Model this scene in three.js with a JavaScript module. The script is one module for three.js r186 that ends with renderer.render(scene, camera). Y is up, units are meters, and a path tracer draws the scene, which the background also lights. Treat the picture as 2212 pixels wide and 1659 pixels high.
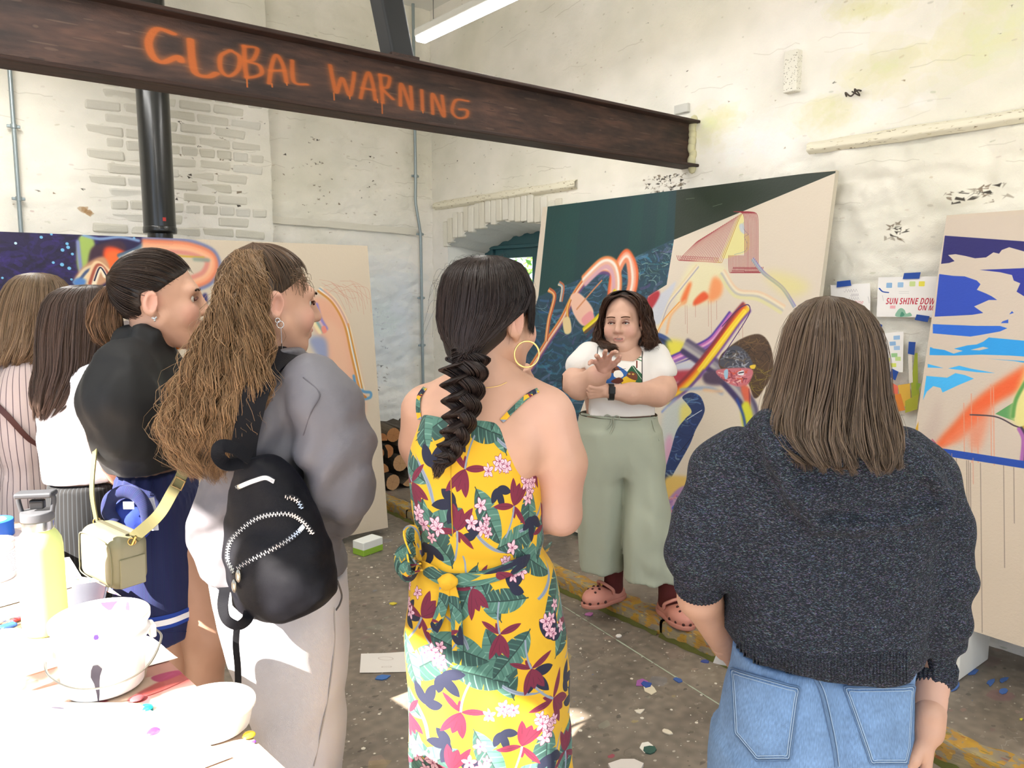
import * as THREE from 'three';
import { mergeGeometries, mergeVertices } from 'three/addons/utils/BufferGeometryUtils.js';
import { RectAreaLightUniformsLib } from 'three/addons/lights/RectAreaLightUniformsLib.js';
import { RoundedBoxGeometry } from 'three/addons/geometries/RoundedBoxGeometry.js';
import { ImprovedNoise } from 'three/addons/math/ImprovedNoise.js';

// ───────────────────────── camera, sky, sun, exposure ─────────────────────────
const FOCAL = 1660, PITCH = 7 * Math.PI / 180, YAW = 38.3 * Math.PI / 180, EYE = 1.62;
const scene = new THREE.Scene();
const camera = new THREE.PerspectiveCamera(2 * Math.atan(829.5 / FOCAL) * 180 / Math.PI, 2212 / 1659, 0.05, 80);
camera.rotation.order = 'YXZ';
camera.position.set(0, EYE, 0);
camera.rotation.set(-PITCH, -YAW, 0);
scene.background = new THREE.Color().setRGB(1.85, 2.25, 2.9);
const sun = new THREE.DirectionalLight(0xfff5e8, 42);
sun.position.set(-8, 6.24, 0.4); sun.target.position.set(0.6, 0, -1.5);
sun.position.add(sun.target.position);
sun.castShadow = true; sun.shadow.mapSize.set(4096, 4096);
Object.assign(sun.shadow.camera, { left: -6, right: 6, top: 6, bottom: -6, near: 0.5, far: 30 });
scene.add(sun, sun.target);
RectAreaLightUniformsLib.init();
const renderer = new THREE.WebGLRenderer({ antialias: true });
renderer.toneMapping = THREE.LinearToneMapping;
renderer.toneMappingExposure = 0.94;
renderer.shadowMap.enabled = true;

// ───────────────────────── helpers ─────────────────────────
const V = (x, y, z) => new THREE.Vector3(x, y, z);
function mulberry(a) { return () => { a |= 0; a = a + 0x6D2B79F5 | 0; let t = Math.imul(a ^ a >>> 15, 1 | a); t = t + Math.imul(t ^ t >>> 7, 61 | t) ^ t; return ((t ^ t >>> 14) >>> 0) / 4294967296; }; }
const rnd = mulberry(7);
const rr = (a, b, r = rnd) => a + (b - a) * r();
const lerp = (a, b, t) => a + (b - a) * t, clamp = (x, a, b) => Math.min(b, Math.max(a, x)), sstep = (a, b, x) => { const t = clamp((x - a) / (b - a), 0, 1); return t * t * (3 - 2 * t); };
const PN = new ImprovedNoise(), noise = (x, y, z = 0.37) => PN.noise(x + 31.7, y + 17.3, z + 5.1);
const fbm = (x, y, z = 0.37, o = 4) => { let s = 0, a = 0.5; for (let i = 0; i < o; i++) { s += a * noise(x, y, z); x *= 2.03; y *= 2.03; z *= 2.03; a *= 0.5; } return s; };
const taken = {};
function numbered(n) { const k = taken[n] = (taken[n] ?? -1) + 1; return k ? `${n}_${String(k).padStart(3, '0')}` : n; }
function mesh(name, geo, mat, parent) {
  const m = new THREE.Mesh(geo, mat); m.name = name; m.castShadow = m.receiveShadow = true;
  if (parent) parent.add(m); else { m.name = numbered(name); scene.add(m); }
  return m;
}
function tag(o, label, category, group, kind) { Object.assign(o.userData, { label, category }); if (group) o.userData.group = group; if (kind) o.userData.kind = kind; return o; }
function thing(name, label, category, pos = [0, 0, 0], turn = 0, group) {
  const o = new THREE.Group(); o.name = numbered(name); scene.add(o); o.position.set(...pos); o.rotation.y = turn; return tag(o, label, category, group);
}
function struct(name, geo, mat, label, category) { const o = geo ? mesh(name, geo, mat) : new THREE.Group(); if (!geo) { o.name = numbered(name); scene.add(o); } return tag(o, label, category, null, 'structure'); }
const mat = (color, roughness = 0.8, extra = {}) => { const c = Array.isArray(color) ? new THREE.Color().setRGB(...color) : new THREE.Color(color); return new THREE.MeshPhysicalMaterial({ color: c, roughness, ...extra }); };
const box = (w, h, d, x = 0, y = 0, z = 0) => new THREE.BoxGeometry(w, h, d).translate(x, y, z);
const rbox = (w, h, d, r, x = 0, y = 0, z = 0, s = 2) => new RoundedBoxGeometry(w, h, d, s, r).translate(x, y, z);
function cyl(r1, r2, a, b, seg = 20, open = false) {           // from a (radius r1) to b (radius r2)
  const d = b.clone().sub(a), g = new THREE.CylinderGeometry(r2, r1, d.length(), seg, 1, open);
  g.translate(0, d.length() / 2, 0).applyQuaternion(new THREE.Quaternion().setFromUnitVectors(V(0, 1, 0), d.clone().normalize())).translate(a.x, a.y, a.z);
  return g;
}
function tube(pts, r, seg = 32, rad = 8, closed = false, tension = 0.5) { return new THREE.TubeGeometry(new THREE.CatmullRomCurve3(pts, closed, 'catmullrom', tension), seg, r, rad, closed); }
const lathe = (pts, seg = 40) => new THREE.LatheGeometry(pts.map(([r, y]) => new THREE.Vector2(r, y)), seg);
const keep = (g) => { const h = new THREE.BufferGeometry(); for (const k of ['position', 'normal', 'uv']) if (g.attributes[k]) h.setAttribute(k, g.attributes[k]); if (g.index) h.setIndex(g.index); return h; };
const join = (list) => mergeGeometries(list.map((g) => { let h = keep(g.index ? g.toNonIndexed() : g); if (!h.attributes.uv) h.setAttribute('uv', new THREE.BufferAttribute(new Float32Array(h.attributes.position.count * 2), 2)); return h; }));
function grid(nu, nv, fn, uvfn) {                              // a sheet of (nu+1) x (nv+1) points fn(s, t)
  const p = [], uv = [], ix = [];
  for (let j = 0; j <= nv; j++) for (let i = 0; i <= nu; i++) { const s = i / nu, t = j / nv, q = fn(s, t); p.push(q.x, q.y, q.z); const w = uvfn ? uvfn(s, t, q) : [s, t]; uv.push(w[0], w[1]); }
  for (let j = 0; j < nv; j++) for (let i = 0; i < nu; i++) { const a = j * (nu + 1) + i, b = a + 1, c = a + nu + 1, d = c + 1; ix.push(a, b, d, a, d, c); }
  const g = new THREE.BufferGeometry(); g.setAttribute('position', new THREE.Float32BufferAttribute(p, 3)); g.setAttribute('uv', new THREE.Float32BufferAttribute(uv, 2)); g.setIndex(ix); g.computeVertexNormals(); return g;
}
// Points measured on the photograph (2212 x 1659), taken to the plane x = X, y = Y or z = Z of the room, or to a forward distance.
function sight(px, py) { const u = px - 1106, v = py - 829.5, fw = FOCAL * Math.cos(PITCH) - v * Math.sin(PITCH), a = u / fw; return V(Math.sin(YAW) + a * Math.cos(YAW), (-v * Math.cos(PITCH) - FOCAL * Math.sin(PITCH)) / fw, -Math.cos(YAW) + a * Math.sin(YAW)); }
const atX = (px, py, X) => { const r = sight(px, py); return r.multiplyScalar(X / r.x).add(V(0, EYE, 0)); };
const atY = (px, py, Y) => { const r = sight(px, py); return r.multiplyScalar((Y - EYE) / r.y).add(V(0, EYE, 0)); };
const atZ = (px, py, Z) => { const r = sight(px, py); return r.multiplyScalar(Z / r.z).add(V(0, EYE, 0)); };
const atD = (px, py, d) => sight(px, py).multiplyScalar(d).add(V(0, EYE, 0));
// textures
function canvasTex(w, h, draw, srgb = true) {
  const c = document.createElement('canvas'); c.width = w; c.height = h; const g = c.getContext('2d'); draw(g, w, h);
  const t = new THREE.CanvasTexture(c); t.wrapS = t.wrapT = THREE.RepeatWrapping; if (srgb) t.colorSpace = THREE.SRGBColorSpace; t.magFilter = THREE.LinearFilter; return t;
}
function pixelTex(w, h, fn, srgb = true) {
  const d = new Uint8Array(w * h * 4); for (let y = 0; y < h; y++) for (let x = 0; x < w; x++) { const c = fn(x / w, y / h, x, y), i = (y * w + x) * 4; d[i] = c[0]; d[i + 1] = c[1]; d[i + 2] = c[2]; d[i + 3] = 255; }
  const t = new THREE.DataTexture(d, w, h); t.wrapS = t.wrapT = THREE.RepeatWrapping; t.magFilter = THREE.LinearFilter; if (srgb) t.colorSpace = THREE.SRGBColorSpace; t.needsUpdate = true; return t;
}
const rep = (t, x, y) => { const c = t.clone(); c.repeat.set(x, y); c.needsUpdate = true; return c; };
// smooth path through points
function curve(g, pts, closed = false) {
  const n = pts.length, P = (i) => closed ? pts[(i + n) % n] : pts[clamp(i, 0, n - 1)];
  g.beginPath(); g.moveTo(...pts[0]);
  for (let i = 0; i < (closed ? n : n - 1); i++) { const a = P(i - 1), b = P(i), c = P(i + 1), d = P(i + 2); g.bezierCurveTo(b[0] + (c[0] - a[0]) / 6, b[1] + (c[1] - a[1]) / 6, c[0] - (d[0] - b[0]) / 6, c[1] - (d[1] - b[1]) / 6, c[0], c[1]); }
  if (closed) g.closePath();
}
// ───────────────────────── the room ─────────────────────────
const XR = 3.6, ZB = -5.65, XL = -2.0, ZF = 3.2, TOP = 3.9;
function noiseCanvas(w, h, fn) { const c = document.createElement('canvas'); c.width = w; c.height = h; const g = c.getContext('2d'), im = g.createImageData(w, h); for (let y = 0; y < h; y++) for (let x = 0; x < w; x++) { const q = fn(x / w, y / h), i = (y * w + x) * 4; im.data[i] = q[0]; im.data[i + 1] = q[1]; im.data[i + 2] = q[2]; im.data[i + 3] = q[3] ?? 255; } g.putImageData(im, 0, 0); return c; }
function worley(x, y) { let a = 9, b = 9; const ix = Math.floor(x), iy = Math.floor(y); for (let j = -1; j <= 1; j++) for (let i = -1; i <= 1; i++) { const cx = ix + i, cy = iy + j, h = Math.sin(cx * 127.1 + cy * 311.7) * 43758.5453, k = Math.sin(cx * 269.5 + cy * 183.3) * 43758.5453, dx = cx + 0.15 + 0.7 * (h - Math.floor(h)) - x, dy = cy + 0.15 + 0.7 * (k - Math.floor(k)) - y, d = Math.sqrt(dx * dx + dy * dy); if (d < a) { b = a; a = d; } else if (d < b) b = d; } return b - a; }
const rubble = (s, y) => { const ws = s + 0.06 * noise(s * 3, y * 3, 1.1), wy = y + 0.05 * noise(s * 3, y * 3, 7.7); return 0.011 * sstep(0, 0.5, worley(ws * 2.9, wy * 6.6)) + 0.034 * fbm(s * 3.4, y * 6.5, 2.2, 4) + 0.009 * Math.abs(noise(s * 9, y * 19, 5)) + 0.005 * noise(s * 26, y * 38, 4) - 0.014; };
const plaster = (s, y) => 0.007 * fbm(s * 2.2, y * 2.2, 3.3, 3) + 0.0012 * noise(s * 18, y * 18, 2);
const dispR = (z, y) => { const k = sstep(2.36, 2.22, y + 0.05 * noise(z * 4, 0, 9)) * sstep(-3.6, -3.2, z), b = sstep(-2.5, -2.2, z) * sstep(2.36, 2.3, y); return lerp(plaster(z, y), rubble(z, y), Math.max(k * 0.75, b)); };
const dispB = (x, y) => (x > 2.17 ? 0.65 * rubble(x + 9, y) : 0.35 * rubble(x * 0.8 + 4, y)) + 0.3 * plaster(x, y);

function wallPaint(W, Hh, hue, marks) {            // whitewash: uneven coats, grime grains, chips; marks are copied where they stand
  return canvasTex(2048, Math.round(2048 * Hh / W), (g, w, h) => {
    const base = noiseCanvas(512, Math.round(512 * h / w), (u, v) => { const x = u * W, y = (1 - v) * Hh, n = fbm(x * 1.1, y * 1.1, hue, 4), m = fbm(x * 4, y * 5, hue + 3, 3), k = 1 + 0.10 * n + 0.07 * m; return [237 * k, 233 * k - 2 * m, 222 * k + 12 * n]; });
    g.imageSmoothingEnabled = true; g.drawImage(base, 0, 0, w, h);
    const R = mulberry(91 + hue * 100), P = (s, y) => [s / W * w, (1 - y / Hh) * h], px = w / W;
    for (let i = 0; i < 900; i++) { const x = R() * w, y = R() * h; g.fillStyle = `rgba(${90 + R() * 60},${80 + R() * 50},${60 + R() * 40},${0.05 + 0.16 * R()})`; g.beginPath(); g.ellipse(x, y, 1 + R() * 5, 0.7 + R() * 1.6, R() * 0.6 - 0.3, 0, 7); g.fill(); }
    for (let i = 0; i < 170; i++) { const x = R() * w, y = R() * h, n = 3 + R() * 4; g.fillStyle = R() < 0.6 ? 'rgba(40,36,30,.75)' : 'rgba(120,98,70,.7)'; g.beginPath(); for (let k = 0; k < n; k++) g.lineTo(x + (R() - 0.5) * (3 + 12 * R()), y + (R() - 0.5) * 5); g.fill(); }
    g.lineWidth = 1;
    for (let i = 0; i < 150; i++) { let x = R() * w, y = R() * h; g.strokeStyle = `rgba(110,100,80,${0.12 + 0.2 * R()})`; g.beginPath(); g.moveTo(x, y); const n = 3 + R() * 7; for (let k = 0; k < n; k++) g.lineTo(x += 6 + R() * 14, y += (R() - 0.5) * 9); g.stroke(); }
    marks?.(g, P, px, R);
  });
}
const blotch = (g, P, px, R, s, y, rx, ry, col, n = 26) => { for (let i = 0; i < n; i++) { const a = R() * 6.28, q = Math.sqrt(R()), [x, yy] = P(s + Math.cos(a) * q * rx, y + Math.sin(a) * q * ry); g.fillStyle = col; g.beginPath(); const k = 9, r0 = (0.25 + 0.5 * R()) * Math.min(rx, ry) * px; for (let j = 0; j < k; j++) { const b = j / k * 6.28, r = r0 * (0.6 + 0.8 * R()); g.lineTo(x + Math.cos(b) * r * 1.5, yy + Math.sin(b) * r); } g.closePath(); g.fill(); } };
const chips = (g, P, px, R, s, y, rs, ry, n, big = 1) => { for (let i = 0; i < n; i++) { const [x, yy] = P(s + (R() - 0.5) * 2 * rs, y + (R() - 0.5) * 2 * ry); g.fillStyle = ['rgba(45,40,34,.85)', 'rgba(120,105,88,.8)', 'rgba(150,140,125,.7)'][i % 3]; g.beginPath(); for (let k = 0; k < 6; k++) g.lineTo(x + (R() - 0.5) * 16 * big, yy + (R() - 0.5) * 9 * big); g.fill(); } };
const RZ1 = -0.6, RW = RZ1 - ZB;
const texR = wallPaint(RW, TOP, 0.2, (g, P, px, R) => {
  const q = (z) => z - ZB;
  for (const [z, y, rx, ry] of [[-1.65, 2.62, 0.35, 0.12], [-1.2, 2.75, 0.35, 0.14], [-2.75, 2.52, 0.14, 0.1], [-2.1, 2.47, 0.14, 0.08], [-1.9, 2.95, 0.2, 0.08]]) blotch(g, P, px, R, q(z), y, rx, ry, 'rgba(226,216,150,.055)', 34);
  for (const [z, y, rx, ry] of [[-2.35, 2.45, 0.2, 0.12], [-1.75, 2.42, 0.16, 0.06], [-2.62, 2.42, 0.1, 0.1]]) blotch(g, P, px, R, q(z), y, rx, ry, 'rgba(244,242,240,.10)', 24);
  chips(g, P, px, R, q(-3.1), 2.22, 0.16, 0.07, 90); chips(g, P, px, R, q(-1.38), 2.02, 0.13, 0.03, 20, 1.4); chips(g, P, px, R, q(-1.72), 1.88, 0.04, 0.05, 16, 1.2); chips(g, P, px, R, q(-2.95), 2.48, 0.06, 0.06, 18);
});
const texB = wallPaint(XR - XL, TOP, 0.7, (g, P, px, R) => {
  const q = (x) => x - XL;
  chips(g, P, px, R, q(3.05), 1.35, 0.12, 0.12, 26); chips(g, P, px, R, q(3.0), 1.0, 0.16, 0.3, 40); chips(g, P, px, R, q(1.75), 2.5, 0.25, 0.3, 40); chips(g, P, px, R, q(2.7), 2.5, 0.4, 0.3, 40, 0.8);
  blotch(g, P, px, R, q(0.95), 2.12, 0.05, 0.03, 'rgba(165,125,80,.5)', 5); blotch(g, P, px, R, q(3.1), 1.3, 0.4, 0.5, 'rgba(214,222,232,.12)', 30);
});
const fineBump = pixelTex(512, 512, (u, v, x, y) => { const n = 128 + 90 * fbm(u * 24, v * 24, 1.5, 4) + 40 * (rnd() - 0.5); return [n, n, n]; }, false);
const wallMat = (t, b = 0.006) => new THREE.MeshPhysicalMaterial({ map: t, roughness: 0.85, bumpMap: rep(fineBump, 5, 4), bumpScale: b });
const mWallR = wallMat(texR), mWallB = wallMat(texB), mWhite = mat([0.78, 0.77, 0.72], 0.85, { bumpMap: fineBump, bumpScale: 0.004 });
// openings: the glazed teal door in the side wall (z -5.4 … -3.9, flat arch), the wide window toward the sun, the barn doorway behind the camera
const DZ0 = -5.42, DZ1 = -3.9, arch = (z) => { const t = (z - (DZ0 + DZ1) / 2) / ((DZ1 - DZ0) / 2); return 2.13 - 0.14 * t * t + 0.008 * Math.sin(z * 40); };
{
  const w = struct('wall_right', null, null, 'whitewashed rubble stone and plaster wall behind the big canvases', 'wall');
  const pt = (z, y) => V(XR - dispR(z, y), y, z), uv = (s, t, q) => [(q.z - ZB) / RW, q.y / TOP];
  mesh('plaster_face', grid(240, 260, (s, t) => pt(lerp(DZ1, RZ1, s), lerp(0, TOP, t)), uv), mWallR, w);
  mesh('plaster_face', grid(80, 100, (s, t) => { const z = lerp(DZ0, DZ1, s); return pt(z, lerp(arch(z), TOP, t)); }, uv), mWallR, w);
  mesh('plaster_face', grid(12, 260, (s, t) => pt(lerp(ZB - 0.05, DZ0, s), lerp(0, TOP, t)), uv), mWallR, w);
  // splayed reveals and soffit of the doorway
  const D = XR + 0.4, sp = 0.05;
  mesh('reveal', join([
    grid(40, 10, (s, t) => { const z = lerp(DZ0, DZ1, s), q = lerp(z, lerp(DZ0 + sp, DZ1 - sp, s), t); return V(lerp(XR - dispR(z, arch(z)), D, t), arch(z) - 0.07 * t + 0.006 * noise(z * 9, t * 4), q); }),
    grid(10, 60, (s, t) => V(lerp(XR - dispR(DZ0, lerp(0, arch(DZ0), t)), D, s), lerp(0, arch(DZ0), t), DZ0 + sp * s + 0.008 * noise(t * 16, s * 4))),
    grid(10, 60, (s, t) => V(lerp(XR - dispR(DZ1, lerp(0, arch(DZ1), t)), D, s), lerp(0, arch(DZ1), t), DZ1 - sp * s)),
  ]), mWhite, w);
  mesh('wall_core', join([box(0.3, TOP + 0.3, 4.8, XR + 0.25, TOP / 2, DZ1 + 2.4 + 0.02), box(0.3, TOP + 0.3, 2.4, XR + 0.15, TOP / 2, ZF - 1), box(0.3, 1.75, DZ1 - DZ0 + 0.3, XR + 0.25, 2.15 + 0.875, (DZ0 + DZ1) / 2), box(0.36, TOP, 0.28, XR + 0.25, TOP / 2, DZ0 - 0.15)]), mWhite, w);
  // bricks set on end over the doorway
  const bm = [0xf0ecdf, 0xece7d8, 0xf2eee2].map((c) => mat(c, 0.9, { bumpMap: fineBump, bumpScale: 0.004 }));
  for (let i = 0, z = DZ0 - 0.02; z < DZ1 + 0.1; i++, z += 0.074) { const y0 = arch(clamp(z, DZ0, DZ1)) - 0.002 + rr(-0.012, 0.012); mesh('brick', rbox(0.05, 0.2 + rr(-0.015, 0.015), 0.066, 0.011, 0, 0.1, 0, 1), bm[i % 3], w).position.set(XR + 0.008 + rr(-0.005, 0.003), y0, z); w.children.at(-1).rotation.set(rr(-0.03, 0.03), rr(-0.05, 0.05), 0); }
}
{
  const w = struct('wall_back', null, null, 'whitewashed brick and rubble wall behind the black flue', 'wall');
  const uv = (s, t, q) => [(q.x - XL) / (XR - XL), q.y / TOP];
  const PX = 2.17, PZ = 0.09;                                  // the brick pier stands proud of the rubble
  mesh('rubble_face', grid(120, 260, (s, t) => { const x = lerp(PX, XR + 0.05, s), y = t * TOP; return V(x, y, ZB + dispB(x + 0.001, y)); }, uv), mWallB, w);
  mesh('pier_face', grid(200, 200, (s, t) => { const x = lerp(XL, PX, s), y = t * TOP; return V(x + (s > 0.998 ? 0.008 * noise(y * 14, 3) : 0), y, ZB + PZ + dispB(x, y) * 0.8); }, uv), mWallB, w);
  mesh('pier_side', grid(4, 120, (s, t) => { const y = t * TOP; return V(PX + 0.008 * noise(y * 14, 3), y, lerp(ZB + PZ + dispB(PX, y) * 0.8, ZB - 0.02, s)); }, uv), mWallB, w);
  mesh('wall_core', box(XR - XL + 0.8, TOP + 0.3, 0.3, (XR + XL) / 2, TOP / 2, ZB - 0.2), mWhite, w);
  const R = mulberry(5), bm = [0xf2eee2, 0xeeeade, 0xf4f1e8, 0xebe7d9].map((c) => mat(c, 0.9, { bumpMap: fineBump, bumpScale: 0.005 }));
  const shapes = [0.214, 0.205, 0.22, 0.105].map((l, k) => { const g = rbox(l, 0.064, 0.05, 0.013, 0, 0, 0, 1), p = g.attributes.position; for (let i = 0; i < p.count; i++) { const x = p.getX(i), y = p.getY(i), z = p.getZ(i); p.setXYZ(i, x + 0.007 * noise(x * 20, y * 30, z * 20 + k), y + 0.006 * noise(x * 16, y * 30, k + 3.3), z + 0.009 * noise(x * 14, y * 18, k + 8)); } g.computeVertexNormals(); return g; });
  for (let row = 0; row < 21; row++) {
    const y = 1.86 + row * 0.0765;
    for (let x = (row % 2) * 0.112 + 0.98, k = 0; x < PX - 0.03; k++) {
      const head = row % 5 === 4, sh = head ? 3 : Math.floor(R() * 3), l = head ? 0.115 : 0.227;
      if (x + l < PX + 0.04 && R() > 0.10) { const b = mesh('brick', shapes[sh], bm[Math.floor(R() * 4)], w); b.position.set(Math.min(x + l / 2, PX - 0.1 * (head ? 0.5 : 1)), y + rr(-0.004, 0.004, R), ZB + PZ - 0.0205 + rr(-0.004, 0.003, R)); b.rotation.set(rr(-0.05, 0.05, R), rr(-0.03, 0.03, R), rr(-0.02, 0.02, R)); }
      x += l;
    }
  }
  // a flat strip of old render boarding across the rubble
  const y0 = 2.075, strip = grid(60, 4, (s, t) => V(lerp(2.19, 3.42, s), y0 + 0.035 * (1 - s) + t * 0.05 + 0.004 * noise(s * 14, t), ZB + 0.022 + 0.004 * noise(s * 20, t * 2, 4)));
  mesh('render_strip', strip, mat(0xe9e4d6, 0.9, { bumpMap: fineBump, bumpScale: 0.003 }), w);
}
// remaining walls, floor, ceiling: closed shell, daylight only through the openings
struct('wall_left', join([box(0.3, 1.0, 4.4, XL - 0.15, 0.5, -1.0), box(0.3, TOP - 3.3, 4.4, XL - 0.15, (TOP + 3.3) / 2, -1.0), box(0.3, TOP, 3.1, XL - 0.15, TOP / 2, -4.2), box(0.3, TOP, 2.25, XL - 0.15, TOP / 2, ZF - 1.0), box(0.1, 2.3, 0.07, XL - 0.15, 2.15, -1.34), box(0.1, 2.3, 0.07, XL - 0.15, 2.15, -0.2)]), mWhite, 'white wall with the wide window that lets the sun in', 'wall');
struct('wall_front', join([box(1.0, TOP, 0.3, XL + 0.4, TOP / 2, ZF), box(1.2, TOP, 0.3, XR - 0.4, TOP / 2, ZF), box(XR - XL, TOP - 3.1, 0.3, (XR + XL) / 2, (TOP + 3.1) / 2, ZF)]), mWhite, 'white wall around the open barn doorway', 'wall');
struct('ceiling', box(XR - XL + 0.9, 0.2, ZF - ZB + 0.9, (XR + XL) / 2, TOP + 0.1, (ZF + ZB) / 2), mat([0.8, 0.8, 0.77], 0.9), 'white painted ceiling high above the studio', 'ceiling');
const floorTex = (seed, tone) => canvasTex(2048, 2048, (g, w, h) => {
  const base = noiseCanvas(512, 512, (u, v) => { const c = (x, y, s) => fbm(x, y, s, 4), k = (1 + 0.35 * lerp(c(u * 7, v * 7, seed), c((u - 1) * 7, v * 7, seed), u) + 0.16 * noise(u * 60, v * 60, seed)) * tone; return [132 * k, 121 * k, 108 * k]; });
  g.drawImage(base, 0, 0, w, h); const R = mulberry(seed * 77 + 3);
  const speck = (n, cols, r0, r1, a) => { for (let i = 0; i < n; i++) { const x = R() * w, y = R() * h, r = r0 + (r1 - r0) * R() ** 3; g.globalAlpha = a * (0.4 + 0.6 * R()); g.fillStyle = cols[Math.floor(R() * cols.length)]; g.beginPath(); for (let k = 0; k < 7; k++) { const b = k / 7 * 6.28 + R() * 0.5, q = r * (0.5 + R() * 0.8); g.lineTo(x + Math.cos(b) * q * 1.4, y + Math.sin(b) * q); } g.fill(); } g.globalAlpha = 1; };
  speck(5200, ['#6d665c', '#8f8577', '#7a7266', '#a39a8c', '#5c564d'], 1, 11, 0.42); speck(1500, ['#cfc8bb', '#e4dfd5', '#bdb5a6'], 1, 5, 0.8); speck(700, ['#38342e', '#433c33'], 1.5, 10, 0.7);
  speck(90, ['#a8746a', '#b9968a', '#7c4a55', '#95a08c', '#c7a94e', '#6d7fa6', '#b77f55'], 8, 52, 0.35); speck(46, ['#3f62a0', '#a33c50', '#2f5a4c', '#d9c24a', '#c7a5c4', '#e8e4dc'], 2, 12, 0.85);
  for (let i = 0; i < 40; i++) { let x = R() * w, y = R() * h; g.strokeStyle = ['rgba(70,62,52,.5)', 'rgba(200,195,185,.4)'][i % 2]; g.lineWidth = 1 + R(); g.beginPath(); g.moveTo(x, y); for (let k = 0; k < 8; k++) g.lineTo(x += (R() - 0.3) * 40, y += (R() - 0.5) * 40); g.stroke(); }
});
const fTex = floorTex(1.7, 0.88), pTex = floorTex(4.2, 0.88);
const fRough = pixelTex(512, 512, (u, v) => { const k = 140 + 110 * fbm(u * 9, v * 9, 6, 4); return [k, k, k]; }, false);
const floorMat = (t) => new THREE.MeshPhysicalMaterial({ map: t, roughness: 1, roughnessMap: fRough, bumpMap: t, bumpScale: 0.004 });
const flat = (x0, x1, z0, z1, y, n = 8) => grid(n, n, (s, t) => V(lerp(x0, x1, s), y, lerp(z1, z0, t)), (s, t, q) => [q.x / 2.3, -q.z / 2.3]);
const floor = struct('floor', null, null, 'worn concrete floor with paint spots and dust', 'floor');
mesh('concrete', flat(XL - 0.3, 2.72, ZB - 0.2, ZF + 0.2, 0), floorMat(fTex), floor);
mesh('slab', box(XR - XL + 0.9, 0.15, ZF - ZB + 0.8, (XR + XL) / 2, -0.085, (ZF + ZB) / 2), mat(0x6f675c, 0.95), floor);
{ // a thin chalky line of paint along the kerb
  const a = atY(1225, 1315, 0), b = atY(1490, 1482, 0), R = mulberry(3);
  mesh('paint_line', grid(90, 1, (s, t) => { const p = a.clone().lerp(b, s * 1.5 - 0.3), k = (0.006 + 0.004 * noise(s * 50, 1)) * (noise(s * 22, 5) > 0.25 ? 0.2 : 1); return V(p.x + (0.5 - t) * k, 0.0012, p.z + (0.5 - t) * k * 0.9); }), mat(0xaeb8a4, 0.9), floor);
}
const PLAT = 0.08;
const platform = struct('platform', null, null, 'raised concrete walkway along the stone wall', 'platform');
mesh('concrete', grid(10, 60, (s, t) => V(lerp(2.76, XR + 0.5, s), PLAT, lerp(ZF, ZB - 0.2, t)), (s, t, q) => [q.x / 2.3 + 0.4, -q.z / 2.3 + 0.2]), new THREE.MeshPhysicalMaterial({ map: pTex, roughness: 0.62, roughnessMap: fRough, bumpMap: pTex, bumpScale: 0.003 }), platform);
const kerbTex = canvasTex(1024, 256, (g, w, h) => {
  g.drawImage(noiseCanvas(512, 128, (u, v) => { const n = fbm(u * 9, v * 3, 2, 4), m = fbm(u * 22, v * 6, 8, 3); return m + n * 0.6 > 0.03 ? [142 + 60 * n, 130 + 50 * n, 108] : [176 + 60 * n, 136 + 55 * n, 62 + 40 * m]; }), 0, 0, w, h);
  const R = mulberry(12); for (let i = 0; i < 160; i++) { g.fillStyle = ['rgba(100,105,40,.5)', 'rgba(140,60,50,.45)', 'rgba(90,80,60,.5)', 'rgba(225,190,90,.5)'][i % 4]; g.beginPath(); g.ellipse(R() * w, R() * h, 2 + R() * 14, 1 + R() * 6, 0, 0, 7); g.fill(); }
});
const mossMat = mat(0x6f7130, 0.95, { bumpMap: fineBump, bumpScale: 0.01 }), mKerb = [0, 0.37, 0.71].map((o) => { const t = kerbTex.clone(); t.offset.set(o, 0); t.needsUpdate = true; return new THREE.MeshPhysicalMaterial({ map: t, roughness: 0.85, bumpMap: fineBump, bumpScale: 0.006 }); });
const kerb = struct('trim_1', null, null, 'yellow painted kerb stones edging the raised walkway', 'kerb');
{
  const joints = [-5.66, -4.62, -3.5, -2.28, -1.28, -0.2, 1.0, 2.2, 3.2];
  for (let i = 0; i < joints.length - 1; i++) {
    const z0 = joints[i] + 0.008, z1 = joints[i + 1] - 0.008, prof = [[2.688, -0.01], [2.684, 0.04], [2.685, 0.07], [2.692, 0.079], [2.705, 0.082], [2.77, 0.0825], [2.80, 0.079]];
    mesh('kerb_stone', grid(50, 6, (s, t) => { const k = Math.round(t * 6), [x, y] = prof[k], z = lerp(z1, z0, s), e = sstep(0, 0.02, s) * sstep(1, 0.98, s); return V(x - 0.006 * noise(z * 13, k * 0.3, i) + 0.01 * (1 - e) * (k < 4 ? 1 : 0), y * (k ? e * 0.15 + 0.85 : 1) + (k ? 0.004 * noise(z * 11, k * 0.5, i + 4) : 0), z); }, (s, t) => [s * (z1 - z0), t]), mKerb[i % 3], kerb);
    mesh('moss', grid(60, 2, (s, t) => { const z = lerp(z1, z0, s); return V(2.688 - 0.03 * (1 - t) * (0.5 + 0.5 * noise(z * 17, 2, i)) - 0.004, 0.001 + 0.028 * t * (0.6 + 0.5 * noise(z * 21, 7)), z); }), mossMat, kerb);
  }
}
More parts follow.
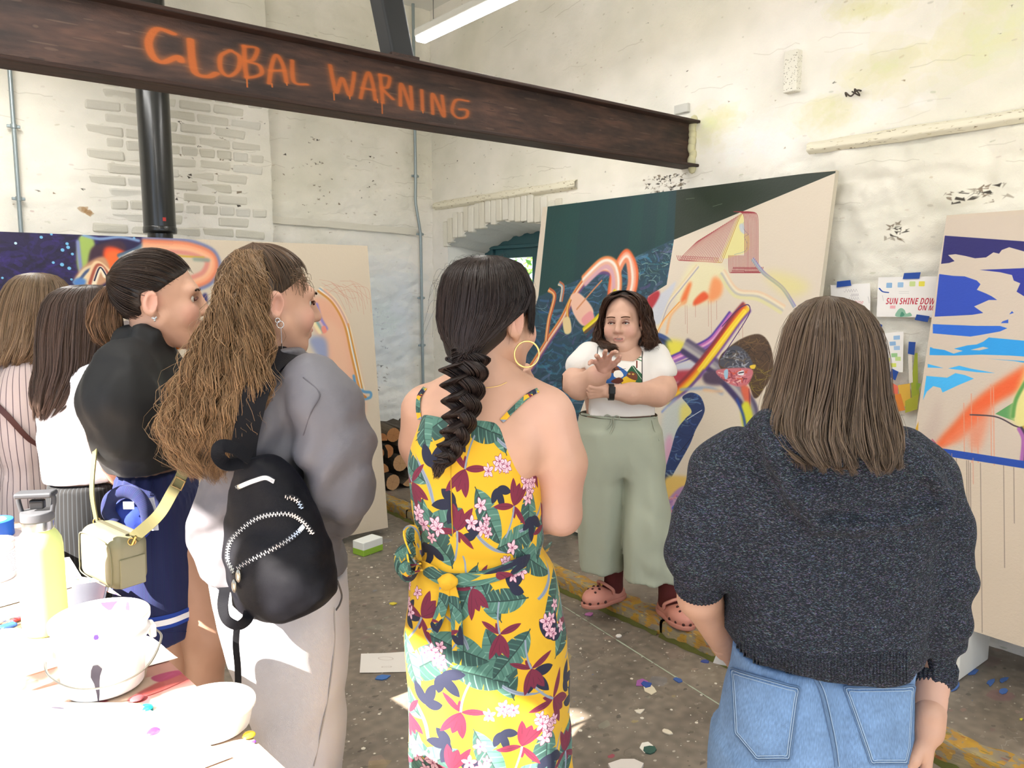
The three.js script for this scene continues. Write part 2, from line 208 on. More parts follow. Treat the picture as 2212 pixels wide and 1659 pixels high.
// ───────────────────────── steelwork, pipes ─────────────────────────
const rustTex = (seed) => noiseCanvas(512, 128, (u, v) => { const n = fbm(u * 18, v * 4, seed, 4), m = fbm(u * 60, v * 14, seed + 2, 3); return [62 + 46 * n + 22 * m, 44 + 30 * n + 16 * m, 38 + 22 * n + 12 * m]; });
const B0 = -0.9, B1 = XR + 0.12, BLO = 2.31, BHI = 2.566, BN = -2.85, BF = -2.98;
const webTex = canvasTex(2048, 128 * 2, (g, w, h) => {
  g.drawImage(rustTex(1.1), 0, 0, w, h); const R = mulberry(44);
  for (let i = 0; i < 260; i++) { g.fillStyle = ['rgba(90,64,52,.35)', 'rgba(30,22,20,.4)', 'rgba(140,120,105,.25)'][i % 3]; g.beginPath(); g.ellipse(R() * w, R() * h, 2 + R() * 22, 1 + R() * 4, 0, 0, 7); g.fill(); }
  const m = (px, py) => { const p = atZ(px, py, -2.905); return [(p.x - B0) / (B1 - B0) * w, (BHI - 0.012 - p.y) / (BHI - BLO - 0.024) * h]; };
  const L = [ // spray-painted strokes of GLOBAL WARNING, measured along the web
    [[375, 72], [340, 62], [322, 88], [330, 120], [352, 134], [385, 122], [392, 132]], [[412, 85], [416, 130], [424, 158], [450, 165], [468, 158]], [[500, 108], [478, 120], [478, 150], [495, 164], [515, 150], [518, 122], [498, 108]],
    [[528, 98], [530, 140], [534, 168]], [[528, 100], [556, 104], [548, 128], [534, 132], [560, 140], [566, 158], [548, 166], [534, 166]], [[582, 180], [588, 140], [598, 118], [612, 140], [620, 178]], [[586, 152], [614, 152]], [[632, 130], [636, 176], [664, 182]],
    [[714, 140], [720, 172], [728, 200], [740, 168], [756, 206], [764, 176], [766, 156]], [[780, 212], [790, 170], [798, 156], [806, 180], [812, 216]], [[784, 190], [808, 194]], [[822, 160], [826, 200], [828, 222]], [[822, 162], [842, 166], [838, 188], [826, 190], [850, 214]],
    [[866, 228], [868, 180], [890, 236], [888, 186]], [[912, 194], [914, 238]], [[936, 246], [936, 202], [960, 252], [956, 206]], [[1012, 218], [986, 216], [978, 240], [990, 254], [1008, 252], [1010, 238], [994, 236]],
  ];
  g.lineCap = g.lineJoin = 'round';
  for (const [lw, a, bl] of [[17, 0.18, 6], [12, 0.5, 3], [8, 0.9, 1]]) { g.filter = `blur(${bl}px)`; g.strokeStyle = `rgba(182,92,32,${a * 0.85})`; for (const s of L) { curve(g, s.map((p) => m(...p)), false); g.lineWidth = lw * (s[0][0] < 420 ? 1.5 : 1); g.stroke(); } }
  g.filter = 'none'; g.strokeStyle = 'rgba(188,98,36,.85)'; g.lineWidth = 3;
  for (const [x, y, l] of [[534, 170, 18], [588, 180, 8], [620, 178, 6], [722, 200, 16], [756, 206, 8], [826, 220, 28], [816, 214, 8], [914, 238, 6]]) { g.beginPath(); g.moveTo(...m(x, y)); g.lineTo(...m(x + 1, y + l)); g.stroke(); }
});
const mRust = new THREE.MeshPhysicalMaterial({ map: (() => { const t = new THREE.CanvasTexture(rustTex(3.3)); t.wrapS = t.wrapT = THREE.RepeatWrapping; t.colorSpace = THREE.SRGBColorSpace; return t; })(), roughness: 0.62, metalness: 0.25, bumpMap: fineBump, bumpScale: 0.003 });
{
  const b = struct('steel_beam', null, null, 'rusty steel beam sprayed with orange lettering GLOBAL WARNING', 'beam'), mid = (B0 + B1) / 2, len = B1 - B0, zc = (BN + BF) / 2;
  mesh('web', grid(1, 1, (s, t) => V(lerp(B0, B1, s), lerp(BLO + 0.012, BHI - 0.012, t), zc + 0.006)), new THREE.MeshPhysicalMaterial({ map: webTex, roughness: 0.62, metalness: 0.15, bumpMap: rep(fineBump, 8, 1), bumpScale: 0.003 }), b);
  mesh('web_back', box(len, BHI - BLO - 0.024, 0.01, mid, (BLO + BHI) / 2, zc), mRust, b);
  mesh('flange', rbox(len, 0.016, BN - BF, 0.005, mid, BHI - 0.008, zc), mRust, b); mesh('flange', rbox(len, 0.016, BN - BF, 0.005, mid, BLO + 0.008, zc), mRust, b);
  const s = thing('steel_strut', 'black square steel strut rising from the top of the beam', 'strut'); s.userData.kind = 'structure';
  const p0 = V(1.70, BHI - 0.004, zc), p1 = V(1.40, TOP + 0.02, zc), d = p1.clone().sub(p0), g = rbox(0.105, d.length(), 0.1, 0.012).translate(0, d.length() / 2, 0); g.applyQuaternion(new THREE.Quaternion().setFromUnitVectors(V(0, 1, 0), d.normalize())).translate(p0.x, p0.y, p0.z);
  mesh('post', g, mat(0x25272a, 0.55, { metalness: 0.3 }), s); mesh('weld_plate', box(0.13, 0.012, 0.12, 1.70, BHI + 0.006, zc), mRust, s);
  // mortar collar where the beam enters the wall
  mesh('mortar', join([0, 1, 2, 3, 4, 5, 6, 7].map((k) => { const g2 = new THREE.IcosahedronGeometry(0.035, 1).scale(0.6, 1, 0.7); return g2.translate(XR - 0.01 + 0.01 * noise(k, 1), lerp(BLO, BHI, k / 7), zc + 0.02 + 0.01 * noise(k, 4)); })), mat(0xcfc9a4, 0.95), b);
}
{
  const f = thing('stove_flue', 'black enamelled stove flue pipe hanging before the brick pier', 'flue', [1.302, 0, -5.2]), mk = mat(0x0d1013, 0.28, { clearcoat: 0.4, clearcoatRoughness: 0.2 });
  mesh('insulated_pipe', lathe([[0.094, 2.0], [0.094, TOP + 0.02]], 40), mk, f); mesh('collar', lathe([[0.07, 1.965], [0.097, 1.968], [0.099, 1.985], [0.097, 2.005], [0.094, 2.01]], 40), mk, f);
  mesh('lower_pipe', lathe([[0.074, 0.75], [0.074, 1.97]], 40), mk, f);
  mesh('stove_body', rbox(0.42, 0.62, 0.4, 0.02, 0, 0.44, 0), mat(0x1b1c1e, 0.6), f); for (const [sx, sz] of [[1, 1], [1, -1], [-1, 1], [-1, -1]]) mesh('leg', cyl(0.02, 0.026, V(sx * 0.16, 0.0, sz * 0.15), V(sx * 0.16, 0.14, sz * 0.15)), mk, f);
  mesh('paint_fleck', new THREE.CylinderGeometry(0.0955, 0.0955, 0.022, 6, 1, true, -0.05, 0.2).translate(0, 2.05, 0), mat(0xb02f2a, 0.6), f);
}
const mConduit = mat(0x9aa6aa, 0.4, { metalness: 0.6 });
for (const [pts, label, clips] of [
  [[[3.405, TOP], [3.405, 2.55], [3.40, 2.34], [3.445, 2.08], [3.447, 1.6], [3.45, PLAT]], 'grey metal conduit with a kink beside the corner by the teal door', [3.3, 2.55, 2.08, 1.55, 1.15]],
  [[[0.60, TOP], [0.60, 3], [0.595, 2], [0.59, 0]], 'straight grey metal conduit on the brick wall past the flue', [3.2, 2.58, 2.16, 1.4]],
]) {
  const c = thing('conduit', label, 'conduit', [0, 0, 0]), z = pts[0][0] > 3 ? ZB + 0.055 : ZB + 0.135;
  mesh('pipe', new THREE.TubeGeometry(new THREE.CatmullRomCurve3(pts.map(([x, y]) => V(x, y, z)), false, 'catmullrom', 0.1), 80, 0.0125, 10), mConduit, c);
  const at = (y) => { for (let i = 0; i < pts.length - 1; i++) if (y <= pts[i][1] && y >= pts[i + 1][1]) return lerp(pts[i + 1][0], pts[i][0], (y - pts[i + 1][1]) / (pts[i][1] - pts[i + 1][1])); return pts[0][0]; };
  for (const y of clips) mesh('saddle_clip', join([rbox(0.07, 0.018, 0.012, 0.004, at(y), y, z - 0.008), cyl(0.017, 0.017, V(at(y), y - 0.012, z), V(at(y), y + 0.012, z), 12)]), mConduit, c);
}
{ // wall fittings
  const mChip = new THREE.MeshPhysicalMaterial({ roughness: 0.85, map: canvasTex(128, 512, (g, w, h) => { g.fillStyle = '#e9e6db'; g.fillRect(0, 0, w, h); const R = mulberry(8); for (let i = 0; i < 60; i++) { g.fillStyle = ['#6b665c', '#8d877a', '#b7b1a2'][i % 3]; g.beginPath(); const x = R() * w, y = R() * h; for (let k = 0; k < 5; k++) g.lineTo(x + (R() - 0.5) * 22, y + (R() - 0.5) * 26); g.fill(); } }) });
  tag(mesh('wall_block', rbox(0.05, 0.2, 0.075, 0.006, XR - 0.02, 2.70, -2.27), mChip), 'white painted wooden block with chipped paint fixed high on plaster', 'block');
  tag(mesh('mounting_batten', rbox(0.03, 0.05, 0.1, 0.006, XR - 0.008, 2.648, -2.975), mWhite), 'small whitewashed batten stub above the end of the beam', 'batten');
  const band = (name, z0, z1, y0, y1, label) => { const n = 30, g = grid(60, 5, (s, t) => { const z = lerp(z0, z1, s); return V(XR - 0.022 - (t > 0.01 && t < 0.99 ? 0.008 : -0.02) + 0.003 * noise(z * 9, t * 3), lerp(y0, y1, t) + 0.006 * noise(z * 6, t, 3) + (y1 - y0) * 0, z); }, (s, t) => [s * (z1 - z0), t]); return struct(name, g, new THREE.MeshPhysicalMaterial({ roughness: 0.9, map: canvasTex(1024, 64, (c, w, h) => { c.fillStyle = '#ebe5d0'; c.fillRect(0, 0, w, h); const R = mulberry(n + z0 * 10); for (let i = 0; i < 70; i++) { c.fillStyle = ['#b9ad90', '#8e7f63', '#d8cfae', '#a49b86'][i % 4]; c.beginPath(); const x = R() * w, y = R() * h; for (let k = 0; k < 6; k++) c.lineTo(x + (R() - 0.5) * 36, y + (R() - 0.5) * 8); c.fill(); } }) }), label, 'trim'); };
  band('trim_2', -5.6, -3.85, 2.285, 2.352, 'flaking timber lintel strip above the teal glazed door');
  band('trim_3', -2.17, -0.7, 2.285, 2.345, 'flaking cream timber strip set in the wall over papers and canvas');
  const h = thing('wire_hook', 'twisted bit of dark wire sticking out of the plaster', 'wire', [XR - 0.01, 2.53, -1.945]);
  mesh('wire', join([tube([V(0.02, 0, -0.05), V(-0.03, 0.01, -0.03), V(-0.035, -0.012, 0), V(-0.02, 0.012, 0.02), V(-0.03, 0.004, 0.045)], 0.004, 30, 6), tube([V(0.02, 0.005, -0.01), V(-0.03, 0.018, 0.015), V(-0.01, -0.012, 0.03), V(-0.03, 0.01, 0.0)], 0.0035, 30, 6)]), mat(0x4a4038, 0.7), h);
}
// ───────────────────────── strip lights ─────────────────────────
function stripLight(x, y, z0, z1, label, power) {
  const zc = (z0 + z1) / 2, len = Math.abs(z1 - z0), o = thing('strip_light', label, 'light', [x, y, zc], 0, undefined);
  mesh('housing', rbox(0.075, 0.05, len, 0.012, 0, 0.035, 0), mat(0xdcdcd6, 0.5), o);
  mesh('diffuser', rbox(0.068, 0.03, len - 0.02, 0.01, 0, 0.0, 0), mat(0xffffff, 0.5, { emissive: new THREE.Color(1, 0.985, 0.95), emissiveIntensity: 19 }), o);
  for (const s of [-0.4, 0.4]) mesh('cable', cyl(0.002, 0.002, V(0, 0.06, s * len), V(0, TOP - y, s * len), 6), mat(0x555555, 0.5), o);
  const l = new THREE.RectAreaLight(new THREE.Color(1, 0.98, 0.94), power, 0.068, len - 0.02); l.position.set(x, y - 0.02, zc); l.rotation.x = -Math.PI / 2; scene.add(l);
}
stripLight(2.43, 3.03, -3.93, -2.43, 'glowing strip light hung over the rusty beam', 50);
stripLight(2.43, 3.03, -0.6, 0.9, 'glowing strip light hung beyond the beam', 30);
stripLight(0.3, 3.03, -2.4, -0.9, 'glowing strip light hung over the work table', 60);
stripLight(0.3, 3.03, 0.6, 2.1, 'glowing strip light hung by the barn doorway', 80);
stripLight(0.35, 3.03, -5.0, -3.5, 'glowing strip light hung between beam and brick wall', 80);
// ───────────────────────── teal glazed door and the garden behind it ─────────────────────────
{
  const d = struct('door_1', null, null, 'teal timber glazed door deep in the arched wall opening', 'door'), m = mat(0x2f5e66, 0.45), X = XR + 0.4;
  const bar = (z0, z1, y0, y1, t = 0.06) => rbox(t, y1 - y0, z1 - z0, 0.008, X, (y0 + y1) / 2, (z0 + z1) / 2, 1);
  mesh('frame', join([bar(-5.40, -5.27, 0.08, 2.0, 0.1), bar(-4.05, -3.93, 0.08, 2.0, 0.1), bar(-5.40, -3.93, 1.97, 2.2, 0.1), bar(-5.3, -4.0, 1.955, 1.985, 0.13)]), m, d);
  const pane = mat(0xffffff, 0.02, { transmission: 1, ior: 1.45 });
  for (const [z0, z1] of [[-5.26, -4.67], [-4.66, -4.06]]) {
    const leaf = new THREE.Group(); leaf.name = 'door_leaf'; d.add(leaf);
    const st = [[z0, z0 + 0.12, 0.1, 1.96], [z1 - 0.1, z1, 0.1, 1.96]]; for (const s of st) mesh('stile', bar(...s), m, leaf);
    for (const [y0, y1] of [[0.1, 0.5], [0.93, 0.975], [1.4, 1.44], [1.88, 1.96]]) mesh('rail', bar(z0, z1, y0, y1, 0.05), m, leaf);
    for (const [y0, y1] of [[0.5, 0.93], [0.975, 1.4], [1.44, 1.88]]) mesh('pane', box(0.004, y1 - y0, z1 - z0 - 0.2, X, (y0 + y1) / 2, (z0 + z1) / 2 + 0.01), pane, leaf);
  }
  struct('ground_outside', flat(-30, 40, -35, 30, -0.12, 2), mat([0.42, 0.42, 0.36], 0.95), 'pale gravel yard outside the studio', 'ground');
  const t = thing('tree', 'leafy green tree outside the teal glazed door', 'tree', [7.2, -0.12, -6.6]), R = mulberry(21), leaf = [], up = V(0, 1, 0);
  mesh('trunk', cyl(0.14, 0.07, V(0, 0, 0), V(0.2, 3.2, 0.1), 10), mat(0x51463a, 0.9), t);
  for (let k = 0; k < 3; k++) {
    const ix = [], p = [], col = [0x7fae3c, 0x5a8f33, 0x9cc653][k];
    for (let i = 0; i < 1600; i++) { const a = R() * 6.28, b = Math.acos(2 * R() - 1), q = 1.7 * Math.cbrt(R()), c = V(Math.sin(b) * Math.cos(a) * q, 2.4 + Math.cos(b) * q, Math.sin(b) * Math.sin(a) * q * 1.3), e1 = V(R() - 0.5, R() - 0.5, R() - 0.5).normalize().multiplyScalar(0.07), e2 = V(R() - 0.5, R() - 0.5, R() - 0.5).cross(e1).normalize().multiplyScalar(0.03), n = p.length / 3; for (const v of [c.clone().sub(e1), c.clone().add(e2), c.clone().add(e1), c.clone().sub(e2)]) p.push(v.x, v.y, v.z); ix.push(n, n + 1, n + 2, n, n + 2, n + 3); }
    const g = new THREE.BufferGeometry(); g.setAttribute('position', new THREE.Float32BufferAttribute(p, 3)); g.setIndex(ix); g.computeVertexNormals();
    mesh('foliage', g, mat(col, 0.8, { transmission: 0.4, side: THREE.DoubleSide }), t);
  }
  const hb = thing('garden_bench', 'white slatted garden bench outside the teal glazed door', 'bench', [5.9, -0.12, -5.55], 0.3), mb = mat(0xe8ecf0, 0.6);
  for (let i = 0; i < 4; i++) mesh('seat_slat', rbox(0.09, 0.02, 1.3, 0.005, -0.2 + i * 0.11, 0.45, 0), mb, hb); for (let i = 0; i < 3; i++) mesh('back_slat', rbox(0.02, 0.09, 1.3, 0.005, 0.22, 0.6 + i * 0.13, 0), mb, hb);
  for (const [x, z] of [[-0.2, -0.6], [-0.2, 0.6], [0.2, -0.6], [0.2, 0.6]]) mesh('leg', box(0.05, x > 0 ? 0.92 : 0.45, 0.05, x, x > 0 ? 0.46 : 0.225, z), mb, hb);
}
// ───────────────────────── canvases leaning in the room ─────────────────────────
function leaning(name, label, BL, BR, TL, depth, W, draw, sideColor = 0xd9d0c0) {
  const ux = BR.clone().sub(BL), uy = TL.clone().sub(BL), w = ux.length(), h = uy.length(), n = ux.clone().cross(uy).normalize(), Hh = Math.round(W * h / w);
  const m = (px, py) => { const r = sight(px, py), o = BL.clone().sub(V(0, EYE, 0)), k = o.dot(n) / r.dot(n), p = r.multiplyScalar(k).sub(o); return [p.dot(ux) / (w * w) * W, (1 - p.dot(uy) / (h * h)) * Hh]; };
  const tex = canvasTex(W, Hh, (g) => draw(g, m, W, Hh, W / w / 350)); tex.wrapS = tex.wrapT = THREE.ClampToEdgeWrapping;
  const o = thing(name, label, 'painting', [(BL.x + BR.x) / 2, BL.y, (BL.z + BR.z) / 2]);
  const c = V(o.position.x, o.position.y, o.position.z), L = (p) => p.clone().sub(c), e = n.clone().multiplyScalar(-depth);
  mesh('canvas', grid(1, 1, (s, t) => L(BL.clone().addScaledVector(ux, s).addScaledVector(uy, t))), new THREE.MeshPhysicalMaterial({ map: tex, roughness: 0.5, bumpMap: rep(fineBump, w * 4, h * 4), bumpScale: 0.0016 }), o);
  const q = [BL, BR, BR.clone().add(uy), TL].map((p) => L(p).addScaledVector(n, -0.0008)), b = q.map((p) => p.clone().add(e)), P = [], push = (a, b2, c2, d) => { for (const v of [a, b2, c2, a, c2, d]) P.push(v.x, v.y, v.z); };
  for (let i = 0; i < 4; i++) { const j = (i + 1) % 4; push(q[i], b[i], b[j], q[j]); } push(b[1], b[0], b[3], b[2]);
  const g = new THREE.BufferGeometry(); g.setAttribute('position', new THREE.Float32BufferAttribute(P, 3)); g.computeVertexNormals(); mesh('stretcher', g, mat(sideColor, 0.8), o);
  return o;
}
// paint tools working in the photograph's pixels, carried onto the canvas plane by m
function brushes(g, m, k) {
  const B = {
    fill(pts, col, blur = 0, smooth = true) { g.filter = blur ? `blur(${blur * k}px)` : 'none'; g.fillStyle = col; const q = pts.map((p) => m(...p)); if (smooth) curve(g, q, true); else { g.beginPath(); q.forEach((p) => g.lineTo(...p)); g.closePath(); } g.fill(); g.filter = 'none'; },
    line(pts, w, col, blur = 0) { g.filter = blur ? `blur(${blur * k}px)` : 'none'; g.strokeStyle = col; g.lineWidth = w * k; g.lineCap = g.lineJoin = 'round'; curve(g, pts.map((p) => m(...p))); g.stroke(); g.filter = 'none'; },
    limb(pts, w, cols) { // bands of colour side by side along a stroke
      const n = cols.length; pts = pts.map((p) => m(...p));
      const norm = pts.map((p, i) => { const a = pts[Math.max(0, i - 1)], b = pts[Math.min(pts.length - 1, i + 1)], d = Math.hypot(b[0] - a[0], b[1] - a[1]) || 1; return [-(b[1] - a[1]) / d, (b[0] - a[0]) / d]; });
      cols.forEach((c, j) => { const o = ((j + 0.5) / n - 0.5) * w * k; g.filter = `blur(${0.06 * w * k}px)`; g.strokeStyle = c; g.lineWidth = w * k / n * 1.5; g.lineCap = 'round'; curve(g, pts.map((p, i) => [p[0] + norm[i][0] * o, p[1] + norm[i][1] * o])); g.stroke(); }); g.filter = 'none';
    },
    drips(list, col, w = 1.5) { for (const [x, y, l] of list) { g.strokeStyle = col; g.lineWidth = w * k; g.beginPath(); g.moveTo(...m(x, y)); g.lineTo(...m(x + l * 0.01, y + l)); g.stroke(); } },
    strokes(n, seed, pick, cols, w0, w1, len, a) { const R = mulberry(seed); for (let i = 0; i < n; i++) { const [x, y] = pick(R), an = R() * 6.28, l = len * (0.4 + R()); g.globalAlpha = a * (0.3 + 0.7 * R()); g.strokeStyle = cols[Math.floor(R() * cols.length)]; g.lineWidth = (w0 + R() * (w1 - w0)) * k; g.lineCap = 'round'; const p = m(x, y), q = m(x + Math.cos(an) * l, y + Math.sin(an) * l * 0.6), r = m(x + Math.cos(an) * l * 0.5 + (R() - 0.5) * l * 0.8, y + Math.sin(an) * l * 0.4 + (R() - 0.5) * l * 0.8); g.beginPath(); g.moveTo(...p); g.quadraticCurveTo(...r, ...q); g.stroke(); } g.globalAlpha = 1; },
    clip(pts, fn) { g.save(); curve(g, pts.map((p) => m(...p)), true); g.clip(); fn(); g.restore(); },
    clipHard(pts, fn) { g.save(); g.beginPath(); pts.forEach((p) => g.lineTo(...m(...p))); g.closePath(); g.clip(); fn(); g.restore(); },
  };
  return B;
}
leaning('starry_painting', 'wide canvas of a purple starry night and a peach nude on beige', V(-0.2, 0.05, -4.40), V(2.425, 0.05, -4.40), V(-0.2, 1.905, -4.60), 0.04, 2048, (g, m, W, Hh, k0) => {
  const k = 2, b = brushes(g, m, k); g.fillStyle = '#cfc1ab'; g.fillRect(0, 0, W, Hh);
  b.fill([[-300, 440], [368, 506], [376, 526], [330, 560], [250, 610], [120, 700], [40, 800], [20, 880], [-60, 960], [-300, 1000]], '#1c1140', 0, false);
  b.strokes(260, 4, (R) => [R() * 340 - 120, 500 + R() * 160], ['#2b1a66', '#140b30', '#35207a', '#0f0926'], 3, 12, 70, 0.5);
  const R = mulberry(17); for (let i = 0; i < 95; i++) { const x = -120 + R() * 480, y = 497 + R() * 260; if (x > 170 && y > 505 + (x - 170) * 0.02 && x > 170 && y > 520) continue; const [u, v] = m(x, y); g.fillStyle = R() < 0.7 ? '#6fb4dc' : '#b9dcee'; g.beginPath(); g.arc(u, v, 4.5 + R() * 3, 0, 7); g.fill(); }
  // crouching figure against the night
  b.fill([[168, 520], [180, 508], [200, 514], [206, 540], [196, 566], [176, 590], [166, 570]], '#9db65a', 2); b.line([[168, 522], [172, 560], [176, 590]], 7, '#7d86b8', 1.5); b.line([[180, 508], [215, 516], [260, 512], [300, 520]], 6, '#7f9fc8', 1.5);
  b.fill([[196, 540], [226, 524], [260, 520], [272, 540], [240, 560], [206, 580], [190, 596]], '#3b2033', 2); b.fill([[224, 542], [248, 534], [284, 556], [292, 590], [270, 612], [236, 604]], '#e2491f', 3); b.fill([[228, 548], [250, 540], [268, 556], [250, 590], [232, 584]], '#f26a2b', 4);
  b.fill([[160, 606], [190, 568], [226, 556], [238, 600], [200, 622]], '#c2916c', 2); b.limb([[168, 614], [188, 588], [206, 580]], 16, ['#d8c4a0', '#46557a', '#e4cfa8']); b.limb([[196, 612], [212, 574], [232, 592]], 18, ['#e8c79c', '#a34f3b', '#efe0c4']); b.line([[204, 606], [216, 578], [230, 596]], 3, '#2b2440');
  b.limb([[262, 560], [300, 545], [320, 530]], 22, ['#49607a', '#8fa0a8', '#35485c', '#93a596']); b.fill([[156, 610], [170, 600], [186, 606], [176, 622]], '#4d7fc0', 2);
  b.limb([[312, 528], [360, 530], [410, 535], [452, 552], [460, 576], [446, 600], [420, 612]], 34, ['#6e7aa6', '#e0805a', '#f0a27a', '#efb58c', '#d88c7c']); b.line([[330, 540], [380, 552], [440, 556]], 4, '#caa53a', 1); b.line([[420, 560], [450, 562]], 8, '#8d9a8c', 2);
  b.fill([[378, 716], [398, 724], [404, 744], [392, 752], [376, 740]], '#f07a22', 2); b.fill([[436, 640], [446, 634], [448, 656], [440, 662]], '#2c2a66', 2);
  // standing peach figure
  b.fill([[640, 660], [690, 640], [735, 668], [762, 740], [776, 800], [790, 880], [770, 920], [740, 936], [712, 905], [700, 860], [706, 800], [694, 740], [668, 690]], '#dfa98c', 6); b.fill([[700, 690], [740, 720], [758, 800], [750, 860], [716, 850], [712, 760]], '#e3b496', 8);
  b.limb([[690, 625], [722, 652], [748, 700], [762, 760], [776, 820], [782, 842]], 15, ['#e6d6b4', '#8fa3b4', '#efe4d6', '#c98a3a']); b.line([[752, 700], [768, 770], [782, 838]], 4, '#c98b34', 0.6); b.line([[700, 626], [730, 660], [752, 704]], 5, '#e39b7c', 3);
  b.limb([[676, 660], [684, 690], [698, 714]], 26, ['#8c7fc0', '#d8b2b4', '#7fa09a', '#ead9a8']); b.fill([[694, 708], [702, 704], [706, 716], [698, 720]], '#e58a78', 1); b.fill([[668, 735], [690, 726], [706, 740], [710, 800], [716, 838], [700, 830], [690, 780]], '#8f98b8', 5);
  b.fill([[724, 905], [744, 870], [770, 850], [772, 880], [752, 910]], '#a9a6b4', 6); b.line([[764, 812], [770, 836], [786, 846], [800, 848], [800, 858], [788, 862]], 7, '#5d93b8', 1); b.line([[786, 860], [768, 880], [752, 895]], 4, '#a67a9c', 1); b.line([[772, 846], [790, 858]], 6, '#b5722a', 0.6);
  for (let i = 0; i < 5; i++) b.line([[784 - i * 4 + i * i, 870 + i], [778 - i * 2, 890], [772 + i * 6 - 8, 914 - i * 4]], 5.5, ['#b87728', '#d59a45', '#a9681f', '#c98a36', '#b87728'][i], 0.6);
  b.fill([[622, 760], [640, 758], [642, 790], [624, 794]], '#d99c84', 3);
  for (let i = 0; i < 16; i++) b.line([[690 + i * 5, 604 + (i * 37 % 30)], [720 + i * 5, 612 + (i * 53 % 34)], [742 + i * 4, 640 + (i * 29 % 40)]], 1.1, 'rgba(190,110,90,.4)');
  b.drips([[716, 925, 70], [722, 930, 130], [728, 932, 90], [735, 932, 160], [742, 930, 110], [748, 925, 200], [753, 920, 215], [731, 934, 60]], 'rgba(216,140,118,.6)', 2.2);
  b.fill([[-40, 960], [20, 900], [40, 1040], [10, 1140], [-60, 1150]], '#d9a86a', 14);
});
const P2 = { BL: V(3.21, 0.11, -4.12), BR: V(3.21, 0.11, -1.985), TL: V(3.525, 2.185, -4.12) };
leaning('tall_figures_painting', 'huge canvas with teal stripes, dark green wedge and tangled colourful figures', P2.BL, P2.BR, P2.TL, 0.03, 2048, (g, m, W, Hh) => {
  const k = 2, b = brushes(g, m, k); g.fillStyle = '#dccfbd'; g.fillRect(0, 0, W, Hh);
  const edge = [[1183, 446], [1464, 404], [1456, 517], [1375, 553], [1163, 640]];
  b.clipHard(edge, () => { b.fill([[1100, 400], [1500, 380], [1500, 700], [1100, 700]], '#173f41', 0, false); for (let i = 0; i < 150; i++) { const x = 1120 + i * 2.4, c = noise(i * 0.09, 3); b.line([[x + 14, 400], [x, 560], [x - 14, 700]], 1.1, c > 0 ? `rgba(24,84,74,${0.35 + c * 0.5})` : `rgba(20,44,66,${0.4 - c * 0.5})`); } });
  b.fill([[1462, 400], [1818, 368], [1456, 518]], '#232f24', 0, false); b.fill([[1480, 420], [1640, 408], [1600, 440], [1500, 480]], 'rgba(16,36,14,.5)', 14); b.line([[1560, 440], [1540, 446]], 1.4, '#5b6a55'); b.line([[1482, 430], [1500, 428]], 1.2, '#5b6a55');
  // churning water
  const water = [[1163, 640], [1375, 553], [1456, 517], [1440, 615], [1400, 640], [1390, 700], [1300, 760], [1250, 900], [1235, 1010], [1228, 1200], [1020, 1200], [1090, 880]];
  b.clipHard(water, () => {
    b.fill([[1000, 500], [1480, 480], [1480, 1300], [1000, 1300]], '#27485a', 0, false);
    b.strokes(900, 9, (R) => [1060 + R() * 400, 520 + R() * 620], ['#1c3346', '#2f6673', '#3f86a0', '#1a2b3c', '#5b8fb5', '#24404a', '#3b4a72', '#6d6a96'], 3, 11, 34, 0.6);
    b.strokes(420, 21, (R) => [1060 + R() * 400, 560 + R() * 560], ['#3f8fb0', '#2f7f8c', '#4a78b8', '#2c5f9c', '#16283a', '#5a4a80'], 3, 9, 26, 0.6); b.strokes(420, 10, (R) => [1060 + R() * 400, 560 + R() * 560], ['#a9c8cc', '#7fb0b8', '#c5cfe0', '#8f9fc4'], 0.6, 1.6, 26, 0.6);
    b.strokes(150, 12, (R) => [1360 + R() * 90, 520 + R() * 120], ['#6f9a94', '#9dbcb0', '#2a423f', '#1f3538'], 1, 3, 18, 0.7); b.strokes(120, 14, (R) => [1100 + R() * 120, 850 + R() * 240], ['#5a4a70', '#7f6f98', '#b09ab8', '#3a3052'], 2, 8, 40, 0.5);
  });
  b.line([[1163, 640], [1250, 610], [1375, 553], [1456, 517]], 2, '#1f4a52');
  // bathing limbs
  b.limb([[1128, 815], [1150, 790], [1185, 735], [1215, 690], [1240, 640], [1270, 600], [1300, 582], [1322, 590], [1326, 625], [1312, 660], [1290, 700]], 25, ['#e9a05a', '#d6632c', '#f4e6d4', '#efa27a', '#6d4a7c']);
  b.limb([[1322, 640], [1330, 590], [1352, 552], [1366, 580], [1366, 618], [1352, 660]], 36, ['#e86a3a', '#f3a98c', '#f6e8da', '#e98f6a']); b.limb([[1262, 606], [1300, 570], [1322, 572], [1332, 600], [1330, 640], [1316, 668]], 36, ['#e88a52', '#f7efe4', '#e9b49a', '#d9a7b2']);
  b.fill([[1232, 642], [1252, 634], [1282, 672], [1262, 704], [1240, 680]], '#eec0a8', 1.5); b.fill([[1256, 690], [1276, 672], [1284, 690], [1268, 706]], '#e79a9c', 1.5);
  b.limb([[1262, 714], [1290, 690], [1318, 655], [1330, 630]], 20, ['#d8c21e', '#f0dd3c', '#6a4a2c']); b.line([[1268, 728], [1300, 690], [1332, 650]], 4, '#4b2c4c', 1);
  b.limb([[1180, 735], [1186, 690], [1198, 640], [1186, 626]], 15, ['#d98a4c', '#efc48a', '#c0603a']); b.limb([[1212, 650], [1216, 620], [1208, 612]], 14, ['#e7cdb0', '#8fb0c0', '#b96a4a']); b.limb([[1228, 700], [1226, 670], [1232, 648]], 10, ['#e6a030', '#f0d47c', '#c06a30']); b.fill([[1216, 690], [1230, 686], [1234, 716], [1220, 720]], '#e6cf9a', 1.5);
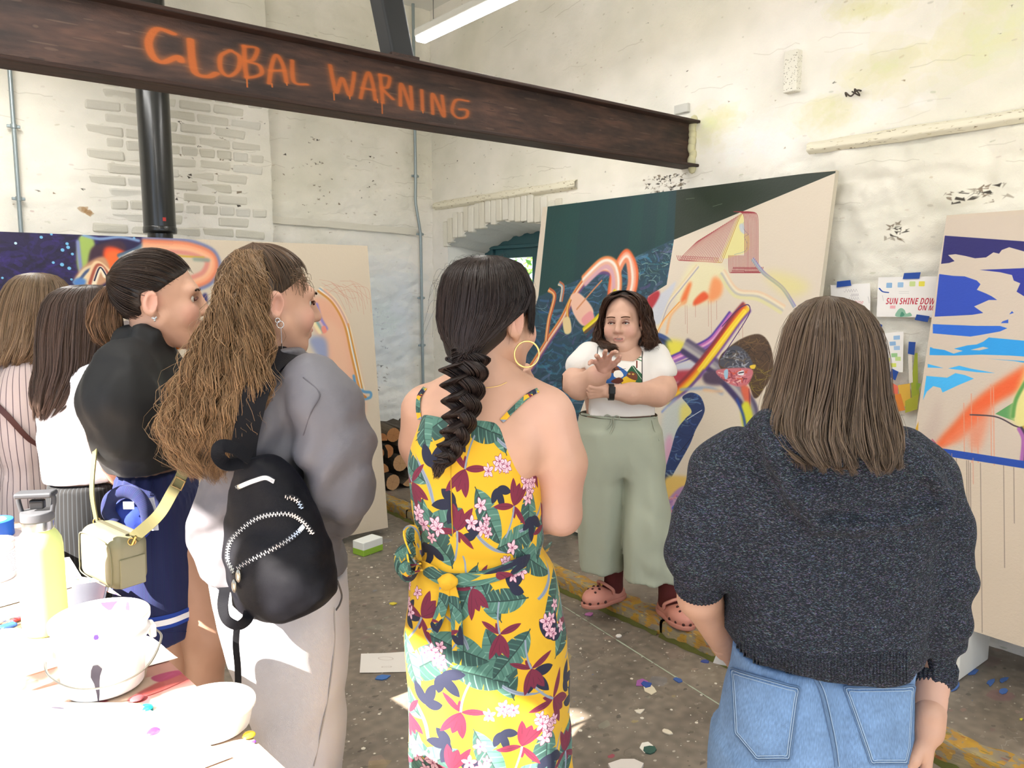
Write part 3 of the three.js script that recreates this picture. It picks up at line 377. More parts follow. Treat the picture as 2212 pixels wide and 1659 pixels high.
  b.line([[1246, 668], [1280, 628], [1300, 606]], 5, '#d4895c', 1); b.limb([[1130, 815], [1124, 780], [1132, 740], [1150, 690]], 15, ['#b99bb8', '#e7dfe2', '#7faab0']);
  b.fill([[1228, 920], [1238, 915], [1246, 990], [1232, 1010]], '#ee7a5a', 2);
  // seated pale figure with ruled red hair
  b.fill([[1596, 470], [1606, 466], [1608, 500], [1618, 510], [1616, 540], [1590, 552], [1560, 556], [1580, 510]], '#e3da98', 1); b.fill([[1597, 486], [1606, 484], [1610, 505], [1600, 500]], '#c6cad0', 1); b.line([[1606, 480], [1606, 494], [1616, 506], [1608, 512], [1614, 526], [1610, 542], [1586, 550]], 1.2, '#9aa2a8');
  for (let i = 0; i < 25; i++) { const t = i / 24, sx = 1605 - 95 * t, sy = 459 + 60 * t, ex = 1559 - 88 * t, ey = 564 - 5 * t; b.line([[sx, sy], [lerp(sx, ex, 0.25), lerp(sy, ey, 0.2)], [ex + 4, ey - 6], [ex - 1, ey + 3], [ex - 6, ey + 2], [ex - 9, ey - 7]], 1.5, t > 0.12 ? '#9c2630' : '#b3762c'); }
  for (let i = 0; i < 23; i++) { const x = 1574 + i * 2.9, y0 = x < 1608 ? 552 : 458 + (1640 - x) * 0.1; b.line(x < 1608 ? [[x, y0], [x, 576], [x + 2, 588], [x + 7, 588], [x + 11, 577]] : [[x - 24, 457], [x - 8, 459], [x - 2, 466], [x, 490], [x, 576], [x + 2, 588], [x + 7, 588], [x + 11, 577]], 1.5, '#962a38'); }
  b.fill([[1494, 570], [1560, 572], [1570, 610], [1540, 650], [1490, 660], [1460, 650]], '#e6ddb4', 8); b.limb([[1506, 575], [1470, 620], [1440, 660], [1420, 720]], 12, ['#b0a9b0', '#e9dcc0', '#e2d1a8']); b.fill([[1412, 650], [1440, 625], [1460, 610], [1440, 660], [1424, 700], [1408, 690]], '#c9cbd4', 3); b.fill([[1398, 645], [1420, 628], [1424, 640], [1404, 670]], '#b02f3c', 3);
  b.fill([[1470, 650], [1486, 614], [1494, 612], [1486, 640], [1480, 656]], '#e8743c', 4); b.fill([[1540, 600], [1560, 610], [1556, 640], [1530, 650]], '#ef9a62', 5); b.fill([[1500, 648], [1520, 630], [1530, 644], [1500, 660]], '#e6592c', 3); b.line([[1440, 720], [1450, 680], [1480, 650]], 7, '#eab078', 3); b.limb([[1420, 720], [1436, 690], [1468, 654]], 6, ['#e39a4c', '#f0c48c']);
  b.limb([[1560, 590], [1590, 632], [1640, 640], [1690, 668]], 22, ['#e6c9a8', '#e9dcc0', '#c2bdb2', '#ddd6a4']); b.limb([[1626, 560], [1650, 590], [1690, 622], [1716, 662]], 8, ['#8f88b8', '#a8abb8', '#9aa0ac']); b.fill([[1650, 590], [1700, 592], [1750, 620], [1700, 640]], 'rgba(226,216,110,.45)', 10);
  b.drips([[1484, 660, 60], [1480, 660, 40], [1502, 655, 30], [1536, 650, 70], [1530, 650, 55], [1548, 650, 40], [1604, 700, 30], [1596, 690, 34]], 'rgba(176,112,92,.55)', 1.4);
  // tangle of legs and the brown-haired head
  b.limb([[1430, 770], [1446, 745], [1424, 730], [1410, 735]], 22, ['#2b3f70', '#1e2e52', '#38508a']); b.fill([[1440, 736], [1480, 742], [1470, 776], [1450, 772]], '#e6dc50', 6);
  b.limb([[1436, 784], [1480, 764], [1530, 740], [1556, 712], [1580, 680]], 22, ['#5a3fa0', '#c06ab8', '#e7a9d0', '#8a5ab0']); b.line([[1450, 790], [1500, 770], [1550, 736], [1575, 690], [1610, 660]], 4, '#3d2a86', 1);
  b.fill([[1436, 795], [1500, 780], [1530, 800], [1480, 830], [1438, 832]], '#c9cdda', 5); b.fill([[1440, 806], [1500, 800], [1510, 818], [1440, 826]], '#b23a4c', 4); b.limb([[1480, 748], [1540, 790], [1590, 840], [1618, 880], [1625, 920]], 40, ['#5d5570', '#8d8894', '#b3aeae', '#3f3460']); b.fill([[1520, 805], [1560, 800], [1560, 830], [1524, 828]], '#50405a', 4);
  b.fill([[1596, 735], [1640, 722], [1664, 748], [1670, 800], [1650, 840], [1630, 860], [1610, 820], [1560, 800], [1556, 770]], '#4f3a2a', 1); const hd = [[1596, 735], [1640, 722], [1664, 748], [1670, 800], [1650, 840], [1630, 860], [1610, 820], [1560, 800], [1556, 770]]; b.clip(hd, () => { b.strokes(160, 30, (R) => [1565 + R() * 95, 730 + R() * 60], ['#6d5138', '#3c2a1e', '#7d6238', '#2c2018'], 1, 2.5, 26, 0.8); b.strokes(60, 31, (R) => [1622 + R() * 34, 790 + R() * 55], ['#8a7a2c', '#57442a', '#a3912f'], 1, 2, 22, 0.8); });
  b.fill([[1556, 790], [1562, 766], [1586, 746], [1612, 760], [1626, 790], [1600, 800]], '#4a4c58', 1); b.clip([[1556, 790], [1562, 766], [1586, 746], [1612, 760], [1626, 790], [1600, 800]], () => b.strokes(70, 33, (R) => [1562 + R() * 56, 758 + R() * 36], ['#8d93a2', '#2a2c36', '#b9bcc4', '#6b5f52'], 1, 4, 14, 0.9));
  b.fill([[1548, 800], [1620, 796], [1622, 820], [1604, 836], [1570, 826]], '#c9727c', 1); b.clip([[1548, 800], [1620, 796], [1622, 820], [1604, 836], [1570, 826]], () => b.strokes(70, 34, (R) => [1552 + R() * 64, 800 + R() * 28], ['#e39aa0', '#8e3a4c', '#f0c4bc', '#5e2c40', '#d8573f'], 1, 4, 12, 0.9)); b.fill([[1564, 802], [1572, 798], [1572, 816], [1566, 818]], '#9fc4dc', 0.6); b.fill([[1594, 804], [1606, 800], [1606, 810], [1596, 810]], '#e8e6ea', 0.6); b.line([[1596, 806], [1606, 804]], 3, '#2c2030'); b.fill([[1620, 790], [1632, 788], [1630, 796], [1622, 796]], '#e6c23c', 0.5);
  b.fill([[1600, 836], [1618, 838], [1620, 880], [1610, 870]], '#d8664c', 3); b.line([[1618, 840], [1620, 920]], 2, '#8a3040');
  b.limb([[1612, 664], [1590, 690], [1540, 760], [1490, 820], [1440, 866]], 34, ['#6a3c9a', '#f2cf2c', '#f7c825', '#ef9a1f', '#d9541f', '#8a2c3a']); b.limb([[1608, 672], [1570, 720], [1510, 800]], 10, ['#f8de4c', '#f6d030']); b.line([[1560, 705], [1590, 672], [1614, 658], [1620, 672], [1606, 700], [1560, 770]], 2.4, '#4b2a66'); b.line([[1434, 872], [1480, 846], [1520, 800]], 6, '#6b4f86', 2); b.line([[1430, 890], [1460, 860]], 5, '#4a6ad0', 2);
  b.fill([[1600, 880], [1618, 870], [1630, 930], [1620, 970], [1606, 930]], '#d8d83c', 3); b.line([[1592, 862], [1606, 900], [1614, 950]], 7, '#27489a', 2); b.line([[1560, 850], [1530, 838], [1470, 842]], 7, '#8fa3c4', 3); b.line([[1520, 842], [1560, 846]], 6, '#e7b98a', 3);
  b.fill([[1430, 900], [1470, 860], [1490, 880], [1480, 960], [1450, 1030], [1432, 1040]], '#c9d0cc', 8); b.fill([[1470, 880], [1492, 876], [1494, 916], [1474, 950]], '#e6dc7c', 6); b.fill([[1436, 960], [1450, 940], [1456, 990], [1440, 1020]], '#d9a8c4', 6);
  const navy = [[1474, 858], [1492, 848], [1512, 856], [1522, 880], [1518, 900], [1502, 930], [1490, 960], [1462, 1010], [1440, 1046], [1436, 1020], [1450, 970], [1462, 930], [1480, 905], [1494, 890], [1484, 872]]; b.fill(navy, '#22386a', 0.6); b.clip(navy, () => b.strokes(120, 40, (R) => [1430 + R() * 95, 846 + R() * 200], ['#16264c', '#3f62a0', '#5f86b8', '#1c2f5c', '#7a93a8'], 1.5, 6, 24, 0.75)); b.line([[1484, 906], [1516, 886]], 2, '#c9d4e4'); b.line([[1470, 975], [1498, 940]], 2, '#121c3c');
  b.fill([[1436, 1036], [1470, 1028], [1500, 1040], [1490, 1090], [1440, 1100]], '#e3bf6a', 4); b.fill([[1440, 1090], [1476, 1050], [1496, 1080], [1490, 1160], [1446, 1170]], '#b088b4', 2); b.strokes(60, 44, (R) => [1442 + R() * 46, 1070 + R() * 90], ['#e07a86', '#4a62c0', '#d8c890', '#8f6fb0', '#c69ac0'], 2, 6, 16, 0.85); b.fill([[1452, 1096], [1462, 1090], [1466, 1106], [1456, 1110]], '#3457c4', 0.5);
}, 0xcfc6b4);
const P3 = { BL: V(3.25, 0.27, -1.483), BR: V(3.25, 0.27, 0.55), TL: V(3.55, 1.937, -1.483) };
leaning('blue_sky_painting', 'pinkish beige canvas with cut-out blue sky shapes and an orange streak', P3.BL, P3.BR, P3.TL, 0.04, 2048, (g, m, W, Hh) => {
  const k = 2.2, b = brushes(g, m, k); g.fillStyle = '#d0c0ac'; g.fillRect(0, 0, W, Hh);
  b.fill([[2040, 470], [2600, 440], [2600, 1060], [2212, 1010], [1975, 965]], '#cdbeae', 4, false);
  const sky = (pts, c) => b.fill(pts, c, 0, false);
  sky([[2041, 509], [2400, 535], [2400, 552], [2212, 543], [2180, 534], [2164, 540], [2158, 548], [2146, 545], [2130, 556], [2106, 558], [2086, 553], [2064, 549], [2048, 551], [2062, 564], [2050, 568], [2033, 570]], '#1a1466');
  sky([[2116, 583], [2240, 578], [2400, 590], [2400, 640], [2212, 640], [2196, 630], [2204, 612], [2190, 606], [2186, 594], [2160, 588]], '#1d2a94');
  sky([[2029, 592], [2060, 596], [2084, 597], [2110, 606], [2118, 614], [2110, 626], [2130, 634], [2142, 640], [2154, 648], [2136, 648], [2118, 656], [2104, 662], [2124, 676], [2100, 680], [2064, 682], [2019, 684]], '#1f45b4');
  sky([[2190, 676], [2186, 672], [2180, 679]], '#2456c0'); sky([[2166, 694], [2178, 690], [2178, 698], [2162, 698]], '#2456c0');
  sky([[2015, 700], [2034, 701], [2110, 704], [2160, 704], [2176, 709], [2160, 716], [2116, 724], [2096, 727], [2060, 724], [2015, 720]], '#1b64cf');
  sky([[2009, 750], [2020, 752], [2050, 756], [2090, 746], [2110, 744], [2124, 738], [2136, 729], [2212, 736], [2400, 750], [2400, 800], [2212, 770], [2180, 768], [2120, 766], [2060, 768], [2008, 767]], '#1f9ae4'); sky([[2012, 752], [2036, 747], [2080, 758], [2060, 764], [2040, 756]], '#cdbeae'); sky([[2096, 756], [2124, 749], [2136, 752], [2116, 757]], '#cdbeae');
  sky([[2134, 775], [2212, 780], [2400, 800], [2400, 815], [2190, 780]], '#2aa2e6'); sky([[2004, 786], [2038, 795], [2004, 794]], '#3aaeee'); sky([[2048, 796], [2072, 790], [2096, 796], [2150, 806], [2110, 804]], '#3aaeee'); sky([[2100, 782], [2176, 788]], '#3aaeee');
  sky([[2001, 812], [2046, 816], [2064, 806], [2084, 810], [2104, 818], [2070, 832], [2036, 848], [2032, 838], [2016, 834], [2002, 846], [1994, 864]], '#3fb2f0');
  // orange streak, green wedge, drips
  b.fill([[2020, 960], [2060, 915], [2100, 870], [2150, 830], [2230, 780], [2300, 740], [2300, 800], [2190, 850], [2140, 880], [2100, 920], [2040, 965]], '#e8602c', 5); b.fill([[2090, 900], [2140, 880], [2120, 960], [2100, 970]], 'rgba(235,120,80,.6)', 6); b.fill([[2036, 958], [2060, 930], [2090, 905], [2080, 950]], 'rgba(236,130,90,.7)', 5);
  b.drips([[2082, 870, 110], [2098, 850, 150], [2140, 830, 160], [2146, 835, 170], [2112, 900, 100]], 'rgba(222,150,120,.75)', 2); sky([[2150, 894], [2188, 870], [2192, 910]], '#5b9a5a'); b.fill([[2186, 900], [2204, 830], [2230, 780], [2240, 900], [2212, 930]], '#e2d98c', 5); b.line([[2188, 900], [2196, 860], [2230, 800]], 6, '#5f9a4c', 1); b.line([[2096, 896], [2150, 900], [2188, 918], [2208, 932], [2214, 990]], 2.6, '#4c3d44'); b.limb([[2206, 925], [2216, 950], [2212, 1000]], 12, ['#c8a22c', '#3b2f46', '#a864a8']);
  sky([[1976, 930], [1984, 910], [1983, 945], [1986, 962], [1974, 962]], '#c99c2c'); for (const [x, r] of [[1983, 2], [1992, 3], [2001, 4], [2014, 9]]) sky([[x - r, 958], [x, 958 - r * 1.2], [x + r, 958]], '#a03458');
  b.fill([[1990, 950], [2010, 900], [2030, 860], [2030, 930], [2010, 960]], 'rgba(190,170,158,.6)', 6, true);
  sky([[1973, 959], [2500, 1040], [2500, 1066], [2212, 1012], [1972, 974]], '#1747a6');
  b.drips([[1982, 978, 60], [2000, 980, 50], [2012, 980, 70], [2066, 990, 180], [2088, 995, 150], [2092, 995, 120], [2118, 1000, 366], [2096, 1000, 300], [2168, 1006, 220], [2190, 1010, 120]], 'rgba(120,105,96,.6)', 1.6); b.drips([[2050, 980, 60], [2056, 980, 42], [2102, 990, 55]], 'rgba(210,140,120,.5)', 2);
}, 0xd2c7b6);
{ // pale blocks under the sky canvas and the ledge behind it
  const mb = mat(0xe6e2d8, 0.8);
  for (const z of [-1.23, -0.2]) tag(mesh('support_block', rbox(0.3, 0.185, 0.14, 0.008, 3.31, PLAT + 0.0935, z), mb), z < -1 ? 'white block under the corner of the blue sky canvas' : 'white block hidden farther along under the blue sky canvas', 'block');
  tag(mesh('support_block', join([rbox(0.12, 0.03, 0.3, 0.006, 3.36, PLAT + 0.015, -3.9), rbox(0.12, 0.03, 0.3, 0.006, 3.36, PLAT + 0.015, -2.2)].slice(0, 1)), mb), 'thin white block under the huge tangled figures canvas', 'block');
  tag(mesh('support_block', rbox(0.12, 0.03, 0.3, 0.006, 3.36, PLAT + 0.015, -2.2), mb), 'second thin white block under the huge canvas toward the papers', 'block');
  const l = thing('wall_box', 'small white plastic box mounted on the wall below the papers', 'box', [XR - 0.03, 0.86, -1.56]); mesh('body', rbox(0.07, 0.14, 0.19, 0.012, 0, 0, 0), mat(0xf1efe9, 0.5), l); mesh('lid_lip', rbox(0.078, 0.012, 0.2, 0.004, 0, 0.07, 0), mat(0xf4f2ee, 0.5), l);
}
// ───────────────────────── papers taped to the wall ─────────────────────────
const mTape = mat(0x1c4aa0, 0.6);
function wallPaper(name, label, corners, draw, tapes, cat = 'paper') { // corners measured: top-left, top-right, bottom-right, bottom-left
  const X = XR - 0.03, q = corners.map(([x, y]) => atX(x, y, X)), c = q.reduce((a, b) => a.clone().add(b)).multiplyScalar(0.25), o = thing(name, label, cat, [c.x, c.y, c.z]);
  const W = 512, Hh = 512, m = (px, py) => { const p = atX(px, py, X), u = q[1].z - q[0].z, v = q[0].y - q[3].y; return [(p.z - q[0].z) / u * W, (q[0].y - p.y) / v * Hh]; };
  const tex = canvasTex(W, Hh, (g) => { g.fillStyle = '#f0edea'; g.fillRect(0, 0, W, Hh); draw?.(g, m); });
  const at = (s, t) => { const a = q[3].clone().lerp(q[2], s), b = q[0].clone().lerp(q[1], s), p = a.lerp(b, t).sub(c); p.x -= 0.004 * (noise(s * 3, t * 3, c.z) + 0.5) + 0.006 * Math.pow(Math.abs(s - 0.5) * 2, 3) * (1 - t); return p; };
  mesh('sheet', grid(12, 12, at), new THREE.MeshPhysicalMaterial({ map: tex, roughness: 0.85, side: THREE.DoubleSide }), o);
  for (const t of tapes) { const tq = t.map(([x, y]) => atX(x, y, X - 0.009).sub(c)); mesh('tape', grid(6, 2, (s, u) => tq[3].clone().lerp(tq[2], s).lerp(tq[0].clone().lerp(tq[1], s), u).add(V(-0.001 * Math.sin(s * 3), 0, 0))), mTape, o); }
  return o;
}
wallPaper('sketch_paper', 'white sheet with faint pencil text under one blue tape, beside huge canvas', [[1795, 616], [1880, 612], [1882, 712], [1798, 716]], (g, m) => { g.strokeStyle = 'rgba(120,110,120,.45)'; g.lineWidth = 4; for (const [x, y, l] of [[1822, 630, 30], [1836, 640, 18], [1828, 648, 26]]) { g.beginPath(); g.moveTo(...m(x, y)); for (let i = 1; i < 12; i++) g.lineTo(m(x + l * i / 11, y)[0], m(x, y + (i % 2 ? 3 : -3))[1]); g.stroke(); } g.fillStyle = 'rgba(214,80,90,.6)'; g.font = 'italic 58px sans-serif'; g.save(); g.translate(...m(1822, 660)); g.fillText('Sunshine', 0, 0); g.restore(); g.strokeStyle = 'rgba(90,90,100,.5)'; g.beginPath(); g.moveTo(...m(1873, 645)); g.lineTo(...m(1875, 660)); g.stroke(); }, [[[1808, 608], [1837, 605], [1839, 617], [1807, 621]]]);
wallPaper('lyric_paper', 'white sheet lettered SUN SHINE DOWN in red with blue and yellow swatches', [[1898, 599], [2025, 597], [2018, 686], [1895, 684]], (g, m) => {
  const sw = (x, y, c) => { const [u, v] = m(x, y), [u2, v2] = m(x + 12, y + 11); g.fillStyle = c; g.beginPath(); g.roundRect(u, v, u2 - u, v2 - v, 8); g.fill(); };
  sw(1915, 611, '#8fb6dc'); sw(1940, 610, '#9cc0e2'); sw(1966, 608, '#c9db96'); sw(1986, 608, '#eee25a'); g.strokeStyle = '#c6495a'; g.lineWidth = 7; g.lineCap = 'round';
  g.font = 'italic bold 74px sans-serif'; g.fillStyle = '#c43a4e'; const put = (s, x, y, sx, sy) => { g.save(); g.translate(...m(x, y)); g.scale(sx, sy); g.fillText(s, 0, 0); g.restore(); }; put('SUN SHINE DOWN', 1912, 657, 0.74, 1.5); put('ON ME', 1982, 671, 0.7, 1.2);
  g.strokeStyle = 'rgba(110,110,120,.6)'; g.lineWidth = 2; for (const y of [630, 634]) { g.beginPath(); g.moveTo(...m(1942, y)); g.lineTo(...m(1964, y)); g.stroke(); } g.beginPath(); g.moveTo(...m(1906, 638)); g.lineTo(...m(1908, 650)); g.stroke();
  g.fillStyle = 'rgba(236,160,170,.8)'; g.fillRect(...m(1922, 660), 50, 40); g.fillStyle = '#8fbda4'; curve(g, [[1935, 684], [1938, 672], [1946, 666], [1954, 670], [1958, 678], [1966, 676], [1968, 684]].map((p) => m(...p)), true); g.fill(); g.fillStyle = '#4f8f78'; curve(g, [[1944, 684], [1948, 674], [1954, 680], [1950, 684]].map((p) => m(...p)), true); g.fill();
  g.strokeStyle = '#1c4aa0'; g.lineWidth = 14; curve(g, [[1900, 623], [1907, 630], [1919, 632]].map((p) => m(...p))); g.stroke();
}, [[[1953, 590], [1989, 588], [1986, 602], [1950, 603]], [[1980, 679], [2008, 683], [2004, 696], [1976, 691]]]);
wallPaper('swatch_paper', 'white sheet with blue and green watercolour swatches, blue tape at two corners', [[1888, 722], [1952, 716], [1952, 804], [1896, 802]], (g, m) => { for (const [x, y, c] of [[1930, 731, '#9cc0e4'], [1920, 742, '#8fb4dc'], [1928, 752, '#a8c8ea'], [1921, 766, '#9cc990'], [1903, 774, '#e8e48a'], [1929, 774, '#c4dc90'], [1917, 786, '#d9e26a']]) { const [u, v] = m(x, y), [a, b] = m(x + 13, y + 9); g.fillStyle = c; g.beginPath(); g.roundRect(u, v, a - u, b - v, 6); g.fill(); } }, [[[1891, 694], [1906, 702], [1898, 738], [1887, 732]], [[1927, 796], [1941, 803], [1934, 822], [1919, 812]]]);
{ // torn strip of painted colour hanging from its own tape
  const X = XR - 0.035, c0 = atX(1955, 840, X), o = thing('painted_strip', 'rainbow painted paper scrap hanging from blue tape below the swatches', 'paper', [c0.x, c0.y, c0.z]);
  const piece = (pts, col) => { const s = new THREE.Shape(pts.map(([x, y]) => { const p = atX(x, y, X).sub(c0); return new THREE.Vector2(p.z, p.y); })), g = new THREE.ShapeGeometry(s); g.rotateY(-Math.PI / 2); mesh('painted_patch', g.translate(0.0005 * o.children.length * -1, 0, 0), mat(col, 0.8, { side: THREE.DoubleSide }), o); };
  piece([[1976, 764], [1982, 762], [1983, 830], [1986, 850], [1980, 884], [1970, 872], [1968, 830], [1972, 800]], 0xa5b23a); piece([[1962, 765], [1970, 765], [1972, 826], [1964, 828]], 0xe9e2d4); piece([[1910, 830], [1924, 825], [1926, 850], [1908, 846]], 0xdb4a3c); piece([[1924, 825], [1940, 834], [1940, 852], [1926, 850]], 0xe9705a); piece([[1940, 832], [1966, 828], [1968, 870], [1950, 880], [1944, 860]], 0xe6b84a); piece([[1932, 852], [1946, 850], [1956, 886], [1926, 892]], 0xe58a3a); piece([[1956, 866], [1986, 850], [1982, 884], [1956, 892]], 0xb3b43c); piece([[1980, 826], [1990, 829], [1986, 840], [1980, 842]], 0x8fae3c);
  const tq = [[1963, 738], [1978, 739], [1975, 767], [1961, 764]].map(([x, y]) => atX(x, y, X - 0.006).sub(c0)); mesh('tape', grid(2, 4, (s, u) => tq[3].clone().lerp(tq[2], s).lerp(tq[0].clone().lerp(tq[1], s), u)), mTape, o);
}
// ───────────────────────── firewood, box, papers and scraps on the floor ─────────────────────────
{
  const R = mulberry(33), bark = [0x4c4236, 0x5a4d3c, 0x3f382f].map((c) => mat(c, 0.95, { bumpMap: fineBump, bumpScale: 0.02 }));
  const endT = canvasTex(256, 256, (g) => { g.fillStyle = '#c79a6c'; g.fillRect(0, 0, 256, 256); for (let r = 118; r > 4; r -= 7) { g.strokeStyle = r % 2 ? 'rgba(160,112,70,.5)' : 'rgba(214,172,128,.6)'; g.lineWidth = 3; g.beginPath(); g.ellipse(128, 128, r, r * 0.95, 0, 0, 7); g.stroke(); } g.strokeStyle = 'rgba(110,70,40,.4)'; for (let i = 0; i < 7; i++) { const a = R() * 6.28; g.beginPath(); g.moveTo(128, 128); g.lineTo(128 + Math.cos(a) * 110, 128 + Math.sin(a) * 110); g.stroke(); } });
  const ends = [0xffffff, 0xf0d8c0, 0xe4c4a4].map((c) => new THREE.MeshPhysicalMaterial({ map: endT, color: c, roughness: 0.85 }));
  const S = [[2.86, 0.065, 0.062, 0], [3.005, 0.065, 0.06, 1], [3.16, 0.065, 0.065, 0], [2.72, 0.06, 0.06, 0], [2.79, 0.185, 0.06, 2], [2.94, 0.2, 0.064, 0], [3.09, 0.19, 0.066, 0], [3.24, 0.2, 0.06, 1], [2.845, 0.315, 0.05, 1], [2.98, 0.325, 0.066, 2], [3.13, 0.32, 0.06, 0], [2.75, 0.31, 0.043, 0], [2.9, 0.44, 0.056, 0], [3.03, 0.445, 0.06, 1], [3.17, 0.44, 0.055, 0], [2.8, 0.42, 0.045, 2]];
  for (const [x, y, r, kind] of S) {
    const o = thing('firewood_log', ['sawn round firewood log with bark in the stack by the corner', 'split half-round firewood log in the stack by the corner', 'split wedge of firewood in the stack by the corner'][kind], 'log', [x, PLAT + y, -5.3], 0, ['round firewood logs stacked by the corner', 'half-round firewood logs stacked by the corner', 'wedge firewood stacked by the corner'][kind]);
    o.rotation.set(rr(-0.05, 0.05, R), rr(-0.12, 0.12, R), kind ? R() * 6.28 : R() * 6.28);
    const arc = [6.283, 3.5, 1.9][kind], n = 14, out = []; if (kind) out.push([0, kind === 2 ? -r * 0.7 : -r * 0.35]); for (let i = 0; i < (kind ? n + 1 : n); i++) { const a = i / n * arc + (kind ? Math.PI / 2 - arc / 2 : 0), q = r * (kind ? 1.05 : 1) * (1 + 0.07 * noise(Math.cos(a) * 2 + x * 9, Math.sin(a) * 2 + y * 9)); out.push([Math.cos(a) * q, Math.sin(a) * q - (kind ? r * 0.4 : 0)]); }
    const sh = new THREE.Shape(out.map((p) => new THREE.Vector2(...p))), len = 0.34 + R() * 0.06;
    mesh('wood', new THREE.ExtrudeGeometry(sh, { depth: len, bevelEnabled: false, curveSegments: 4 }).translate(0, 0, -len / 2), bark[Math.floor(R() * 3)], o);
    const eg = new THREE.ShapeGeometry(sh), p = eg.attributes.position, uv = eg.attributes.uv; for (let i = 0; i < p.count; i++) uv.setXY(i, 0.5 + p.getX(i) / r * 0.45, 0.5 + p.getY(i) / r * 0.45);
    mesh('sawn_end', eg.translate(0, 0, len / 2 + 0.001), ends[Math.floor(R() * 3)], o);
  }
}
{
  const b = thing('packet_box', 'small white and green cardboard box on the floor by the canvas foot', 'box', [2.16, 0, -4.18], 0.25); mesh('carton', rbox(0.16, 0.05, 0.1, 0.005, 0, 0.062, 0), mat(0xe9ece8, 0.6), b); mesh('green_band', rbox(0.161, 0.042, 0.101, 0.005, 0, 0.021, 0), mat(0x8fb83a, 0.6), b);
  const sheet = (name, label, pts, col, seed, lift = 0.002, extra) => { const q = pts.map(([x, y]) => atY(x, y, 0)), c = q.reduce((a, p) => a.clone().add(p)).multiplyScalar(1 / q.length), o = mesh(name, grid(8, 8, (s, t) => q[3].clone().lerp(q[2], s).lerp(q[0].clone().lerp(q[1], s), t).sub(c).add(V(0, lift + 0.003 * (noise(s * 3, t * 3, seed) + 0.4), 0))), mat(col, 0.85, { side: THREE.DoubleSide, ...extra })); o.position.copy(c); return tag(o, label, 'paper'); };
  const sketch = canvasTex(256, 256, (g) => { g.fillStyle = '#d9d4ce'; g.fillRect(0, 0, 256, 256); g.strokeStyle = 'rgba(140,120,110,.5)'; g.lineWidth = 3; g.beginPath(); g.ellipse(110, 80, 34, 20, 0.4, 0, 7); g.stroke(); g.beginPath(); g.roundRect(95, 180, 40, 16, 4); g.stroke(); });
  sheet('floor_paper', 'plain sheet of paper with a faint sketch lying on the concrete', [[780, 1414], [905, 1408], [905, 1452], [777, 1455]], 0xffffff, 1, 0.002, { map: sketch });
  const R = mulberry(77), scrap = (px, py, r, col, name, label, cat, flatness = 0.004) => { const c = atY(px, py, 0), n = 6 + Math.floor(R() * 3), s = new THREE.Shape(); for (let i = 0; i < n; i++) { const a = i / n * 6.28, q = r * (0.6 + 0.7 * R()); s[i ? 'lineTo' : 'moveTo'](Math.cos(a) * q * 1.3, Math.sin(a) * q); } const g = new THREE.ExtrudeGeometry(s, { depth: flatness, bevelEnabled: false }); g.rotateX(-Math.PI / 2); g.rotateY(R() * 6.28); const o = mesh(name, g, mat(col, 0.8)); o.position.set(c.x, 0.0005, c.z); return tag(o, label, cat, null); };
  scrap(1395, 1480, 0.02, 0x2f4e9a, 'paint_chip', 'round blue paint blob on a cream scrap on the floor', 'paint chip', 0.006); scrap(1405, 1490, 0.03, 0xd8cdb4, 'paper_scrap', 'cream torn scrap under the round blue paint blob', 'scrap', 0.003); scrap(1390, 1476, 0.03, 0x9a5a9a, 'paint_chip', 'purple paint skin around the round blue blob', 'paint chip', 0.002);
  scrap(1463, 1470, 0.018, 0x3b5b9c, 'tape_scrap', 'blue tape scrap on bare concrete between kerb and jeans', 'scrap'); scrap(1523, 1430, 0.015, 0x3b4b8c, 'tape_scrap', 'tiny dark blue scrap close to the kerb', 'scrap'); scrap(1382, 1538, 0.016, 0xd9d0c0, 'paper_scrap', 'white torn chip halfway to the sun patch', 'scrap'); scrap(1440, 1582, 0.016, 0xd6ccb8, 'paper_scrap', 'cream torn chip beside the denim leg', 'scrap'); scrap(1404, 1622, 0.022, 0x2f5248, 'paint_chip', 'dark green paint skin lying by a white scrap', 'paint chip'); scrap(1400, 1615, 0.03, 0xe4e0d8, 'paper_scrap', 'white curled scrap beneath the dark green paint skin', 'scrap', 0.002); scrap(1336, 1375, 0.014, 0xeae6de, 'paper_scrap', 'white folded chip on the chalk line', 'scrap', 0.006); scrap(1272, 1328, 0.018, 0xb06aa0, 'paint_chip', 'pink purple paint skin close to the yellow dress', 'paint chip'); scrap(825, 1465, 0.03, 0x3f6aa8, 'tape_scrap', 'blue tape curl by the edge of the sketch sheet', 'scrap'); scrap(848, 1305, 0.02, 0xc9b83c, 'paint_chip', 'yellow paint chip behind the sketch sheet', 'paint chip'); scrap(732, 1592, 0.018, 0xc99a90, 'paint_chip', 'pink paint chip by the pale trouser hem', 'paint chip');
  for (const [px, py, r, l] of [[2100, 1450, 0.045, 'long blue tape scrap under the sky canvas'], [2140, 1475, 0.035, 'bent blue tape scrap between two longer ones'], [2060, 1525, 0.04, 'jagged blue tape scrap by the bare arm'], [2165, 1510, 0.03, 'blue tape scrap with a pale fold'], [2163, 1535, 0.03, 'stubby blue tape scrap on the walkway edge'], [2202, 1600, 0.012, 'tiny yellow scrap by the blue tape shreds']]) { const c = atY(px, py, px > 2090 && py < 1500 ? PLAT : 0), o = scrap(px, py, r * 0.6, l.includes('yellow') ? 0xc9c23c : 0x3d5f9c, 'tape_scrap', l, 'scrap', 0.002); o.position.set(c.x, c.x > 2.72 ? PLAT + 0.001 : 0.001, c.z); o.scale.set(1.6, 1, 0.5); }
  scrap(1356, 1664, 0.05, 0xd9d2cc, 'paper_scrap', 'large pale crumpled scrap in front of the sunlit patch', 'scrap', 0.012);
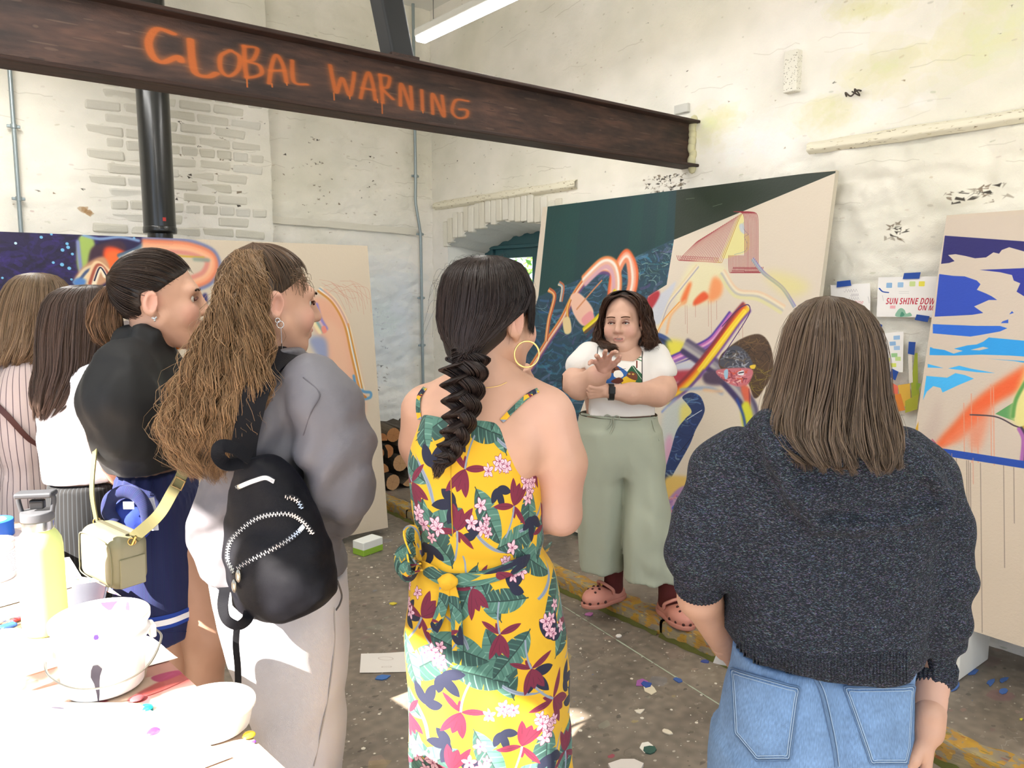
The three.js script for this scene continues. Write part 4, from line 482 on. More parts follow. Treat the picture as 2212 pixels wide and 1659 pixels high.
  const chipG = [], cr = mulberry(6); for (let i = 0; i < 700; i++) { const x = rr(0.9, 2.66, cr), z = rr(-4.4, -0.9, cr), s = 0.002 + 0.007 * cr() ** 3; const g = new THREE.CylinderGeometry(s, s, 0.002, 5).rotateY(cr() * 6).translate(x, 0.001, z); chipG.push(g); }
  tag(mesh('plaster_crumbs', join(chipG), mat(0xd6cfc0, 0.9)), 'white plaster crumbs strewn over the concrete floor', 'crumbs', null, 'stuff');
}
// ───────────────────────── work table and what stands on it ─────────────────────────
const TT = 0.9, TX = -0.16, TZ = -1.70, TA = 0.098;
const tableTex = canvasTex(1024, 2048, (g, w, h) => {
  g.drawImage(noiseCanvas(256, 512, (u, v) => { const n = fbm(u * 5, v * 10, 2, 4), m = fbm(u * 40, v * 8, 5, 3); const k = 1 + 0.25 * n + 0.12 * m; return [168 * k, 146 * k, 128 * k]; }), 0, 0, w, h); const R = mulberry(19);
  const m = (px, py) => { const p = atY(px, py, TT).sub(V(TX, 0, TZ)), c = Math.cos(TA), s = Math.sin(TA); return [(p.x * c - p.z * s + 0.5) * w, (p.x * s + p.z * c + 1.05) / 2.1 * h]; };
  for (let i = 0; i < 260; i++) { g.fillStyle = ['rgba(150,60,60,.35)', 'rgba(240,236,230,.5)', 'rgba(120,90,70,.4)', 'rgba(190,150,130,.4)', 'rgba(90,80,110,.3)', 'rgba(200,120,100,.3)'][i % 6]; const x = R() * w, y = R() * h, r = 6 + 60 * R() ** 3; g.beginPath(); for (let k = 0; k < 9; k++) { const a = k / 9 * 6.28, q = r * (0.5 + R()); g.lineTo(x + Math.cos(a) * q, y + Math.sin(a) * q * 1.5); } g.fill(); }
  const blob = (pts, c, bl = 0) => { g.filter = bl ? `blur(${bl}px)` : 'none'; g.fillStyle = c; curve(g, pts.map((p) => m(...p)), true); g.fill(); g.filter = 'none'; };
  blob([[290, 1505], [330, 1480], [400, 1450], [430, 1475], [380, 1490], [320, 1512]], 'rgba(140,50,48,.85)', 2); blob([[330, 1462], [380, 1448], [400, 1452], [350, 1472]], 'rgba(140,40,80,.9)', 1); blob([[280, 1508], [312, 1498], [328, 1508], [318, 1524], [284, 1522]], 'rgba(160,70,75,.9)', 1); blob([[268, 1524], [305, 1518], [312, 1534], [280, 1542]], 'rgba(205,130,80,.9)', 1); blob([[310, 1522], [332, 1522], [330, 1546], [320, 1546]], '#1e9aa0'); blob([[200, 1560], [240, 1545], [240, 1560], [212, 1574]], 'rgba(80,80,140,.8)', 2); blob([[170, 1518], [220, 1512], [236, 1514], [200, 1524]], 'rgba(150,40,60,.8)', 1); blob([[60, 1450], [120, 1400], [130, 1440], [90, 1470]], 'rgba(150,70,60,.6)', 4); blob([[175, 1268], [200, 1260], [230, 1270], [200, 1282]], 'rgba(40,150,160,.8)', 1); blob([[70, 1652], [110, 1640], [160, 1652], [120, 1659]], 'rgba(90,80,100,.6)', 2);
});
{
  const t = thing('work_table', 'paint-stained wooden work table in hard sunlight', 'table', [TX, 0, TZ], TA), m = new THREE.MeshPhysicalMaterial({ map: tableTex, roughness: 0.6 }), wood = mat(0x9a8368, 0.8);
  const slab = rbox(1.0, 0.03, 2.1, 0.006, 0, TT - 0.0155, 0); mesh('board', slab, wood, t);
  mesh('tabletop', grid(1, 1, (s, u) => V(lerp(-0.498, 0.498, s), TT, lerp(1.048, -1.048, u))), m, t);
  for (const [x, z] of [[-0.42, -0.95], [0.42, -0.95], [-0.42, 0.95], [0.42, 0.95]]) mesh('leg', rbox(0.07, TT - 0.03, 0.07, 0.006, x, (TT - 0.03) / 2, z), wood, t);
  mesh('apron', join([box(0.02, 0.09, 1.9, -0.42, TT - 0.075, 0), box(0.02, 0.09, 1.9, 0.42, TT - 0.075, 0), box(0.84, 0.09, 0.02, 0, TT - 0.075, 0.95), box(0.84, 0.09, 0.02, 0, TT - 0.075, -0.95)]), wood, t);
}
const onTable = (px, py) => { const p = atY(px, py, TT); return [p.x, TT + 0.0006, p.z]; };
{ // steel drinking bottle
  const o = thing('drinks_bottle', 'pale yellow-green metal drinking bottle with black handled cap on the table', 'bottle', onTable(100, 1362), -0.5), g = mat(0xcfdc8c, 0.55);
  mesh('flask', lathe([[0.0, 0], [0.040, 0], [0.0425, 0.004], [0.043, 0.02], [0.043, 0.185], [0.041, 0.2], [0.034, 0.214], [0.029, 0.22], [0.028, 0.226]], 48), g, o);
  mesh('steel_ring', lathe([[0.0285, 0.222], [0.0295, 0.224], [0.0295, 0.24], [0.0285, 0.242]], 40), mat(0xb9bcbe, 0.25, { metalness: 1 }), o);
  const cap = mesh('cap', lathe([[0.0, 0.262], [0.03, 0.262], [0.0315, 0.258], [0.0315, 0.244], [0.0305, 0.241], [0, 0.241]], 40), mat(0x55575c, 0.5), o);
  mesh('handle', join([tube([V(-0.029, 0.258, 0), V(-0.034, 0.285, 0), V(-0.031, 0.298, 0)], 0.005, 14, 8), tube([V(0.029, 0.258, 0), V(0.034, 0.285, 0), V(0.031, 0.298, 0)], 0.005, 14, 8), rbox(0.074, 0.012, 0.036, 0.005, 0, 0.297, 0)]), mat(0x3c3e43, 0.5), cap); mesh('spout', rbox(0.028, 0.02, 0.016, 0.004, 0.002, 0.276, 0), mat(0x1b1c1f, 0.4), cap);
}
{ // paint bucket
  const o = thing('paint_bucket', 'white plastic paint bucket with purple drips and a wire handle', 'bucket', onTable(226, 1480), 0), w = mat(0xf2efec, 0.35); o.scale.set(0.94, 0.86, 0.94);
  mesh('pail', lathe([[0, 0.002], [0.068, 0.002], [0.071, 0.006], [0.078, 0.1], [0.079, 0.108], [0.086, 0.11], [0.0865, 0.118], [0.081, 0.122], [0.082, 0.14], [0.088, 0.142], [0.0885, 0.154], [0.086, 0.156], [0.081, 0.152], [0.078, 0.12], [0.068, 0.01], [0, 0.008]], 56), w, o);
  const lug = (s) => mesh('lug', rbox(0.012, 0.03, 0.034, 0.004, s * 0.09, 0.098, 0), w, o); lug(-1); lug(1);
  mesh('wire_handle', tube([V(-0.094, 0.1, 0), V(-0.096, 0.075, 0.04), V(-0.06, 0.052, 0.082), V(0, 0.045, 0.098), V(0.06, 0.056, 0.082), V(0.098, 0.09, 0.04), V(0.094, 0.1, 0)], 0.0022, 60, 6), mat(0x9a9890, 0.35, { metalness: 0.9 }), o);
  const drip = (a, pts, col, r = 0.0802) => { const P = pts.map(([u, y]) => V(Math.sin(a + u) * (r + (y - 0.1) * 0.07), y, Math.cos(a + u) * (r + (y - 0.1) * 0.07))); const P2 = [...pts].reverse(); const sh = []; const half = pts.map(([u, y, w2]) => [[u - w2, y], [u + w2, y]]); const pos = [], ix = []; half.forEach((h) => h.forEach(([u, y]) => pos.push(Math.sin(a + u) * (r + (y - 0.1) * 0.07), y, Math.cos(a + u) * (r + (y - 0.1) * 0.07)))); for (let i = 0; i < half.length - 1; i++) { const k = i * 2; ix.push(k, k + 2, k + 1, k + 1, k + 2, k + 3); } const g = new THREE.BufferGeometry(); g.setAttribute('position', new THREE.Float32BufferAttribute(pos, 3)); g.setIndex(ix); g.computeVertexNormals(); mesh('paint_drip', g, mat(col, 0.5, { side: THREE.DoubleSide }), o); };
  drip(-0.32, [[0, 0.085, 0.05], [0.02, 0.075, 0.12], [-0.02, 0.06, 0.1], [0, 0.045, 0.06], [0.01, 0.02, 0.03], [0, 0.004, 0.01]], 0x2c2438); drip(-0.25, [[0, 0.1535, 0.03], [0, 0.1475, 0.05], [0, 0.143, 0.03]], 0x5a34c0, 0.086); drip(2.75, [[0, 0.15, 0.2], [0.02, 0.142, 0.14], [0, 0.13, 0.03], [0, 0.09, 0.01]], 0x8a5ac0, 0.0768); drip(2.3, [[0, 0.148, 0.03], [0, 0.135, 0.06], [0, 0.12, 0.03]], 0x6a48d0, 0.0768);
}
{
  const c = thing('plastic_cup', 'clear plastic cup streaked with paint near the bucket', 'cup', onTable(8, 1492), 0); mesh('wall', lathe([[0, 0.001], [0.033, 0.001], [0.034, 0.004], [0.0415, 0.094], [0.0435, 0.097], [0.0425, 0.099], [0.0405, 0.096], [0.033, 0.006], [0, 0.004]], 40), mat(0xf2f4fa, 0.12, { transmission: 0.75, ior: 1.3, thickness: 0 }), c);
  const R = mulberry(2); for (let i = 0; i < 9; i++) { const a = R() * 6.28; mesh('paint_streak', new THREE.CylinderGeometry(0.0385, 0.036, 0.03 + R() * 0.02, 6, 1, true, a, 0.3 + R() * 0.4).translate(0, 0.04 + R() * 0.025, 0), mat([0x8f8ab4, 0x6d8fc8, 0xb9b4c4][i % 3], 0.5, { side: THREE.DoubleSide }), c); }
  const t = thing('plaster_tub', 'pink-tinged white tub with printed label at the table edge', 'tub', onTable(-14, 1252), 0); mesh('tub', lathe([[0, 0.001], [0.046, 0.001], [0.049, 0.006], [0.05, 0.088], [0.052, 0.09], [0.052, 0.098], [0.049, 0.098], [0.047, 0.09], [0.045, 0.01], [0, 0.008]], 44), mat(0xead4d0, 0.45), t);
  mesh('printed_label', new THREE.CylinderGeometry(0.0506, 0.0498, 0.06, 40, 1, true).translate(0, 0.046, 0), new THREE.MeshPhysicalMaterial({ roughness: 0.6, map: canvasTex(1024, 256, (g, w, h) => { g.fillStyle = '#efe2de'; g.fillRect(0, 0, w, h); g.fillStyle = 'rgba(90,90,110,.7)'; const R2 = mulberry(4); for (let y = 26; y < 240; y += 20) for (let x = 10; x < w - 30; x += 10 + R2() * 22) g.fillRect(x, y, 5 + R2() * 16, 7); }) }), t);
  const r = thing('tape_roll', 'bright blue masking tape roll on the far table end', 'tape', onTable(-12, 1158), 0); mesh('roll', lathe([[0.034, 0.0], [0.05, 0.0], [0.051, 0.002], [0.051, 0.046], [0.05, 0.048], [0.034, 0.048], [0.034, 0.0]], 48), mat(0x1f62c8, 0.5), r); mesh('core', lathe([[0.0345, 0.001], [0.0345, 0.047], [0.032, 0.047], [0.032, 0.001], [0.0345, 0.001]], 40), mat(0xc9b79a, 0.8), r);
  const k = thing('key_bunch', 'steel key ring with blue key head and red tag', 'keys', onTable(22, 1352), 0.3); mesh('ring', new THREE.TorusGeometry(0.017, 0.0014, 8, 40).rotateX(Math.PI / 2 - 0.35).translate(-0.002, 0.008, -0.016), mat(0xa7a9ac, 0.25, { metalness: 1 }), k); mesh('key_head', rbox(0.03, 0.008, 0.022, 0.004, -0.008, 0.006, 0.012), mat(0x2b56b8, 0.4), k); mesh('key_blade', rbox(0.034, 0.0022, 0.008, 0.0008, 0.0, 0.004, 0.032).rotateY(0.25), mat(0xb9b49a, 0.3, { metalness: 0.9 }), k); mesh('red_tag', rbox(0.036, 0.006, 0.013, 0.003, 0.025, 0.005, -0.008).rotateY(0.15), mat(0xb8404c, 0.4), k); mesh('leather_tag', rbox(0.03, 0.003, 0.018, 0.001, -0.012, 0.003, -0.006), mat(0x6d4a32, 0.7), k);
  const ph = thing('mobile_phone', 'dark mobile phone lying flat behind the bottle', 'phone', onTable(190, 1290), TA - 0.35); mesh('case', rbox(0.078, 0.008, 0.155, 0.004, 0, 0.004, 0), mat(0xd9dde4, 0.3), ph); mesh('screen', rbox(0.072, 0.001, 0.148, 0.0004, 0, 0.0085, 0), mat(0x232a3a, 0.15), ph);
  const tw = thing('white_tub', 'low round white tub overhanging the sunlit table corner', 'tub', onTable(458, 1570), 0); tw.scale.y = 0.72; mesh('tub', lathe([[0, 0.001], [0.055, 0.001], [0.06, 0.004], [0.067, 0.048], [0.071, 0.05], [0.071, 0.056], [0.067, 0.056], [0.064, 0.05], [0.057, 0.008], [0, 0.006]], 48), mat(0xf5f3ef, 0.4), tw);
  const sheet = (label, pts, col, tex, dy = 0.0012) => { const q = pts.map(([x, y]) => atY(x, y, TT)), c2 = q.reduce((a, b) => a.clone().add(b)).multiplyScalar(0.25), o = mesh('table_paper', grid(8, 8, (s, u) => q[3].clone().lerp(q[2], s).lerp(q[0].clone().lerp(q[1], s), u).sub(c2).add(V(0, dy + 0.0015 * (1 + noise(s * 3, u * 3, dy * 900)), 0))), mat(col, 0.85, { side: THREE.DoubleSide, map: tex ?? null })); o.position.copy(c2); tag(o, label, 'paper'); };
  sheet('white paper sheet under the bottle and keys', [[-60, 1235], [150, 1205], [185, 1262], [-60, 1330]], 0xf3f1ec);
  sheet('white paper sheet behind the paint bucket', [[215, 1345], [330, 1380], [385, 1424], [290, 1450]], 0xf1efea);
  sheet('colour-splashed card by the mobile phone', [[150, 1245], [215, 1255], [262, 1292], [180, 1268]], 0xffffff, canvasTex(128, 128, (g) => { g.fillStyle = '#efece4'; g.fillRect(0, 0, 128, 128); const R3 = mulberry(3); for (let i = 0; i < 30; i++) { g.fillStyle = ['#2aa7b0', '#d8572f', '#6a4ab0', '#e3c23c'][i % 4]; g.beginPath(); g.ellipse(R3() * 128, R3() * 128, 3 + R3() * 10, 3 + R3() * 6, R3() * 3, 0, 7); g.fill(); } }), 0.003);
  sheet('large white palette paper in the sunlight by the low tub', [[-60, 1515], [300, 1522], [500, 1640], [-60, 1850]], 0xf4f2ef, canvasTex(512, 512, (g) => { g.fillStyle = '#f4f2ef'; g.fillRect(0, 0, 512, 512); const R3 = mulberry(9); for (let i = 0; i < 22; i++) { g.fillStyle = ['rgba(120,110,150,.7)', 'rgba(180,80,70,.6)', 'rgba(90,90,95,.6)'][i % 3]; g.beginPath(); g.ellipse(R3() * 512, R3() * 512, 2 + R3() * 20, 1 + R3() * 6, R3(), 0, 7); g.fill(); } }));
  const blob = (px, py, r, col, label) => { const g = new THREE.SphereGeometry(r, 14, 8, 0, 6.3, 0, 1.57), p = g.attributes.position; for (let i = 0; i < p.count; i++) { const x = p.getX(i), z = p.getZ(i), q = 1 + 0.5 * noise(x * 60, z * 60, r * 90); p.setXYZ(i, x * q, p.getY(i) * 0.4, z * q); } g.computeVertexNormals(); const o = mesh('paint_blob', g, mat(col, 0.35)), t2 = onTable(px, py); o.position.set(t2[0], t2[1] + 0.003, t2[2]); tag(o, label, 'paint'); };
  blob(332, 1584, 0.011, 0x5a3ab0, 'purple dab of paint on the sunlit palette paper'); blob(538, 1592, 0.011, 0xe6c62c, 'yellow dab of paint on the table corner'); blob(549, 1607, 0.004, 0x6a3ad0, 'tiny violet dab beside the yellow paint dab'); blob(320, 1534, 0.009, 0x169aa2, 'teal dab of paint beside the orange smear'); blob(296, 1512, 0.012, 0x9a4a50, 'dull red dab of paint beside the bucket');
}
// ───────────────────────── figure kit: distance fields meshed into one skin ─────────────────────────
function surfaceNets(f, lo, hi, cell) {
  const nx = Math.ceil((hi[0] - lo[0]) / cell) + 2, ny = Math.ceil((hi[1] - lo[1]) / cell) + 2, nz = Math.ceil((hi[2] - lo[2]) / cell) + 2, F = new Float32Array(nx * ny * nz), B = 4, reach = B * cell * 1.9;
  const id = (i, j, k) => (k * ny + j) * nx + i;
  for (let k0 = 0; k0 < nz; k0 += B) for (let j0 = 0; j0 < ny; j0 += B) for (let i0 = 0; i0 < nx; i0 += B) {
    const c = f(lo[0] + (i0 + 1.5) * cell, lo[1] + (j0 + 1.5) * cell, lo[2] + (k0 + 1.5) * cell), far = Math.abs(c) > reach;
    for (let k = k0; k < Math.min(nz, k0 + B); k++) for (let j = j0; j < Math.min(ny, j0 + B); j++) for (let i = i0; i < Math.min(nx, i0 + B); i++) F[id(i, j, k)] = far ? c : f(lo[0] + i * cell, lo[1] + j * cell, lo[2] + k * cell);
  }
  const P = [], ix = [], vid = new Int32Array(nx * ny * nz).fill(-1), E = [[0, 1], [2, 3], [4, 5], [6, 7], [0, 2], [1, 3], [4, 6], [5, 7], [0, 4], [1, 5], [2, 6], [3, 7]];
  for (let k = 0; k < nz - 1; k++) for (let j = 0; j < ny - 1; j++) for (let i = 0; i < nx - 1; i++) {
    let m = 0; const v = []; for (let c = 0; c < 8; c++) { const q = F[id(i + (c & 1), j + (c >> 1 & 1), k + (c >> 2))]; v.push(q); if (q < 0) m |= 1 << c; }
    if (m === 0 || m === 255) continue;
    let x = 0, y = 0, z = 0, n = 0; for (const [a, b] of E) if ((v[a] < 0) !== (v[b] < 0)) { const t = v[a] / (v[a] - v[b]); x += lerp(a & 1, b & 1, t); y += lerp(a >> 1 & 1, b >> 1 & 1, t); z += lerp(a >> 2, b >> 2, t); n++; }
    vid[id(i, j, k)] = P.length / 3; P.push(lo[0] + (i + x / n) * cell, lo[1] + (j + y / n) * cell, lo[2] + (k + z / n) * cell);
  }
  const quad = (a, b, c, d, flip) => { if (a < 0 || b < 0 || c < 0 || d < 0) return; if (flip) ix.push(a, c, b, a, d, c); else ix.push(a, b, c, a, c, d); };
  for (let k = 1; k < nz - 1; k++) for (let j = 1; j < ny - 1; j++) for (let i = 1; i < nx - 1; i++) {
    const a = F[id(i, j, k)] < 0;
    if (a !== F[id(i + 1, j, k)] < 0) quad(vid[id(i, j - 1, k - 1)], vid[id(i, j, k - 1)], vid[id(i, j, k)], vid[id(i, j - 1, k)], !a);
    if (a !== F[id(i, j + 1, k)] < 0) quad(vid[id(i - 1, j, k - 1)], vid[id(i - 1, j, k)], vid[id(i, j, k)], vid[id(i, j, k - 1)], !a);
    if (a !== F[id(i, j, k + 1)] < 0) quad(vid[id(i - 1, j - 1, k)], vid[id(i, j - 1, k)], vid[id(i, j, k)], vid[id(i - 1, j, k)], !a);
  }
  const g = new THREE.BufferGeometry(); g.setAttribute('position', new THREE.Float32BufferAttribute(P, 3)); g.setIndex(ix); g.computeVertexNormals(); return g;
}
const smin = (a, b, k) => { const h = Math.max(k - Math.abs(a - b), 0) / k; return Math.min(a, b) - h * h * k * 0.25; };
const smax = (a, b, k) => -smin(-a, -b, k);
const cap = (a, b, ra, rb = ra) => { const dx = b.x - a.x, dy = b.y - a.y, dz = b.z - a.z, L = dx * dx + dy * dy + dz * dz || 1e-9; return (x, y, z) => { const px = x - a.x, py = y - a.y, pz = z - a.z, t = clamp((px * dx + py * dy + pz * dz) / L, 0, 1), qx = px - dx * t, qy = py - dy * t, qz = pz - dz * t; return Math.sqrt(qx * qx + qy * qy + qz * qz) - (ra + (rb - ra) * t); }; };
const chain = (pts, k = 0.02) => { const fs = []; for (let i = 0; i < pts.length - 1; i++) fs.push(cap(pts[i][0], pts[i + 1][0], pts[i][1], pts[i + 1][1])); return uni(fs, k); };
const ell = (c, r, q) => { const e = q ? new THREE.Matrix4().makeRotationFromEuler(new THREE.Euler(...q)).transpose().elements : null; return (x, y, z) => { let a = x - c.x, b = y - c.y, d = z - c.z; if (e) { const A = e[0] * a + e[4] * b + e[8] * d, Bb = e[1] * a + e[5] * b + e[9] * d, D = e[2] * a + e[6] * b + e[10] * d; a = A; b = Bb; d = D; } const k0 = Math.hypot(a / r[0], b / r[1], d / r[2]), k1 = Math.hypot(a / r[0] ** 2, b / r[1] ** 2, d / r[2] ** 2) || 1e-6; return k0 < 1e-4 ? -Math.min(...r) : k0 * (k0 - 1) / k1; }; };
const uni = (fs, k = 0.02) => (x, y, z) => { let d = fs[0](x, y, z); for (let i = 1; i < fs.length; i++) d = smin(d, fs[i](x, y, z), k); return d; };
// a trunk through level rows [y, cx, cz, halfWidth, halfDepth]; exp > 2 is boxier
const trunk = (rows, exp = 2.3) => {
  rows = [...rows].sort((a, b) => a[0] - b[0]); const n = rows.length;
  return (x, y, z) => {
    let i = 0; while (i < n - 2 && y > rows[i + 1][0]) i++;
    const A = rows[i], C = rows[i + 1], p = rows[Math.max(0, i - 1)], q = rows[Math.min(n - 1, i + 2)], t = clamp((y - A[0]) / (C[0] - A[0] || 1), 0, 1), t2 = t * t, t3 = t2 * t, h = C[0] - A[0];
    const it = (k) => { const m0 = (C[k] - p[k]) / ((C[0] - p[0]) || 1) * h, m1 = (q[k] - A[k]) / ((q[0] - A[0]) || 1) * h; return (2 * t3 - 3 * t2 + 1) * A[k] + (t3 - 2 * t2 + t) * m0 + (-2 * t3 + 3 * t2) * C[k] + (t3 - t2) * m1; };
    const a = it(3), b = it(4), X = Math.abs((x - it(1)) / a), Z = Math.abs((z - it(2)) / b), r = Math.pow(Math.pow(X, exp) + Math.pow(Z, exp), 1 / exp), d = (r - 1) * Math.min(a, b), cy = Math.max(rows[0][0] - y, y - rows[n - 1][0]);
    return cy > 0 ? (d > 0 ? Math.hypot(d, cy) : cy) : Math.max(d, cy);
  };
};
const off = (f, d) => (x, y, z) => f(x, y, z) - d;
const cut = (f, g, k = 0.006) => (x, y, z) => smax(f(x, y, z), g(x, y, z), k);          // keep where g < 0
const ripple = (f, amp, fx, fy, fz, s = 0) => (x, y, z) => { const d = f(x, y, z); return Math.abs(d) > 0.05 ? d : d - amp * fbm(x * fx, y * fy, z * fz + s, 2) * 2; };
const table1 = (pts) => (x) => { if (x <= pts[0][0]) return pts[0][1]; for (let i = 0; i < pts.length - 1; i++) if (x <= pts[i + 1][0]) return lerp(pts[i][1], pts[i + 1][1], (x - pts[i][0]) / (pts[i + 1][0] - pts[i][0])); return pts.at(-1)[1]; };

class Figure {                                                  // axes: x across, y up, z toward the viewer side; base under the body
  constructor(label, d, px, floorY = 0) {
    const p = atD(px, 626, d); this.d = d; this.x0 = 0; this.floor = floorY;
    const u = (px - 1106) * d / (FOCAL * Math.cos(PITCH)); this.u0 = u;
    this.g = thing('person', label, 'person', [Math.sin(YAW) * d + Math.cos(YAW) * u, floorY, -Math.cos(YAW) * d + Math.sin(YAW) * u], -YAW);
  }
  at(px, py, dd = 0) { const u = px - 1106, v = py - 829.5, fw = FOCAL * Math.cos(PITCH) - v * Math.sin(PITCH), d = this.d + dd; return V(u * d / fw - this.u0, EYE - this.floor + d * (-v * Math.cos(PITCH) - FOCAL * Math.sin(PITCH)) / fw, -dd); }
  m(px) { return px * this.d / 1620; }
  rows(list) { return list.map(([py, l, r, b, dd = 0]) => { const p = this.at((l + r) / 2, py, dd); return [p.y, p.x, p.z, Math.abs(this.at(r, py, dd).x - this.at(l, py, dd).x) / 2, b]; }); }
  y(py, dd = 0) { return this.at(1106, py, dd).y; }
  surf(f, px, py, off2 = 0, from = -0.45) {                     // the point of a surface met from the viewer side at this place
    const a = this.at(px, py, from), b = this.at(px, py, 0.3); let t = 0; for (let i = 0; i < 220; i++) { const p = a.clone().lerp(b, t), d = f(p.x, p.y, p.z) - off2; if (d < 0.0008) return p; t += Math.max(0.0015, d * 0.8) / 0.75; if (t > 1) return b; } return a.lerp(b, t);
  }
  path(f, pts, o = 0.002) { return pts.map(([x, y]) => this.surf(f, x, y, o)); }
  patch(f, quad, nu, nv, o = 0.004) { return grid(nu, nv, (s, t) => { const ax = lerp(quad[3][0], quad[2][0], s), ay = lerp(quad[3][1], quad[2][1], s), bx = lerp(quad[0][0], quad[1][0], s), by = lerp(quad[0][1], quad[1][1], s); return this.surf(f, lerp(ax, bx, t), lerp(ay, by, t), o); }); }
}
const ribbonOn = (pts, w, th, nrm) => {                         // a flat strap along points; nrm(i) is its outward side
  const c = new THREE.CatmullRomCurve3(pts), n = pts.length * 8, P = [], ix = [], uv = [];
  for (let i = 0; i <= n; i++) { const t = i / n, p = c.getPoint(t), T = c.getTangent(t), N = nrm(t, p).clone().addScaledVector(T, -nrm(t, p).dot(T)).normalize(), S = T.clone().cross(N); for (const [a, b] of [[-w / 2, 0], [-w / 2, th], [w / 2, th], [w / 2, 0]]) { const q = p.clone().addScaledVector(S, a).addScaledVector(N, b); P.push(q.x, q.y, q.z); uv.push(a, t); } }
  for (let i = 0; i < n; i++) for (let k = 0; k < 4; k++) { const a = i * 4 + k, b = i * 4 + (k + 1) % 4, c2 = a + 4, d = b + 4; ix.push(a, c2, b, b, c2, d); }
  let g = new THREE.BufferGeometry(); g.setAttribute('position', new THREE.Float32BufferAttribute(P, 3)); g.setAttribute('uv', new THREE.Float32BufferAttribute(uv, 2)); g.setIndex(ix); g = g.toNonIndexed(); g.computeVertexNormals(); return g;
};
const wrapUV = (g, cx, cz, R, su = 1, sv = 1) => { const p = g.attributes.position, uv = new Float32Array(p.count * 2); for (let i = 0; i < p.count; i++) { uv[i * 2] = Math.atan2(p.getX(i) - cx, p.getZ(i) - cz) * R * su; uv[i * 2 + 1] = p.getY(i) * sv; } g.setAttribute('uv', new THREE.BufferAttribute(uv, 2)); return g; };
const boxUV = (g, k = 1) => { g = g.index ? g.toNonIndexed() : g; const p = g.attributes.position, uv = new Float32Array(p.count * 2), A = V(0, 0, 0), B = V(0, 0, 0), C = V(0, 0, 0); for (let i = 0; i < p.count; i += 3) { A.fromBufferAttribute(p, i); B.fromBufferAttribute(p, i + 1).sub(A); C.fromBufferAttribute(p, i + 2).sub(A); B.cross(C); const ax = Math.abs(B.x), ay = Math.abs(B.y), az = Math.abs(B.z); for (let j = 0; j < 3; j++) { const x = p.getX(i + j), y = p.getY(i + j), z = p.getZ(i + j); uv[(i + j) * 2] = (ax > az && ax > ay ? z + 0.37 : x) * k; uv[(i + j) * 2 + 1] = (ay > ax && ay > az ? z : y) * k; } } g.setAttribute('uv', new THREE.BufferAttribute(uv, 2)); return g; };
const skinTint = (g, base, spots = []) => { const p = g.attributes.position, c = new Float32Array(p.count * 3); for (let i = 0; i < p.count; i++) { const x = p.getX(i), y = p.getY(i), z = p.getZ(i), n = 1 + 0.05 * noise(x * 40, y * 40, z * 40) + 0.05 * noise(x * 9, y * 9, z * 9); let q = base.map((v) => v * n); for (const [s, r, col, a] of spots) { const w = a * sstep(r, r * 0.45, Math.hypot(x - s.x, y - s.y, z - s.z)); if (w > 0) q = q.map((v, k) => lerp(v, col[k], w)); } c.set(q, i * 3); } g.setAttribute('color', new THREE.BufferAttribute(c, 3)); return g; };
const mSkin = new THREE.MeshPhysicalMaterial({ vertexColors: true, roughness: 0.52, sheen: 0.05, sheenColor: new THREE.Color(1, 0.7, 0.6), sheenRoughness: 0.6 });
const SKIN = [0.52, 0.3, 0.208];
